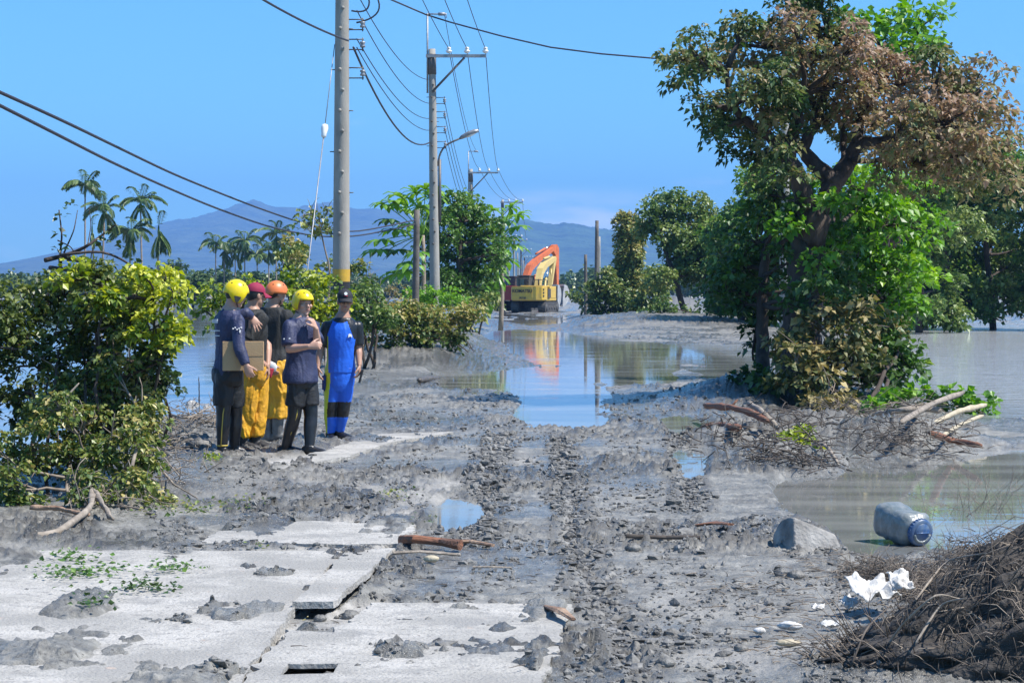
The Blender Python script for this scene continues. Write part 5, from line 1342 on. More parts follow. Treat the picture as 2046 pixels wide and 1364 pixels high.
# far tree line and single far trees
for lab, px, dd, bl in [('dark rounded tree in front of the far grey roof, nearest the left bush', 385, 215, [(385, 575, 22, 0), (405, 560, 22, .1), (372, 570, 16, 0), (420, 575, 18, 0), (395, 590, 16, -.1)]),
                        ('far round tree left of the small palm cluster', 435, 245, [(430, 560, 18, .1), (450, 555, 18, .1), (440, 575, 18, 0), (460, 572, 14, 0)]),
                        ('tall dark tree on the far shore left of the grey roof', 350, 270, [(335, 545, 16, 0), (350, 535, 16, .1), (320, 550, 14, .0), (340, 565, 16, -.1)]),
                        ('low far tree under the small palm cluster', 500, 235, [(490, 565, 16, .0), (515, 562, 18, .1), (540, 566, 16, 0), (505, 580, 14, -.1)])]:
    plant('far_tree', lab, 'tree', np.array([(px - CX) * dd / F, dd, .1]), [PB(a, b, dd, r, t, 1.5) for a, b, r, t in bl], 'lf_far', .5, per=22, cl_r=.75, dens=1.3, trunk_r=.15, tintbase=.5, group='single trees on the far shore')
def wood_band(label, x0, x1, d0, tops, seed):
    mb = MB(); xs = np.arange(x0, x1, 7.0)
    C, T_ = [], []
    for px in xs:
        h = np.interp(px, [t_[0] for t_ in tops], [t_[1] for t_ in tops]) + rng.normal(0, 3)
        for _ in range(7):
            dd = d0 * rng.uniform(.97, 1.06)
            py = rng.uniform(h, 592)
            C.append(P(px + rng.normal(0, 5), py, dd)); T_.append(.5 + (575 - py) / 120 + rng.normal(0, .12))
    C = np.array(C); C[:, 2] = np.maximum(C[:, 2], .4)
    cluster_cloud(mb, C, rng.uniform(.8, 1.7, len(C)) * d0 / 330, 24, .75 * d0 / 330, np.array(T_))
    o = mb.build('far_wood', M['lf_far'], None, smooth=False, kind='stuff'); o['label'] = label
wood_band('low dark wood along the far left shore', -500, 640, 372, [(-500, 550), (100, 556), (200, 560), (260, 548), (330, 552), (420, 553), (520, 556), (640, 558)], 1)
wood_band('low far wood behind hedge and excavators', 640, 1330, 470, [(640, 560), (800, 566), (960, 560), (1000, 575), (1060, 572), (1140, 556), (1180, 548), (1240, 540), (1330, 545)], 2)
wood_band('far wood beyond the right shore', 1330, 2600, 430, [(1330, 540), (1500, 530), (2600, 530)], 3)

# far low building with grey roof, pale wall
hb = P(372, 590, 290); hb[2] = .1
house = thing('farm_shed', 'long low shed with dark grey roof among the far trees', 'shed', hb)
mb = MB(); mb.box(hb + ZA * 1.1, (6.5, 5, 2.2)); mb.build('wall', mat('pale_plaster', (0.42, 0.40, 0.36), .9, (0.34, .33, .30), 1), house, smooth=False)
mb = MB(); mb.prism([(-3.8, 2.2), (-3.0, 3.6), (3.2, 3.6), (3.9, 2.2)], -3, 3, Matrix.Translation(hb) @ Matrix.Rotation(R(90), 4, 'X')); mb.build('roof', mat('grey_roof', (0.13, 0.13, 0.14), .7, (0.18, .18, .19), .8), house, smooth=False)
for k in (-2, 0.2, 2.1):
    mb = MB(); mb.box(hb + XA * k + YA * -2.52 + ZA * 1.2, (.9, .06, .9)); mb.build('window', M['glass'], house, smooth=False)
wb = P(300, 592, 255); wb[2] = .1
mb = MB(); mb.box(wb + ZA * .35, (5.5, .25, .9)); o = mb.build('low_wall', mat('pale_wall', (0.5, 0.49, 0.46), .9, (0.4, .39, .37), 1), None, loc=wb, smooth=False); tag(o, 'low pale wall on the far shore behind the left bush', 'wall')
# ------------------------------------------------------------------ people
M['skin'] = mat('skin', (0.54, 0.325, 0.24), 0.5, (0.46, 0.26, 0.18), 9, spec=0.4)
M['skin_tan'] = mat('skin_tan', (0.44, 0.255, 0.175), 0.5, (0.37, 0.20, 0.135), 9, spec=0.4)
M['hair'] = mat('hair', (0.012, 0.010, 0.009), 0.5)
M['helmet_y'] = mat('helmet_yellow', (0.80, 0.60, 0.006), 0.28, (0.66, 0.49, 0.02), 14, lo=.45, hi=.75)
M['helmet_o'] = mat('helmet_orange', (0.70, 0.185, 0.05), 0.42, (0.52, 0.15, 0.05), 14, lo=.45, hi=.75)
M['cap_red'] = mat('cap_maroon', (0.30, 0.012, 0.055), 0.8, (0.24, 0.012, 0.045), 20)
M['cap_black'] = mat('cap_black', (0.018, 0.018, 0.022), 0.8)
M['navy'] = mat('navy_jersey', (0.021, 0.026, 0.068), 0.6, (0.032, 0.039, 0.095), 14, 0.3, 60)
M['tee_black'] = mat('black_tee', (0.012, 0.013, 0.0125), 0.75, (0.020, 0.021, 0.02), 12, 0.3, 60)
M['neoprene'] = mat('black_neoprene', (0.008, 0.008, 0.009), 0.36, (0.02, 0.02, 0.022), 10, 0.2, 40)
M['shorts'] = mat('black_shorts', (0.015, 0.0155, 0.016), 0.6, (0.010, 0.010, 0.011), 10, 0.3, 40)
M['wader'] = mat('yellow_trousers', (0.78, 0.40, 0.012), 0.6, (0.58, 0.29, 0.022), 7, 0.4, 30)
M['suit_blue'] = mat('blue_wetsuit', (0.016, 0.145, 0.74), 0.5, (0.012, 0.11, 0.60), 7, 0.2, 40)
M['suit_lime'] = mat('lime_panel', (0.50, 0.62, 0.03), 0.5)
M['suit_navy'] = mat('navy_pocket', (0.02, 0.035, 0.16), 0.6)
M['boot_grey'] = mat('muddy_boot', (0.20, 0.20, 0.195), 0.6, (0.05, 0.05, 0.05), 6)
M['piping'] = mat('yellow_piping', (0.50, 0.36, 0.06), 0.6)
M['white_print'] = mat('white_print', (0.70, 0.70, 0.70), 0.7)
M['red_print'] = mat('red_print', (0.5, 0.03, 0.05), 0.7)
M['card'] = mat('cardboard', (0.50, 0.335, 0.175), 0.85, (0.44, 0.29, 0.15), 5, 0.15, 80)
M['eye'] = mat('eye', (0.55, 0.52, 0.5), 0.25)
M['lip'] = mat('lip', (0.30, 0.11, 0.09), 0.5)
M['lens'] = mat('sunglass_lens', (0.008, 0.008, 0.01), 0.1, spec=0.8)

def remesh(mb, voxel=0.007, smooth=3, fold=0.0, ffreq=9.0, seed=0, dec=None, aniso=(1, 1, .45)):
    me = mb.mesh('tmp', [], True)
    o = bpy.data.objects.new('tmp', me); COL.objects.link(o)
    m1 = o.modifiers.new('r', 'REMESH'); m1.mode = 'VOXEL'; m1.voxel_size = voxel; m1.adaptivity = 0
    if smooth:
        m2 = o.modifiers.new('s', 'SMOOTH'); m2.factor = .5; m2.iterations = smooth
    if dec:
        m3 = o.modifiers.new('d', 'DECIMATE'); m3.ratio = dec
    out = bpy.data.meshes.new_from_object(o.evaluated_get(bpy.context.evaluated_depsgraph_get()))
    bpy.data.objects.remove(o); bpy.data.meshes.remove(me)
    out.update()
    if fold:
        n = len(out.vertices)
        co = np.zeros(n * 3, np.float32); out.vertices.foreach_get('co', co); co = co.reshape(-1, 3).astype(float)
        no = np.zeros(n * 3, np.float32); out.vertex_normals.foreach_get('vector', no); no = no.reshape(-1, 3)
        q = co * ffreq * np.array(aniso)
        wp = fbm3(q * .6 + 9, 2, seed + 7)[:, None] * 1.6
        f = 1 - np.abs(2 * fbm3(q + wp, 3, seed) - 1) * 1.6
        co = co + no * (fold * (f - .45))[:, None]
        out.vertices.foreach_set('co', co.astype(np.float32).ravel())
    for p_ in out.polygons: pass
    out.polygons.foreach_set('use_smooth', np.ones(len(out.polygons), bool))
    out.update()
    return out

def place(me, name, mats, parent, label=None):
    off = world_loc(parent)
    me.transform(Matrix.Translation(tuple(-off)))
    me.materials.clear()
    for m_ in (mats if isinstance(mats, (list, tuple)) else [mats]): me.materials.append(m_)
    o = bpy.data.objects.new(name, me); me.name = name
    COL.objects.link(o); o.parent = parent
    if label: o['label'] = label
    return o

def nrm(v):
    v = np.asarray(v, float); return v / (np.linalg.norm(v) + 1e-12)

def rotv(v, ax, a):
    ax = nrm(ax); v = np.asarray(v, float)
    return v * math.cos(a) + np.cross(ax, v) * math.sin(a) + ax * ax.dot(v) * (1 - math.cos(a))

def hand(mb, wr, dr, pn, th, curl=0.35, spread=0.10, s=1.0, thumb=0.7, curls=None):
    """wrist, pointing direction, palm normal (finger-bend side), thumb side direction"""
    dr = nrm(dr); pn = nrm(pn - dr * dr.dot(pn)); sd_ = np.cross(dr, pn)
    if sd_.dot(th) < 0: sd_ = -sd_
    kn = wr + dr * .088 * s
    mb.rings([wr - dr * .015, wr + dr * .015 * s, wr + dr * .045 * s, wr + dr * .075 * s, kn + dr * .006], [.026*s, .031*s, .040*s, .042*s, .036*s], [.020*s, .018*s, .0165*s, .015*s, .011*s], sd_, pn, 14)
    for i, (o_, L) in enumerate(((.031, .072), (.0105, .081), (-.0105, .075), (-.030, .059))):
        p = kn + sd_ * o_ * s - dr * (.004 if i in (0, 2) else (.0 if i == 1 else .012)) * s
        d = nrm(dr + sd_ * spread * o_ / .03)
        c = curl if curls is None else curls[i]
        ax = np.cross(d, pn)
        pts = [p - d * .02 * s, p]
        for frac, ang in ((.44, .75), (.31, .95), (.25, .6)):
            d = rotv(d, ax, c * ang)
            p = p + d * L * frac * s; pts.append(p)
        mb.tube(pts, [.0098*s, .0098*s, .0092*s, .0085*s, .0068*s], 8)
    b = wr + dr * .022 * s + sd_ * .026 * s
    d = nrm(dr * .75 + sd_ * thumb + pn * .35)
    p1 = b + d * .038 * s; d2 = nrm(d + dr * .5 + pn * .35 * (0.5 + curl)); p2 = p1 + d2 * .030 * s; p3 = p2 + nrm(d2 + dr * .2) * .022 * s
    mb.tube([b - d * .015, b, p1, p2, p3], [.013*s, .0145*s, .0115*s, .0105*s, .0075*s], 8)

TORSO = [(-.24, .115, .095, -.005), (-.14, .160, .118, -.012), (0, .168, .122, -.012), (.14, .156, .112, -.004), (.28, .142, .106, .004), (.45, .148, .112, .008), (.62, .162, .120, .008), (.76, .164, .116, .004), (.84, .156, .104, 0), (.905, .125, .090, .0), (.96, .085, .078, .0), (1.03, .062, .062, .004)]
TORSO_OLD = [(-.24, .115, .095, -.005), (-.14, .165, .118, -.012), (0, .172, .122, -.012), (.14, .160, .112, -.004), (.28, .146, .106, .004), (.45, .152, .112, .008), (.62, .166, .120, .008), (.78, .172, .118, .004), (.90, .150, .098, 0), (.97, .095, .075, .0), (1.03, .062, .062, .004)]

def person(label, d, cx, foot, H, fwd, J, spec):
    """J: joints as photo pixels with a depth offset; spec: clothing"""
    x0 = (cx - CX) * d / F
    z0 = CH - (foot - HY) * d / F
    t = thing('person', label, 'person', (x0, d, z0), 'men standing together at the roadside')
    f = nrm([fwd[0], fwd[1], 0]); r = np.array([f[1], -f[0], 0])
    hf = nrm([spec.get('look', fwd)[0], spec.get('look', fwd)[1], spec.get('nod', -.08)])
    hr = nrm(np.cross(hf, ZA)); hu = np.cross(hr, hf)
    S = H / 1.72
    Wp = lambda q: P(q[0], q[1], d + (q[2] if len(q) > 2 else 0))
    pel, nk, hc = Wp(J['pel']), Wp(J['neck']), Wp(J['head'])
    up = nk - pel
    sp = lambda u: pel + up * u
    sh = {s: sp(.80) + (r if s == 'R' else -r) * .172 * S for s in 'RL'}
    for s in 'RL':
        if 'sh' + s in J: sh[s] = Wp(J['sh' + s])
    j = {k: Wp(v) for k, v in J.items() if k[:3] not in ('toe', 'han')}
    body = MB()
    # torso
    def torso(mb, lo, hi, e, k=1.0, ex=0.0):
        rows = [q for q in TORSO if lo <= q[0] <= hi]
        us = np.linspace(lo, hi, 16)
        rx = np.interp(us, [q[0] for q in TORSO], [q[1] for q in TORSO]) * S * k + e
        ry = np.interp(us, [q[0] for q in TORSO], [q[2] for q in TORSO]) * S * k * spec.get('belly', 1.0) + e
        of = np.interp(us, [q[0] for q in TORSO], [q[3] for q in TORSO])
        if ex: 
            w = np.clip(1 - (us - lo) / .35, 0, 1); rx = rx + ex * w; ry = ry + ex * w
        mb.rings([sp(u) + f * o_ for u, o_ in zip(us, of)], rx, ry, r, f, 22)
    torso(body, -.24, 1.03, 0)
    arms = {}
    for s in 'RL':
        e_, w_ = j['el' + s], j['wr' + s]
        inn = sp(.77)
        arms[s] = (sh[s], e_, w_)
        body.tube([inn, sh[s]], [.066*S, .053*S], 12)
        body.ell(sh[s], (.052*S,) * 3)
        a = lambda p, q, u: p + (q - p) * u
        body.tube([sh[s], a(sh[s], e_, .35), a(sh[s], e_, .8), e_], [.056*S, .052*S, .043*S, .041*S], 12)
        body.ell(e_, (.041*S,) * 3)
        body.tube([e_, a(e_, w_, .28), a(e_, w_, .7), w_], [.041*S, .044*S, .033*S, .027*S], 12)
        hd = J.get('hand' + s)
        hand(body, w_, nrm(np.array(hd['dir'], float)) , np.array(hd['palm'], float), np.array(hd['thumb'], float), hd.get('curl', .35), hd.get('spread', .1), S * 1.04, hd.get('th', .7), hd.get('curls'))
    # legs
    legs = {}
    for s in 'RL':
        h_, k_, a_ = j['hip' + s], j['kn' + s], j['an' + s]
        legs[s] = (h_, k_, a_)
        a = lambda p, q, u: p + (q - p) * u
        body.tube([h_ + ZA * .03, a(h_, k_, .3), a(h_, k_, .75), k_], [.088*S, .084*S, .064*S, .058*S], 14)
        body.ell(k_, (.058*S,) * 3)
        body.tube([k_, a(k_, a_, .3), a(k_, a_, .7), a_], [.056*S, .058*S, .042*S, .037*S], 14)
        td = nrm(np.array([*J['toe' + s], 0.0])); fl = a_[2] - .055 * S
        g0 = np.array([a_[0], a_[1], max(z0 + .01, a_[2] - .075 * S)])
        sd_ = np.cross(td, ZA)
        body.rings([g0 - td * .06 + ZA * .03, g0 - td * .03 + ZA * .035, g0 + td * .06 + ZA * .035, g0 + td * .14 + ZA * .025, g0 + td * .19 + ZA * .018], [.028, .036, .042, .046, .03], [.03, .04, .04, .028, .018], sd_, ZA, 12)
        body.tube([a_, g0 + ZA * .04], [.04*S, .04*S], 10)
        legs[s] += (g0, td)
    # neck and head
    body.tube([sp(.93), hc - hu * .05 - hf * .018], [.064*S, .058*S], 14)
    A = np.array([hr, hf, hu])
    body.ell(hc + hu * .015 - hf * .008, np.array([.074, .093, .105]) * S, A, 20, 13)
    body.ell(hc - hu * .052 + hf * .030, np.array([.060, .062, .066]) * S, A, 16, 10)
    body.ell(hc - hu * .102 + hf * .060, np.array([.028, .026, .022]) * S, A)                  # chin
    body.tube([hc + hf * .084 + hu * .012, hc + hf * .100 - hu * .018, hc + hf * .106 - hu * .032], [.009, .0125, .016], 8)   # nose
    body.ell(hc + hf * .094 - hu * .038, (.019, .012, .010), A)
    body.ell(hc + hf * .082 + hu * .024, (.052, .016, .011), A)                               # brow
    body.ell(hc + hf * .086 - hu * .060, (.024, .010, .011), A)                               # lips
    for s in (-1, 1):
        body.ell(hc + hr * s * .078 * S - hu * .012 - hf * .008, (.011, .020, .032), A)          # ears
        body.ell(hc + hr * s * .045 + hf * .066 - hu * .022, (.024, .024, .022), A)              # cheekbones
    bm_ = remesh(body, .0062, 2, dec=.45)
    bo = place(bm_, 'body', M[spec.get('skin', 'skin')], t)
    for s in (-1, 1):
        mb = MB(); mb.ell(hc + hr * s * .031 + hf * .0815 + hu * .004, (.012, .008, .0075), A, 10, 6); mb.ell(hc + hr * s * .031 + hf * .0885 + hu * .004, (.0055, .003, .0055), A, 8, 5, m=1)
        mb.build('eye', [M['eye'], M['black']], t)
    mb = MB(); mb.ell(hc + hf * .0935 - hu * .060, (.021, .005, .0065), A, 10, 6); mb.build('lips', M['lip'], t)
    # hair: back and sides
    mb = MB()
    nA, nE = 24, 9
    V, idx = [], []
    for i in range(nE):
        for k in range(nA):
            az = k / nA * 2 * math.pi
            lo_ = -.25 - .5 * (0.5 - 0.5 * math.cos(az)) if True else 0
            front = 0.5 + .5 * math.cos(az)
            lo_ = -.75 + 1.25 * front ** 1.4
            el = lo_ + (math.pi / 2 - lo_) * i / (nE - 1)
            v = np.array([math.sin(az) * math.cos(el) * .080, math.cos(az) * math.cos(el) * .099, math.sin(el) * .112]) * S
            V.append(hc + hu * .015 - hf * .008 + v @ A)
    I_ = np.arange(nE * nA).reshape(nE, nA)
    Q = [(I_[i, k], I_[i, (k+1) % nA], I_[i+1, (k+1) % nA], I_[i+1, k]) for i in range(nE - 1) for k in range(nA)]
    mb.add(V, Q); mb.build('hair', M['hair'], t)
    # ---- clothes
    def sleeve(mb, s, frac, e0, e1, flare=0.0):
        p, q, w = arms[s]
        mb.tube([sp(.77), p], [.066*S + e0, .053*S + e0], 14)
        mb.ell(p, (.052*S + e0,) * 3)
        if frac <= 1:
            c = p + (q - p) * frac
            mb.tube([p, p + (c - p) * .5, c - (c - p) * .05, c], [.053*S + e0, .054*S + e1, .053*S + e1 + flare, .052*S + e1 + flare], 14)
        else:
            mb.tube([p, p + (q - p) * .5, q], [.058*S + e0, .051*S + e1, .043*S + e1], 14)
            mb.ell(q, (.044*S + e1,) * 3)
            c = q + (w - q) * (frac - 1)
            mb.tube([q, q + (c - q) * .3, c], [.043*S + e1, .046*S + e1, .031*S + e1], 14)
    c_ = spec['top']
    mb = MB(); torso(mb, c_['lo'], .945, c_['e'], 1.0, c_.get('flare', 0))
    mb.tube([sp(.88), sp(.975)], [.086*S, .070*S], 16)
    for s in 'RL': sleeve(mb, s, c_['sl'][s], c_['e'] * .9, c_['es'], c_.get('sflare', 0))
    top = remesh(mb, .0085, 2, c_.get('fold', .012), c_.get('ff', 9), hash(label) % 97)
    mats = [M[c_['mat']]]
    if 'zones' in c_:
        mats = [M[k] for k in c_['zones'][0]]
        zi = []
        for p_ in top.polygons:
            c = np.array(p_.center); rel = c - pel
            zi.append(c_['zones'][1](rel @ r, rel @ f, (c - pel) @ nrm(up) / np.linalg.norm(up), c, arms))
    else: zi = None
    place(top, c_.get('name', 'shirt'), mats, t)
    if zi: top.polygons.foreach_set('material_index', np.array(zi, np.int32)); top.update()
    c_ = spec['bottom']
    mb = MB(); torso(mb, -.24, c_['hi'], c_['e'] * .8)
    for s in 'RL':
        h_, k_, a_, g0, td = legs[s]
        e = c_['e']; fr = c_['fr'][s] if isinstance(c_['fr'], dict) else c_['fr']
        if fr <= 1:
            q = h_ + (k_ - h_) * fr
            mb.tube([h_ + ZA * .04, h_ + (q - h_) * .5, q], [.092*S + e, .086*S + e + c_.get('flare', 0) * .5, .074*S + e + c_.get('flare', 0)], 16)
        else:
            q = k_ + (a_ - k_) * (fr - 1); fl = c_.get('flare', 0)
            mb.tube([h_ + ZA * .04, h_ + (k_ - h_) * .35, h_ + (k_ - h_) * .8, k_], [.092*S + e, .088*S + e, .066*S + e * 1.1, .060*S + e * 1.1], 16)
            mb.ell(k_, (.060*S + e * 1.1,) * 3)
            mb.tube([k_, k_ + (q - k_) * .35, k_ + (q - k_) * .75, q], [.058*S + e * 1.1, .060*S + e + fl * .3, .046*S + e + fl * .8, .040*S + e + fl], 16)
    bot = remesh(mb, .0085, 2, c_.get('fold', .012), c_.get('ff', 9), hash(label) % 89 + 3)
    mats = [M[c_['mat']]]
    if 'zones' in c_:
        mats = [M[k] for k in c_['zones'][0]]
        zi = []
        for p_ in bot.polygons:
            c = np.array(p_.center); rel = c - pel
            zi.append(c_['zones'][1](rel @ r, rel @ f, c, legs))
    else: zi = None
    place(bot, c_.get('name', 'trousers'), mats, t)
    if zi: bot.polygons.foreach_set('material_index', np.array(zi, np.int32)); bot.update()
    if 'over' in spec:
        c_ = spec['over']; mb = MB(); torso(mb, -.22, c_['hi'], c_['e'])
        for s in 'RL':
            h_, k_ = legs[s][:2]; q = h_ + (k_ - h_) * c_['fr']
            mb.tube([h_ + ZA * .04, h_ + (q - h_) * .5, q - ZA * 0], [.090*S + c_['e'] * .5, .088*S + c_['e'] * .6, .082*S + c_['e'] * .8], 18)
        place(remesh(mb, .0085, 2, .022, 7, 31), 'shorts', M[c_['mat']], t)
    # footwear
    for s in 'RL':
        h_, k_, a_, g0, td = legs[s]
        sd_ = np.cross(td, ZA); mb = MB()
        zf = np.array([0, 0, 1.0])
        g = np.array([g0[0], g0[1], max(z0, g0[2] - .01)])
        mb.rings([g - td * .085 + zf * .035, g - td * .07 + zf * .045, g + zf * .05, g + td * .09 + zf * .042, g + td * .17 + zf * .032, g + td * .215 + zf * .024],
                 [.026, .038, .046, .052, .048, .022], [.035, .05, .055, .044, .032, .016], sd_, zf, 14)
        if spec['shoe'].get('boot'):
            u = spec['shoe']['boot']; q = a_ + (k_ - a_) * u
            mb.tube([g + zf * .05, a_, q], [.058, .058, .068], 14)
        else:
            mb.tube([g + zf * .05, a_ + ZA * .03], [.05, .052], 12)
        o = place(remesh(mb, .008, 2, .003, 12, 5), 'boot' if spec['shoe'].get('boot') else 'shoe', M[spec['shoe']['mat']], t)
        mb = MB()
        mb.rings([g - td * .09 + zf * .004, g - td * .09 + zf * .02], [.02, .02], [.02, .02], sd_, td, 8)
        outline = [(-.088, -.025), (-.088, .025), (-.05, .045), (.09, .055), (.17, .05), (.22, .02), (.22, -.02), (.17, -.05), (.09, -.055), (-.05, -.045)]
        Mx = Matrix(((td[0], sd_[0], 0, g[0]), (td[1], sd_[1], 0, g[1]), (0, 0, 1, g[2]), (0, 0, 0, 1)))
        mb = MB(); mb.prism(outline, -.012, .014, Mx); mb.build('sole', M['black'], o, smooth=False)
    return dict(t=t, hc=hc, hf=hf, hr=hr, hu=hu, A=A, S=S, sp=sp, r=r, f=f, arms=arms, legs=legs, pel=pel, up=up, z0=z0, d=d)

def helmet(p, mk, size=(.112, .134, .140), edge=None, vent=True, name='helmet', thick=.008, offs=.012):
    hc, A = p['hc'] + p['hu'] * offs, p['A']
    nA, nE = 40, 12
    V = []
    for shell in (0, 1):
        for i in range(nE):
            for k in range(nA):
                az = k / nA * 2 * math.pi
                el0 = edge(az if az <= math.pi else 2 * math.pi - az)
                el = el0 + (math.pi / 2 - el0) * i / (nE - 1)
                v = np.array([math.sin(az) * math.cos(el) * (size[0] - thick * shell), math.cos(az) * math.cos(el) * (size[1] - thick * shell), math.sin(el) * (size[2] - thick * shell)])
                V.append(hc + v @ A)
    n = nE * nA
    I_ = np.arange(n).reshape(nE, nA); Q = []
    for k in range(nA):
        k2 = (k + 1) % nA
        for i in range(nE - 1):
            Q.append((I_[i, k], I_[i, k2], I_[i+1, k2], I_[i+1, k])); Q.append((n + I_[i, k], n + I_[i+1, k], n + I_[i+1, k2], n + I_[i, k2]))
        Q.append((I_[0, k], n + I_[0, k], n + I_[0, k2], I_[0, k2]))
    mb = MB(); mb.add(V, Q); o = mb.build(name, M[mk], p['t'])
    if vent:
        for s in (-1, 1):
            c = hc + p['hr'] * s * (size[0] - .004) - p['hu'] * .058
            Mx = Matrix((( p['hf'][0], p['hu'][0], p['hr'][0] * s, c[0]), (p['hf'][1], p['hu'][1], p['hr'][1] * s, c[1]), (p['hf'][2], p['hu'][2], p['hr'][2] * s, c[2]), (0, 0, 0, 1)))
            tri = [(-.030, .026), (.030, .026), (.034, .015), (.012, -.032), (-.012, -.032), (-.034, .015)]
            mb = MB(); mb.prism(tri, -.016, .004, Mx); mb.build('ear_hole', M['black'], o, smooth=False)
    for az, el in ((.5, .85), (-.5, .85), (1.2, .7), (-1.2, .7), (2.4, .7), (-2.4, .7)):
        v = np.array([math.sin(az) * math.cos(el) * size[0], math.cos(az) * math.cos(el) * size[1], math.sin(el) * size[2]]) * 1.002
        mb = MB(); mb.ell(hc + v @ A, (.007, .007, .007), None, 8, 5); mb.build('vent_hole', M['black'], o)
    # chin strap
    for s in (-1, 1):
        a_ = hc + p['hr'] * s * .088 - p['hu'] * .085 + p['hf'] * .005
        b_ = p['hc'] - p['hu'] * .118 + p['hf'] * .045
        mb = MB(); mb.tube(curve3(a_, (a_ + b_) / 2 + p['hr'] * s * .02 - p['hu'] * .015, b_, 8), .0055, 6); mb.build('chin_strap', M['black'], o)
    return o

def cap(p, mk, visor=.085, tilt=0.0):
    hc, A = p['hc'] + p['hu'] * .030, p['A']
    mb = MB(); nA, nE = 28, 9; V = []
    for i in range(nE):
        for k in range(nA):
            az = k / nA * 2 * math.pi; el = .05 + (math.pi / 2 - .05) * i / (nE - 1)
            bul = 1 + .06 * math.sin(el * 2)
            V.append(hc + np.array([math.sin(az) * math.cos(el) * .087 * bul, (math.cos(az) * math.cos(el) * .106 - .006) * bul, math.sin(el) * .105 + .0]) @ A)
    I_ = np.arange(nE * nA).reshape(nE, nA)
    Q = [(I_[i, k], I_[i, (k+1) % nA], I_[i+1, (k+1) % nA], I_[i+1, k]) for i in range(nE - 1) for k in range(nA)]
    mb.add(V, Q); o = mb.build('cap', M[mk], p['t'])
    V, n = [], 13
    for u in (0, .5, 1.0):
        for k in range(n):
            a = -1.15 + 2.3 * k / (n - 1)
            V.append(hc + np.array([math.sin(a) * .088, math.cos(a) * .102 + u * visor * (math.cos(a * 1.1) ** .8 if abs(a) < 1.4 else 0), .005 - .028 * u - .028 * abs(math.sin(a)) ** 2 * u]) @ A)
    V = np.array(V); V = np.concatenate([V, V - p['hu'] * .005])
    I_ = np.arange(3 * n).reshape(3, n); Q = []
    for i in range(2):
        for k in range(n - 1):
            Q.append((I_[i, k], I_[i+1, k], I_[i+1, k+1], I_[i, k+1])); Q.append((I_[i, k] + 3*n, I_[i, k+1] + 3*n, I_[i+1, k+1] + 3*n, I_[i+1, k] + 3*n))
    for k in range(n - 1): Q.append((I_[2, k], I_[2, k] + 3*n, I_[2, k+1] + 3*n, I_[2, k+1]))
    mb = MB(); mb.add(V, Q); mb.build('visor', M[mk], o)
    mb = MB(); mb.ell(hc + p['hu'] * .105, (.009, .009, .006), None, 8, 5); mb.build('button', M[mk], o)
    return o

def sidepatch(p, parent, c, n, uax, polys, m, name='print', th=.006):
    """flat print: polygons (u,v metres) on a plane at c facing n, u axis given"""
    n = nrm(n); u = nrm(np.asarray(uax) - n * n.dot(uax)); v = np.cross(n, u)
    Mx = Matrix(((u[0], v[0], n[0], c[0]), (u[1], v[1], n[1], c[1]), (u[2], v[2], n[2], c[2]), (0, 0, 0, 1)))
    mb = MB()
    for q in polys: mb.prism(q, -.004, th, Mx)
    return mb.build(name, m, parent, smooth=False)

def rect(u, v, w, h): return [(u - w/2, v - h/2), (u + w/2, v - h/2), (u + w/2, v + h/2), (u - w/2, v + h/2)]

kayak = lambda az: (.16 if az < .75 else (.16 - (az - .75) / .35 * .92 if az < 1.1 else (-.76 if az < 1.85 else (-.76 + (az - 1.85) / .5 * .62 if az < 2.35 else -.14))))
down = (0, 0, -1)
# ---- man 1: navy jersey, yellow helmet, box under his arm
m1 = person('man in navy jersey and yellow helmet holding a cardboard box, arm round his neighbour', 21.1, 450, 913, 1.74, (.80, .60),
    dict(pel=(456, 742), neck=(458, 614), head=(471, 588), elR=(478, 694, -.26), wrR=(492, 730, -.30), elL=(492, 626, .16), wrL=(502, 632, .36),
         hipR=(448, 752, -.05), knR=(446, 826, -.05), anR=(444, 897, -.04), hipL=(466, 752, .07), knL=(470, 828, .12), anL=(468, 893, .14), toeR=(.6, -.5), toeL=(.9, .3),
         handR=dict(dir=(.35, .05, -.9), palm=(0, 1, .1), thumb=(1, 0, 0), curl=.75), handL=dict(dir=(.55, -.15, -.8), palm=(-.2, .9, -.2), thumb=(-1, 0, -.3), curl=.12, spread=.25)),
    dict(look=(.93, .36), nod=-.22, top=dict(mat='navy', lo=-.12, e=.012, es=.009, sl=dict(R=1.93, L=1.7), fold=.014, name='jersey'),
         bottom=dict(mat='neoprene', hi=.12, e=.010, fr=1.97, fold=.004, name='leggings'), over=dict(mat='shorts', hi=.05, e=.016, fr=.78), shoe=dict(mat='neoprene')))
helmet(m1, 'helmet_y', edge=kayak)
# prints on back and sleeve
bk = m1['sp'](.74) - m1['f'] * .138
sidepatch(m1, m1['t'], bk + m1['r'] * -.03, -m1['f'] + m1['r'] * .15, m1['r'], [rect(-.035 + .022 * k, .03, .013, .040) for k in range(4)] + [rect(-.035 + .022 * k, .045, .018, .006) for k in range(4)], M['white_print'])
sidepatch(m1, m1['t'], bk + m1['r'] * -.03 - ZA * .055, -m1['f'] + m1['r'] * .15, m1['r'], [rect(0, -.01, .15, .010), rect(0, -.06, .14, .009)], M['white_print'])
aR = m1['arms']['R']; q = aR[0] + (aR[1] - aR[0]) * .40; ax = nrm(aR[1] - aR[0]); nn = nrm(np.array([0, -1.0, 0]) - ax * ax.dot([0, -1.0, 0]))
sidepatch(m1, m1['t'], q + nn * .064, nn, XA, [rect(-.04 + .020 * k, .012 * math.sin(k * 2.1), .012, .012) for k in range(5)] + [rect(.03, -.03, .010, .03)], M['white_print'])
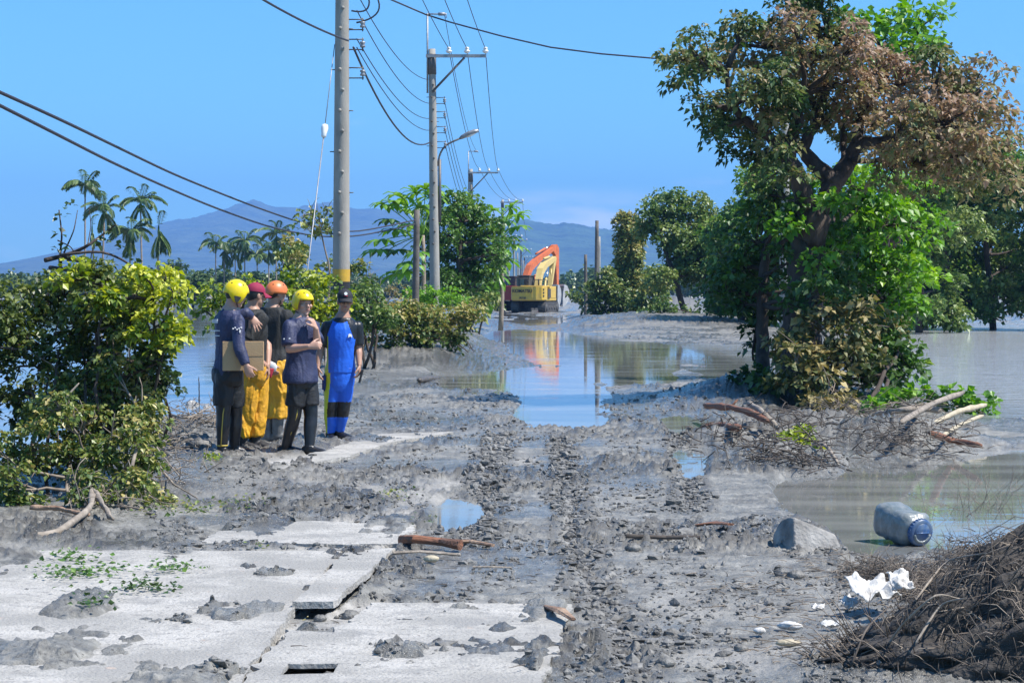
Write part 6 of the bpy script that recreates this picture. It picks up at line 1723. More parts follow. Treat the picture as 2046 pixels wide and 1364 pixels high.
# piping down the leggings
h_, k_, a_ = m1['legs']['R'][:3]
mb = MB(); mb.tube([k_ + (h_ - k_) * .2 + np.array([.018, -.068, 0]), k_ + np.array([.008, -.076, 0]), k_ + (a_ - k_) * .5 + np.array([.0, -.072, 0]), a_ + np.array([-.004, -.056, .03])], .0055, 6); mb.build('piping', M['piping'], m1['t'])
mb = MB(); mb.tube([a_ + ZA * .03, a_ + ZA * .045], [.056, .057], 16); mb.build('cuff_band', M['piping'], m1['t'])

# ---- man 2: maroon cap, black tee, yellow trousers
m2 = person('man in maroon cap, dark tee and yellow trousers, half hidden behind the cardboard box', 21.85, 496, 898, 1.75, (.72, .69),
    dict(pel=(502, 738), neck=(503, 612), head=(511, 590), elR=(490, 690, -.22), wrR=(512, 716, -.26), elL=(535, 690, .1), wrL=(535, 730, -.05),
         hipR=(496, 750, -.05), knR=(492, 820, -.06), anR=(482, 884, -.06), hipL=(513, 750, .05), knL=(514, 820, .06), anL=(508, 882, .04), toeR=(.9, -.25), toeL=(.95, -.2),
         handR=dict(dir=(.9, -.1, -.4), palm=(0, 0, -1), thumb=(0, 1, 0), curl=.5), handL=dict(dir=(.1, 0, -1), palm=(-1, 0, 0), thumb=(0, -1, 0), curl=.5)),
    dict(look=(.80, .60), nod=-.12, skin='skin_tan', top=dict(mat='tee_black', lo=-.14, e=.020, es=.016, sl=dict(R=.80, L=.8), fold=.024, ff=7, sflare=.006),
         bottom=dict(mat='wader', hi=.10, e=.024, fr=1.80, fold=.042, flare=.014, ff=8), shoe=dict(mat='black', boot=.25)))
cap(m2, 'cap_red')
# ---- man 3: orange helmet, black tee, yellow trousers, boots
m3 = person('man in orange helmet, black tee and yellow trousers over boots, his back turned', 22.8, 545, 885, 1.77, (.42, .91),
    dict(pel=(546, 732), neck=(543, 608), head=(552, 586), elR=(566, 692, -.02), wrR=(571, 735, .06), elL=(520, 690, .0), wrL=(536, 728, -.2),
         hipR=(556, 742, -.04), knR=(556, 808, -.03), anR=(554, 866, 0), hipL=(534, 742, .02), knL=(533, 808, .03), anL=(532, 868, 0), toeR=(.8, -.1), toeL=(.5, .4),
         handR=dict(dir=(-.1, -.1, -1), palm=(-1, .2, 0), thumb=(0, 1, 0), curl=.6), handL=dict(dir=(.5, -.2, -.8), palm=(.3, .8, 0), thumb=(1, 0, 0), curl=.75)),
    dict(look=(.80, .60), nod=-.05, skin='skin_tan', top=dict(mat='tee_black', lo=-.16, e=.022, es=.020, sl=dict(R=.88, L=.88), fold=.024, ff=7, sflare=.008, flare=.01),
         bottom=dict(mat='wader', hi=.10, e=.026, fr=1.42, fold=.040, flare=.030, ff=8), shoe=dict(mat='boot_grey', boot=.66)))
helmet(m3, 'helmet_o', size=(.108, .132, .128), edge=lambda az: (.12 if az < .8 else (-.12 if az < 2.2 else -.26)), vent=False)
gl = thing('work_gloves', 'white and dark red work gloves held by the man in the orange helmet', 'gloves', P(541, 738, 22.5))
mb = MB()
gp = P(541, 732, 22.5)
mb.rings([gp + XA * u + ZA * v for u, v in ((-.06, .05), (-.02, .02), (.03, -.01), (.06, -.03))], [.03, .045, .05, .03], [.015, .022, .022, .012], nrm([.4, 0, .9]), YA, 12)
for k in range(4): mb.tube([gp + np.array([-.05 - .006 * k, 0, .05 - .02 * k]), gp + np.array([-.10, -.01, .075 - .03 * k]), gp + np.array([-.125, 0, .05 - .035 * k])], .011, 7)
place(remesh(mb, .006, 1), 'glove', M['white_print'], gl)
mb = MB(); mb.rings([gp + np.array([.0, -.01, -.02]), gp + np.array([-.02, -.012, -.08]), gp + np.array([-.01, -.01, -.12])], [.045, .04, .02], [.02, .02, .01], XA, YA, 10); place(remesh(mb, .006, 1), 'glove', M['red_print'], gl)

# ---- man 4: navy tee, yellow helmet, hand at chin
m4 = person('man in navy tee and yellow helmet with his hand raised to his chin', 21.3, 600, 909, 1.69, (.80, -.60),
    dict(pel=(602, 748), neck=(601, 629), head=(605, 606), elR=(578, 697, -.20), wrR=(619, 692, -.34), elL=(634, 690, -.02), wrL=(631, 655, -.17),
         hipR=(594, 758, -.05), knR=(588, 830, -.04), anR=(571, 896, .05), hipL=(614, 758, .06), knL=(621, 830, .02), anL=(618, 895, -.06), toeR=(.95, -.1), toeL=(.93, -.35),
         handR=dict(dir=(.95, -.1, .15), palm=(.1, .9, -.2), thumb=(0, 0, 1), curl=1.0), handL=dict(dir=(-.42, -.1, .9), palm=(-.9, .3, .1), thumb=(-.3, -.5, .5), curl=.95)),
    dict(look=(.62, -.78), nod=-.05, top=dict(mat='navy', lo=-.13, e=.020, es=.016, sl=dict(R=.82, L=.8), fold=.022, ff=7.5, sflare=.006, flare=.026),
         bottom=dict(mat='neoprene', hi=.08, e=.010, fr=1.97, fold=.004, name='leggings'), over=dict(mat='shorts', hi=-.02, e=.016, fr=.72), shoe=dict(mat='neoprene')))
helmet(m4, 'helmet_y', edge=lambda az: (.22 if az < .95 else (.22 - (az - .95) / .3 * .85 if az < 1.25 else (-.63 if az < 1.9 else -.40))), size=(.108, .128, .130), vent=False)
h_, k_, a_ = m4['legs']['R'][:3]
mb = MB(); mb.tube([k_ + (h_ - k_) * .2 + np.array([.034, -.062, 0]), k_ + np.array([.03, -.062, 0]), k_ + (a_ - k_) * .5 + np.array([.02, -.062, 0]), a_ + np.array([.01, -.048, .04])], .0055, 6); mb.build('piping', M['piping'], m4['t'])
aR = m4['arms']['R']; q = aR[0] + (aR[1] - aR[0]) * .62; ax = nrm(aR[1] - aR[0]); nn = nrm(np.array([-.2, -1.0, 0]) - ax * ax.dot([-.2, -1.0, 0]))
sidepatch(m4, m4['t'], q + nn * .072, nn, XA, [rect(-.03 + .028 * k, 0, .014, .014) for k in range(3)], M['white_print'])

# ---- man 5: blue wetsuit facing the viewer
def z_top(x, y, u, c, arms):
    for s in 'RL':
        p, e_, w_ = arms[s]
        t_ = np.clip((c - p) @ (e_ - p) / ((e_ - p) @ (e_ - p)), -.2, 1.2)
        if np.linalg.norm(c - (p + (e_ - p) * t_)) < .085 and abs(x) > .140: return 1
    if u > .93: return 1
    neck = .80 + .0 * x
    if y > -.02:
        if u > .62 and abs(x) > .140 - (u - .66) * .26: return 1
        if (x / .10) ** 2 + ((u - .97) / .11) ** 2 < 1: return 1
        if x > .128 and u < .64: return 2
        return 0
    return 1 if u > .6 else 0
def z_bot(x, y, c, legs):
    for i, s in enumerate('RL'):
        h_, k_, a_ = legs[s][:3]
        if (x > 0) == (s == 'R'):
            dz = c[2] - k_[2]
            ax_ = h_ + (k_ - h_) * np.clip((h_[2] - c[2]) / (h_[2] - k_[2] + 1e-6), 0, 1) if c[2] > k_[2] else k_ + (a_ - k_) * np.clip((k_[2] - c[2]) / (k_[2] - a_[2]), 0, 1)
            ox = (c - ax_)[0]
            if s == 'R' and ox < -.030 and c[2] < h_[2] + .25: return 1
            if abs(dz) < .085: return 2
    return 0
m5 = person('man in blue wetsuit, black cap and sunglasses facing the viewer', 23.2, 672, 884, 1.70, (.10, -.99),
    dict(pel=(679, 752), neck=(685, 628), head=(689, 601), elR=(640, 698, -.02), wrR=(635, 732, -.10), elL=(716, 696, .02), wrL=(718, 730, -.08),
         hipR=(667, 762, 0), knR=(660, 818, -.03), anR=(660, 868, .02), hipL=(690, 762, 0), knL=(686, 818, -.02), anL=(678, 864, .05), toeR=(.25, -.95), toeL=(.75, -.65),
         handR=dict(dir=(.1, -.1, -1), palm=(1, .2, 0), thumb=(.2, -1, 0), curl=.45), handL=dict(dir=(0, -.1, -1), palm=(-1, .1, 0), thumb=(-.2, -1, 0), curl=.7)),
    dict(look=(.18, -.98), nod=-.06, skin='skin_tan', belly=1.08, top=dict(mat='suit_blue', lo=.06, e=.012, es=.010, sl=dict(R=.86, L=.86), fold=.007, name='wetsuit_top', zones=(('suit_blue', 'neoprene', 'suit_lime'), z_top)),
         bottom=dict(mat='suit_blue', hi=.10, e=.009, fr=1.93, fold=.006, name='wetsuit_legs', zones=(('suit_blue', 'suit_lime', 'neoprene'), z_bot)), shoe=dict(mat='neoprene')))
cp = cap(m5, 'cap_black')
q = m5['hc'] + m5['hu'] * .085 + m5['hf'] * .101
sidepatch(m5, cp, q, m5['hf'] + m5['hu'] * .35, m5['hr'], [[(.018 * math.cos(a), .018 * math.sin(a)) for a in np.linspace(0, 6.0, 12)]], M['white_print'])
sidepatch(m5, cp, q - m5['hu'] * .024, m5['hf'] + m5['hu'] * .25, m5['hr'], [rect(0, 0, .042, .009)], M['red_print'])
sg = MB()
for s in (-1, 1):
    c = m5['hc'] + m5['hr'] * s * .033 + m5['hf'] * .094 + m5['hu'] * .002
    sg.ell(c, (.030, .008, .018), m5['A'], 12, 7)
    sg.tube([c + m5['hr'] * s * .028, m5['hc'] + m5['hr'] * s * .082 + m5['hf'] * .005 + m5['hu'] * .008], .0035, 5)
sg.build('sunglasses', M['lens'], m5['t'])
q = m5['sp'](.66) + m5['f'] * .136 - m5['r'] * .085
sidepatch(m5, m5['t'], q, m5['f'] - m5['r'] * .45, m5['r'], [[(-.024, .02), (0, .006), (.024, .02), (.02, -.012), (0, -.024), (-.02, -.012)]], M['white_print'], 'chest_logo', .010)
h_, k_, a_ = m5['legs']['R'][:3]
mb = MB(); c = h_ + np.array([-.102, -.01, -.01]); mb.box(c, (.045, .15, .19)); pk = mb.build('pocket', M['suit_navy'], m5['t'], smooth=False)
bm = bmesh.new(); bm.from_mesh(pk.data); bmesh.ops.bevel(bm, geom=bm.edges[:], offset=.018, segments=3, affect='EDGES'); bm.to_mesh(pk.data); bm.free()
mb = MB(); mb.rings([m5['sp'](.13) + ZA * k for k in (-.006, .006)], [.164, .164], [.128, .128], m5['r'], m5['f'], 28); mb.build('waist_seam', M['suit_blue'], m5['t'])
w = m5['arms']['L'][2]
ph = thing('phone', 'black phone held low in the left hand of the man in the blue wetsuit', 'phone', w - ZA * .13)
mb = MB(); mb.box(w + np.array([.02, -.03, -.115]), (.022, .075, .15), Matrix.Rotation(.25, 3, 'Y')); o = mb.build('phone_case', M['black'], ph, smooth=False)

# ---- cardboard box under man 1's arm
bc = P(486, 711, 20.93)
cb = thing('cardboard_box', 'flat brown cardboard box carried under the arm of the man in navy jersey', 'box', bc - ZA * .145)
Rb = Matrix.Rotation(R(4), 3, 'Z')
mb = MB(); mb.box(bc, (.405, .11, .29), Rb); bxo = mb.build('carton', M['card'], cb, smooth=False)
bm = bmesh.new(); bm.from_mesh(bxo.data); bmesh.ops.bevel(bm, geom=bm.edges[:], offset=.004, segments=2, affect='EDGES'); bm.to_mesh(bxo.data); bm.free()
Rn = np.array(Rb)
mb = MB(); mb.box(bc + Rn @ np.array([.06, -.0562, .0]), (.28, .002, .004), Rb); mb.build('flap_seam', mat('card_seam', (.27, .17, .085), .9), cb, smooth=False)
mb = MB(); mb.box(bc + Rn @ np.array([.0, 0, .1455]), (.402, .05, .002), Rb); mb.build('tape', mat('parcel_tape', (.58, .43, .25), .3), cb, smooth=False)
# ------------------------------------------------------------------ debris, logs, stones
def log(label, pts, r0, r1, matl, name='log', cat='log', n=9, rough=.12, group=None, stubs=0):
    p = np.array(pts, float); k = np.linspace(0, len(p) - 1, max(10, 4 * len(p)))
    sm = np.stack([np.interp(k, np.arange(len(p)), p[:, i]) for i in range(3)], 1)
    if len(p) > 2:
        for _ in range(2): sm[1:-1] = (sm[:-2] + 2 * sm[1:-1] + sm[2:]) / 4
    rr = np.linspace(r0, r1, len(sm)) * rng.uniform(1 - rough, 1 + rough, len(sm))
    rr[0] *= .7; rr[-1] *= .6
    mb = MB(); mb.tube(sm, rr, n)
    v = mb.v[0]; v += (fbm3(v * np.array([16, 16, 40]), 3, 3)[:, None] - .5) * r0 * .9 + (fbm3(v * 70, 2, 5)[:, None] - .5) * r0 * .35
    for _ in range(stubs):
        i = rng.integers(2, len(sm) - 2); dv = nrm(rng.normal(0, 1, 3) + [0, 0, .6]); mb.tube([sm[i], sm[i] + dv * r0 * 3.2], [r0 * .4, r0 * .2], 6)
    o = mb.build(name, M[matl], None, loc=sm[len(sm) // 2])
    return tag(o, label, cat, group)
g = Gs
# left foreground
log('crooked pale brown driftwood branch at the left edge, nearest the concrete', [g(40, 1085, .03), g(115, 1076, .04), g(150, 1056, .06), g(182, 1040, .09), g(184, 1014, .16), g(205, 1032, .09), g(226, 1046, .03)], .028, .017, 'drift_grey', 'branch', 'branch')
log('straight brown branch lying behind the crooked driftwood at the left edge', [g(60, 1030, .06), g(115, 1034, .07), g(178, 1043, .05)], .020, .016, 'driftwood', 'branch', 'branch')
log('thin pale curved stick running out from the left scrub over mud', [g(290, 948, .25), g(330, 972, .10), g(350, 985, .06), g(396, 1002, .03)], .010, .006, 'drift_grey', 'branch', 'branch')
log('short upper pale stick poking out of the left scrub', [g(300, 925, .22), g(330, 945, .12), g(360, 962, .04)], .008, .005, 'drift_grey', 'branch', 'branch')
log('pale bare stick leaning up inside the left bush', [P(115, 812, 16.2), P(140, 785, 16.25), P(158, 765, 16.3)], .011, .007, 'drift_grey', 'branch', 'branch')
log('grey stick slanting across the mud left of the men\'s legs', [g(338, 848, .12), g(375, 855, .10), g(420, 842, .18)], .014, .009, 'drift_grey', 'branch', 'branch')
log('dark thin stick crossing the slanting grey one', [g(340, 846, .10), g(372, 860, .06), g(402, 872, .03)], .012, .008, 'twig_dark', 'branch', 'branch')
log('thin upright twig standing in the flood left of the men', [g(398, 812, -.05), P(398, 770, 29.5), P(397, 752, 29.5)], .010, .005, 'twig_dark', 'branch', 'branch')
# muddy bags and lumps by the men
def lump(label, c, r, matl, name, cat, seed=1, n=26, k=16, amp=.35, freq=2.2, cut=None):
    mb = MB(); mb.ell((0, 0, 0), (1, 1, 1), None, n, k)
    v = mb.v[0]; dv = v / (np.linalg.norm(v, axis=1)[:, None] + 1e-9)
    f = 1 - np.abs(2 * fbm3(dv * freq + seed * 7.7, 4, seed) - 1)
    v *= (1 + amp * (f - .6))[:, None]; v *= np.asarray(r)
    if cut is not None:
        for nx, ny, nz, dd in cut:
            nvec = nrm([nx, ny, nz]); ex = np.maximum(0, v @ nvec - dd); v -= ex[:, None] * nvec * .92
    o = mb.build(name, M[matl], None, loc=None)
    o.location = tuple(c)
    return tag(o, label, cat)
M['bag'] = mat('muddy_white_bag', (.40, .39, .37), .5, (.15, .14, .13), 12, .7, 30)
lump('muddy white plastic bag caught on driftwood left of the men', g(384, 822, .05), (.085, .075, .085), 'bag', 'plastic_bag', 'bag', 4, 40, 26, amp=1.0)
lump('second smaller pale bag lump just behind the first man\'s legs', g(414, 826, .04), (.06, .06, .065), 'bag', 'plastic_bag', 'bag', 9, 40, 26, amp=1.0)
lump('dark wet clod on the mud beside the first man\'s feet', g(400, 894, .03), (.10, .08, .06), 'clod', 'clod', 'clod', 12, amp=.8)
M['sole_dark'] = mat('wet_dark_wood', (.05, .042, .035), .5, (.12, .10, .08), 9)
log('short dark stump of wood lying on wet mud right of the men', [g(836, 766, .05), g(856, 763, .06), g(878, 761, .05)], .055, .05, 'sole_dark', 'log', 'log')
# roots and pale trunk in the left bank
log('pale broken trunk slanting out of the mud bank under the hedge', [g(790, 712, .05), P(810, 690, 49), P(824, 676, 49)], .085, .07, 'drift_grey')
log('second pale stub standing in the mud bank by the water', [g(850, 718, .1), P(845, 700, 50), P(838, 688, 50)], .06, .045, 'drift_grey')
t = thing('root_plate', 'torn up dark root tangle hanging from the bank under the hedge', 'roots', Gs(865, 725))
mb = MB()
for _ in range(110):
    a = P(865 + rng.normal(0, 14), 670 + rng.normal(0, 6), 49.5 + rng.normal(0, .3)); b = a + np.array([rng.normal(0, .35), rng.normal(-.2, .3), -abs(rng.normal(.5, .25))])
    limb(mb, a, b, .02, .006, .25, 4, 5)
mb.build('roots', M['twig_dark'], t, kind='stuff')
# foreground broken wood on the road
def splinter(label, pts, w, th, matl, name='wood_scrap'):
    p = np.array(pts, float); n = len(p); mb = MB()
    rr = [(w * rng.uniform(.8, 1.1) * (.55 if i in (0, n - 1) else 1), th * rng.uniform(.8, 1.2)) for i in range(n)]
    side = nrm(np.cross(p[-1] - p[0], ZA))
    mb.tube(p, rr, 8, side=side); v = mb.v[0]; v += (fbm3(v * 40, 2, 8)[:, None] - .5) * th * .8
    o = mb.build(name, M[matl], None, loc=p[n // 2], smooth=False); return tag(o, label, 'wood')
M['wood_red'] = mat('fresh_split_wood', (.27, .105, .052), .85, (.13, .075, .052), 14, .9, 60, stretch=(.3, 1, 1))
splinter('thick reddish split log lying by the corner of the lifted slab', [g(800, 1089, .035), g(830, 1092, .045), g(880, 1097, .045), g(920, 1100, .035)], .045, .03, 'wood_red')
splinter('ragged thin end of bark right of the reddish split log', [g(900, 1092, .03), g(940, 1092, .035), g(985, 1098, .03)], .03, .012, 'driftwood')
splinter('flat pale board scrap below the reddish split log', [g(785, 1114, .03), g(840, 1114, .04), g(920, 1118, .03)], .03, .010, 'drift_grey')
splinter('narrow grey lath lying alone on the mud in the middle of the road', [g(945, 1141, .025), g(985, 1142, .03), g(1022, 1142, .025)], .014, .006, 'drift_grey')
splinter('thin dark stick half sunk in mud along the right track', [g(1250, 1080, .03), g(1330, 1084, .035), g(1400, 1082, .03)], .016, .012, 'twig_dark')
splinter('orange-brown rotten wood flake in the mud left of the rock', [g(1390, 1058, .03), g(1430, 1054, .035), g(1460, 1056, .03)], .05, .010, 'wood_red')
splinter('brown bark scrap at the edge of the front slab', [g(1090, 1242, .075), g(1120, 1250, .08), g(1145, 1262, .06)], .03, .012, 'driftwood')
lump('small pale brick chip under the board scrap', g(862, 1126, .03), (.045, .025, .02), 'drift_pale', 'brick_chip', 'rubble', 5, 10, 7)
# logs in the heap on the right
d0 = 24.5
log('long reddish split log at the left end of the debris heap', [g(1408, 842, .20), g(1450, 852, .24), g(1500, 862, .22), g(1535, 872, .16)], 0.040, 0.036, 'wood_red', stubs=2)
log('grey log crossing over the reddish split log', [g(1494, 846, .25), g(1520, 860, .22), g(1556, 880, .12)], 0.032, 0.032, 'drift_grey')
log('lower short reddish log end sticking out of the dark mud', [g(1404, 868, .08), g(1440, 868, .10), g(1480, 870, .08)], 0.044, 0.040, 'wood_red')
log('bent pale root arching out of the leafy clump', [g(1625, 902, .08), g(1650, 912, .12), g(1672, 930, .04), g(1680, 944, .0)], .022, .012, 'drift_grey', 'root', 'root')
log('long grey trunk lying flat along the right shore', [g(1750, 864, .22), g(1800, 860, .24), g(1850, 856, .24), g(1880, 854, .2)], 0.038, 0.035, 'drift_grey')
log('thick brown log tilted upwards at the right edge of the heap', [g(1800, 884, .2), g(1860, 862, .32), g(1924, 842, .36)], 0.032, 0.035, 'drift_grey')
log('pale peeled log behind the tilted brown one', [g(1865, 880, .18), g(1910, 866, .25), g(1970, 856, .28)], 0.033, 0.033, 'drift_pale')
log('thin pale peeled stick below the pale log', [g(1880, 892, .10), g(1920, 880, .18), g(1965, 868, .22)], 0.021, 0.021, 'drift_pale')
log('reddish branch at the lower right of the heap', [g(1860, 886, .10), g(1900, 895, .08), g(1960, 902, .06)], .035, .03, 'wood_red')
log('short dark log among roots at the heap centre', [g(1690, 892, .10), g(1730, 898, .10), g(1770, 896, .08)], .035, .03, 'twig_dark')
for q, lab in ((1300, 'dead grey branch lying on the far mud bank, right of the column'), (1345, 'second dead branch on the far mud bank, by the dirt heap')):
    log(lab, [g(q, 648, .2), P(q + 40, 650, 98), P(q + 75, 656, 98)], .06, .03, 'drift_grey', 'branch', 'branch')
# twig tangles
def tangle(label, c_px, n, spread, ln, r, matl, dz=.1, name='twig_litter', up=.35, d=None):
    mb = MB()
    for _ in range(n):
        q = c_px[rng.integers(0, len(c_px))]
        a = Gs(q[0] + rng.normal(0, spread), q[1] + rng.normal(0, spread * .3), 0) + ZA * abs(rng.normal(0, dz))
        dv = nrm(np.array([rng.normal(0, 1), rng.normal(0, 1), rng.normal(up * .3, up)]))
        limb(mb, a, a + dv * ln * rng.uniform(.4, 1.4), r * rng.uniform(.6, 1.3), r * .4, .16, 4, 5)
    o = mb.build(name, M[matl], None, kind='stuff'); o['label'] = label
    return o
tangle('dark roots and twigs matted on the debris heap', [(1600, 860), (1660, 850), (1720, 880), (1780, 895), (1850, 895), (1450, 885), (1540, 915), (1610, 930)], 1000, 38, .20, .0065, 'twig_dark', .12)
tangle('pale dry twigs strewn on the debris heap', [(1680, 830), (1750, 850), (1850, 880), (1820, 830), (1900, 905)], 320, 38, .24, .0045, 'twig', .12)
tangle('grey twigs and straw washed up left of the men', [(380, 850), (350, 870), (410, 850), (330, 900), (395, 820), (360, 830)], 420, 26, .20, .006, 'twig', .06)
tangle('dry stems standing in the low scrub at the left', [(330, 960), (280, 1000), (300, 930), (220, 1010), (180, 1020)], 170, 30, .20, .005, 'twig', .08, up=.8)
tangle('small sticks and straw scattered over the lower right mud', [(1500, 1180), (1600, 1220), (1650, 1150), (1560, 1290), (1700, 1120)], 260, 60, .10, .0028, 'twig', .015, up=.1)
tangle('straw and splinters scattered across the concrete and road', [(500, 1140), (700, 1250), (900, 1150), (1000, 1250), (1200, 1150), (820, 1060)], 260, 110, .08, .0022, 'twig_dark', .006, up=.05)

# rock
M['rock'] = mat('broken_concrete_rock', (.13, .122, .112), .85, (.34, .325, .30), 5, .7, 40)
q = g(1612, 1096, .0); q[2] = gz(q[0], q[1])
rk = lump('chunk of broken grey concrete with a reddish stain sitting in mud', q + ZA * .012, (.245, .16, .145), 'rock', 'concrete_rubble', 'rubble', 21, 36, 22, .30, 1.3,
          cut=[(-.85, -.35, .25, .13), (.25, -.85, .5, .085), (.35, .25, .85, .085), (1, .1, .35, .17), (0, 0, -1, .06)])
mb = MB(); mb.ell((0, 0, 0), (.05, .012, .03), None, 10, 6); o = mb.build('brick_stain', M['wood_red'], rk); o.location = (.005, -.118, -.02)
# jug
M['jug'] = mat('muddy_clear_plastic', (.13, .155, .155), .3, (.30, .305, .29), 11, .5, 24, spec=.6, lo=.4, hi=.7)
M['lid_blue'] = mat('blue_lid', (.02, .075, .21), .35, (.12, .16, .22), 20)
jc = G(1818, 1086, 0); jc[2] = 0
jd = nrm([.42, -.88, -.16]); js = nrm(np.cross(jd, ZA)); ju = np.cross(js, jd)
jug = thing('plastic_jar', 'large muddy plastic jar with blue screw lid lying half sunk in the pond', 'jar', jc)
mb = MB()
cz = jc + ZA * .115 - XA * .02
prof = [(-.235, .08), (-.225, .125), (-.19, .140), (-.15, .134), (-.11, .142), (-.06, .133), (-.01, .142), (.04, .134), (.085, .138), (.11, .118), (.128, .082), (.145, .08)]
n = 26; th = np.arange(n) * 2 * math.pi / n; C = [cz + jd * u for u, r_ in prof]
sq = lambda t: 1 / (abs(math.cos(t)) ** 4 + abs(math.sin(t)) ** 4) ** .25
V = []
for (u, r_) in prof:
    for t_ in th:
        k = (sq(t_) if r_ > .10 else 1.0) * r_ * .84
        dent = 1 - .14 * max(0, math.cos(t_ - 1.9)) * math.exp(-((u + .03) / .07) ** 2)
        V.append(cz + jd * u + (js * math.cos(t_) + ju * math.sin(t_)) * k * dent)
V += [C[0], C[-1]]
nn = len(prof); jx = np.arange(n); j2 = (jx + 1) % n
Q = np.concatenate([np.stack([i*n + jx, i*n + j2, (i+1)*n + j2, (i+1)*n + jx], 1) for i in range(nn - 1)])
T_ = np.concatenate([np.stack([np.full(n, nn*n), j2, jx], 1), np.stack([np.full(n, nn*n+1), (nn-1)*n + jx, (nn-1)*n + j2], 1)])
mb.add(V, Q, T_); mb.build('jar_body', M['jug'], jug)
lc = cz + jd * .150
mb = MB(); mb.tube([lc - jd * .024, lc - jd * .02, lc + jd * .012, lc + jd * .018, lc + jd * .0185], [.086, .089, .089, .082, .06], 28)
lid = mb.build('lid', M['lid_blue'], jug)
for k in range(26):
    a = k / 26 * 2 * math.pi; dv = js * math.cos(a) + ju * math.sin(a)
    mb = MB(); mb.tube([lc - jd * .018 + dv * .089, lc + jd * .010 + dv * .089], .004, 4); mb.build('lid_rib', M['lid_blue'], lid)
mb = MB(); mb.tube([lc + jd * .0186, lc + jd * .022], [.062, .060], 24); mb.tube([lc - js * .05 + jd * .022, lc + js * .05 + jd * .022], .006, 6); mb.build('lid_disc', M['lid_blue'], lid)
mb = MB(); mb.tube([lc + js * .06 * math.cos(a) + ju * .06 * math.sin(a) + jd * .021 for a in np.linspace(math.pi * 1.05, math.pi * 1.95, 12)], .009, 6); mb.build('lid_mud', M['jug'], lid)

# white sheets and foam scraps
M['white_sheet'] = mat('dirty_white_sheet', (.66, .65, .62), .6, (.42, .40, .37), 9, .4, 40)
def sheet(label, c, w, h, seed, name='plastic_sheet', cat='plastic', amp=.05, rz=0., tilt=.2, mt='white_sheet'):
    n = 18; u = np.linspace(-1, 1, n); U, V_ = np.meshgrid(u, u)
    fold = (fbm2(U.ravel() * 2.2 + seed, V_.ravel() * 2.0 + seed * 3, 4, seed) - .5) * 2
    an = np.arctan2(V_.ravel(), U.ravel()); rad = 1 - .45 * np.abs(fbm2(np.cos(an) * 2 + seed, np.sin(an) * 2, 3, seed + 3) - .3) - .0
    x = U.ravel() * w / 2 * rad; y = V_.ravel() * h / 2 * rad; z = fold * amp
    top = np.stack([x, y, z], 1); E = np.array(Euler((tilt, 0, rz)).to_matrix())
    top = top @ E.T; nv = E @ np.array([0, 0, 1.0])
    V3 = np.concatenate([top, top - nv * .006]); I_ = np.arange(n * n).reshape(n, n); Q = []
    for i in range(n - 1):
        for k in range(n - 1):
            a, b, c_, d_ = I_[i, k], I_[i, k+1], I_[i+1, k+1], I_[i+1, k]
            Q += [(a, b, c_, d_), (a + n*n, d_ + n*n, c_ + n*n, b + n*n)]
    ed = list(I_[0, :]) + list(I_[1:, -1]) + list(I_[-1, -2::-1]) + list(I_[-2:0:-1, 0])
    for i in range(len(ed)): a, b = ed[i], ed[(i+1) % len(ed)]; Q.append((a, a + n*n, b + n*n, b))
    mb = MB(); mb.add(V3, Q); o = mb.build(name, M[mt], None); o.location = tuple(c); return tag(o, label, cat)
sheet('largest crumpled white plastic sheet at the foot of the root mound', g(1748, 1226, .135), .25, .21, 3, amp=.06, rz=.5, tilt=.35)
sheet('white plastic scrap tucked just left of the largest sheet', g(1700, 1228, .07), .13, .09, 5, amp=.03, rz=1.0, tilt=.3)
sheet('greyish plastic scrap leaning against the roots right of the largest sheet', g(1800, 1240, .2), .12, .13, 8, amp=.04, rz=.2, tilt=.7)
sheet('flat white foam scrap below the rock, right of the silt', g(1660, 1258, .03), .10, .07, 11, 'foam_scrap', 'foam', .02)
sheet('pale foam scrap by itself above the largest sheet', g(1635, 1218, .02), .07, .04, 13, 'foam_scrap', 'foam', .015)
lump('rounded white foam lump lying on silt left of the plastic scraps', g(1578, 1262, .03), (.05, .022, .016), 'white_sheet', 'foam_scrap', 'foam', 15, 22, 14, 1.0).rotation_euler = (0, 0, -.5)
lump('small white lump at the left of the foam lumps', g(1518, 1270, .025), (.028, .02, .015), 'white_sheet', 'foam_scrap', 'foam', 17, 14, 9, .4)
lump('pale yellowish foam piece in front of the rounded lump', g(1575, 1292, .02), (.055, .025, .015), 'drift_pale', 'foam_scrap', 'foam', 19, 14, 9, .4)
for i, (a, b, r_) in enumerate([(640, 1240, .02), (1265, 1100, .03), (1590, 1155, .03), (1480, 1300, .02), (700, 1235, .028), (1330, 1330, .025), (960, 1310, .022)]):
    lump(['dark stone in front of the narrow slab strip', 'dark wet mud lump beside the middle track', 'dark lump of mud below the rock', 'little grey stone on the lower right silt', 'mud lump at the corner of the lifted slab strip', 'dark stone by the right track near the bottom edge', 'mud lump on the front slab near the bottom edge'][i], g(a, b, r_ * .5), (r_ * 1.5, r_ * 1.2, r_), 'clod', 'stone', 'stone', 30 + i, 14, 9, .6)

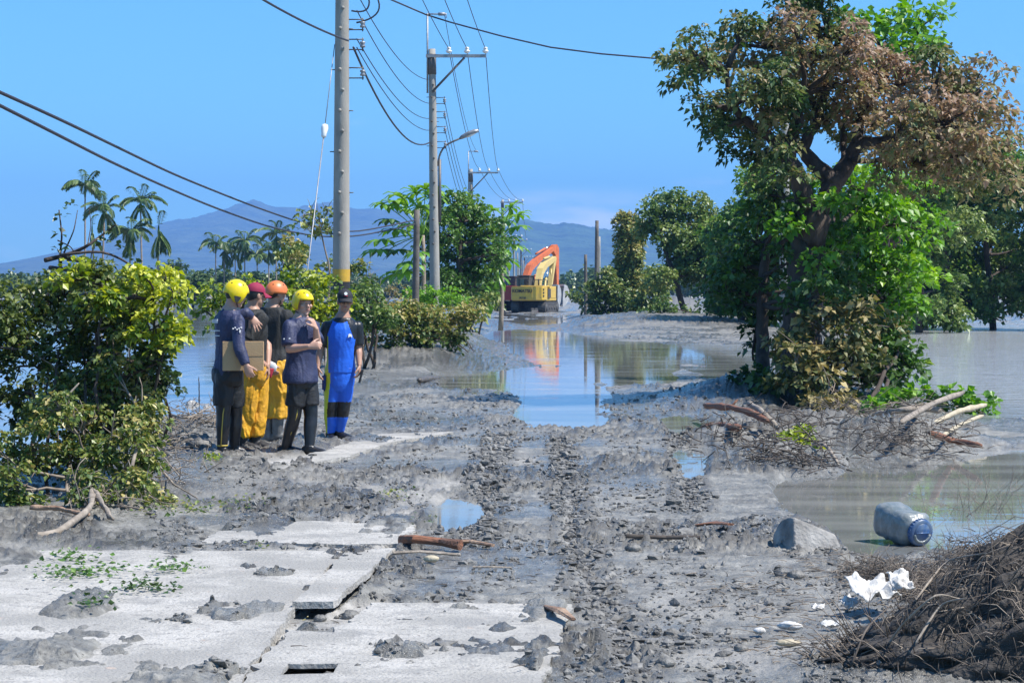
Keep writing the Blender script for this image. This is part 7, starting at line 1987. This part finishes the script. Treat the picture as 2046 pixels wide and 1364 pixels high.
# root mound in the lower right corner
t = thing('root_mound', 'dark mound of torn roots and dry grass filling the lower right corner', 'roots', Gs(1880, 1340))
mb = MB(); mb.ell((0, 0, 0), (1, 1, 1), None, 130, 74)
v = mb.v[0]; dv = v / (np.linalg.norm(v, axis=1)[:, None] + 1e-9)
v *= (1 + .5 * (fbm3(dv * 3.5, 4, 4) - .5) + 0.26 * (fbm3(dv * 13, 4, 9) - .5))[:, None]
v *= [1.12, .52, .60]; v[:, 2] *= .15 + .95 * (v[:, 0] / 1.12 + 1); c = G(2150, 1345, 0); v += [c[0], c[1], .04]
M['soil_dark'] = mat('dark_root_soil', (.030, .026, .023), .95, (.075, .066, .058), 10, .9, 40)
mb.build('soil', M['soil_dark'], t)
mb2, mb3 = MB(), MB()
sel = rng.choice(len(v), 9000)
for i in sel:
    nv_ = nrm((v[i] - [c[0], c[1], .04]) * [.6, 1, 1.6]); 
    if nv_[2] < -.2: continue
    a = v[i] - nv_ * .02; tang = nrm(np.cross(nv_, rng.normal(0, 1, 3)))
    dvv = nrm(tang * 1.0 + nv_ * rng.uniform(.05, .7) + np.array([-.2, -.1, -.25]))
    ln = rng.gamma(2.2, .05); p = [a, a + dvv * ln * .5 + nv_ * .02, a + dvv * ln + np.array([0, 0, -.25 * ln])]
    (mb2 if rng.random() < .62 else mb3).tube(p, [.0030, .0023, .001], 3)
mb2.build('root_fibres', M['twig_dark'], t, kind='stuff'); mb3.build('dry_stems', M['twig'], t, kind='stuff')
# brushwood running up from the mound towards the pond
tangle('brown brushwood piled along the right edge of the pond', [(1720, 1150), (1760, 1150), (1810, 1165), (1930, 1090), (1820, 1195), (1860, 1190), (1880, 1160), (1950, 1110)], 1100, 34, .13, .0024, 'twig', .035, 'brushwood', up=.35)
tangle('dark brushwood among the brown on the right edge of the pond', [(1760, 1165), (1830, 1175), (1930, 1110), (1850, 1190), (1930, 1150), (1980, 1100)], 1000, 34, .13, .0028, 'twig_dark', .04, 'brushwood', up=.35)
tangle('thin tall dry stems rising at the right edge over the pond', [(1925, 1060), (1945, 1030), (1960, 1040), (1990, 1000), (2010, 1060)], 150, 26, .34, .0022, 'twig', .05, 'brushwood', up=1.3)
# bigger roots curling out
for i, (pts, lab) in enumerate([([(1760, 1335, .05), (1800, 1315, .14), (1870, 1318, .28), (1930, 1340, .30)], 'pale root curling along the front of the root mound'), ([(1830, 1290, .20), (1890, 1275, .36), (1970, 1300, .42)], 'pale root looping over the top of the root mound'),
                            ([(1700, 1345, .03), (1730, 1310, .12), (1780, 1280, .16)], 'dark root at the left end of the root mound'), ([(1830, 1360, .16), (1880, 1345, .30), (1930, 1358, .34)], 'lowest pale root in the corner')]):
    log(lab, [Gs(a, b, z) for a, b, z in pts], .0055, .003, 'drift_grey' if i != 2 else 'twig_dark', 'root', 'root')

# leaf litter on the concrete
def litter(label, spots, n, spread, size, matl, z=.07, up=.2):
    mb = MB(); pts = []
    for _ in range(n):
        q = spots[rng.integers(0, len(spots))]
        a = rng.normal(0, 1, 2); pts.append(Gs(q[0] + a[0] * spread, q[1] + a[1] * spread * .28, 0))
    pts = np.array(pts); pts[:, 2] = np.maximum(pts[:, 2], z if z > .05 else -1) + rng.uniform(.003, .03, n)
    dv = rng.normal(0, 1, (n, 3)); dv[:, 2] = np.abs(dv[:, 2]) * up
    leaves(mb, pts, dv, size, rng.uniform(.1, .9, n), .4, .12)
    o = mb.build('leaf_litter', M[matl], None, smooth=False, kind='stuff'); o['label'] = label
litter('green leaves strewn over the left concrete slab', [(150, 1135), (190, 1160), (130, 1165)], 260, 34, .035, 'lf_green')
litter('sprig of green leaves on the slab left of the lifted strip', [(330, 1158), (360, 1156)], 110, 22, .03, 'lf_green')
litter('darker leafy twig nearest on the left slab', [(270, 1196), (310, 1198), (180, 1205)], 170, 26, .034, 'lf_dark')
litter('yellowing leaves scattered at the slab joint', [(540, 1112), (520, 1100), (800, 985), (850, 1040), (780, 995), (480, 1015), (400, 1020)], 200, 22, .03, 'lf_scrub', .02)
litter('scattered leaf scraps over mud by the left scrub', [(420, 920), (470, 1005), (380, 1010), (350, 1020), (310, 1015)], 240, 26, .035, 'lf_scrub', .02)
litter('small weed sprouts in the mud beside the men', [(415, 915), (430, 918)], 60, 9, .04, 'lf_yellow', .02, .8)
sheet('pale plastic scrap snagged in the shrub behind the man in blue', P(752, 588, 50.5), .22, .2, 23, 'plastic_scrap', 'plastic', .1, .2, 1.2, 'bag')
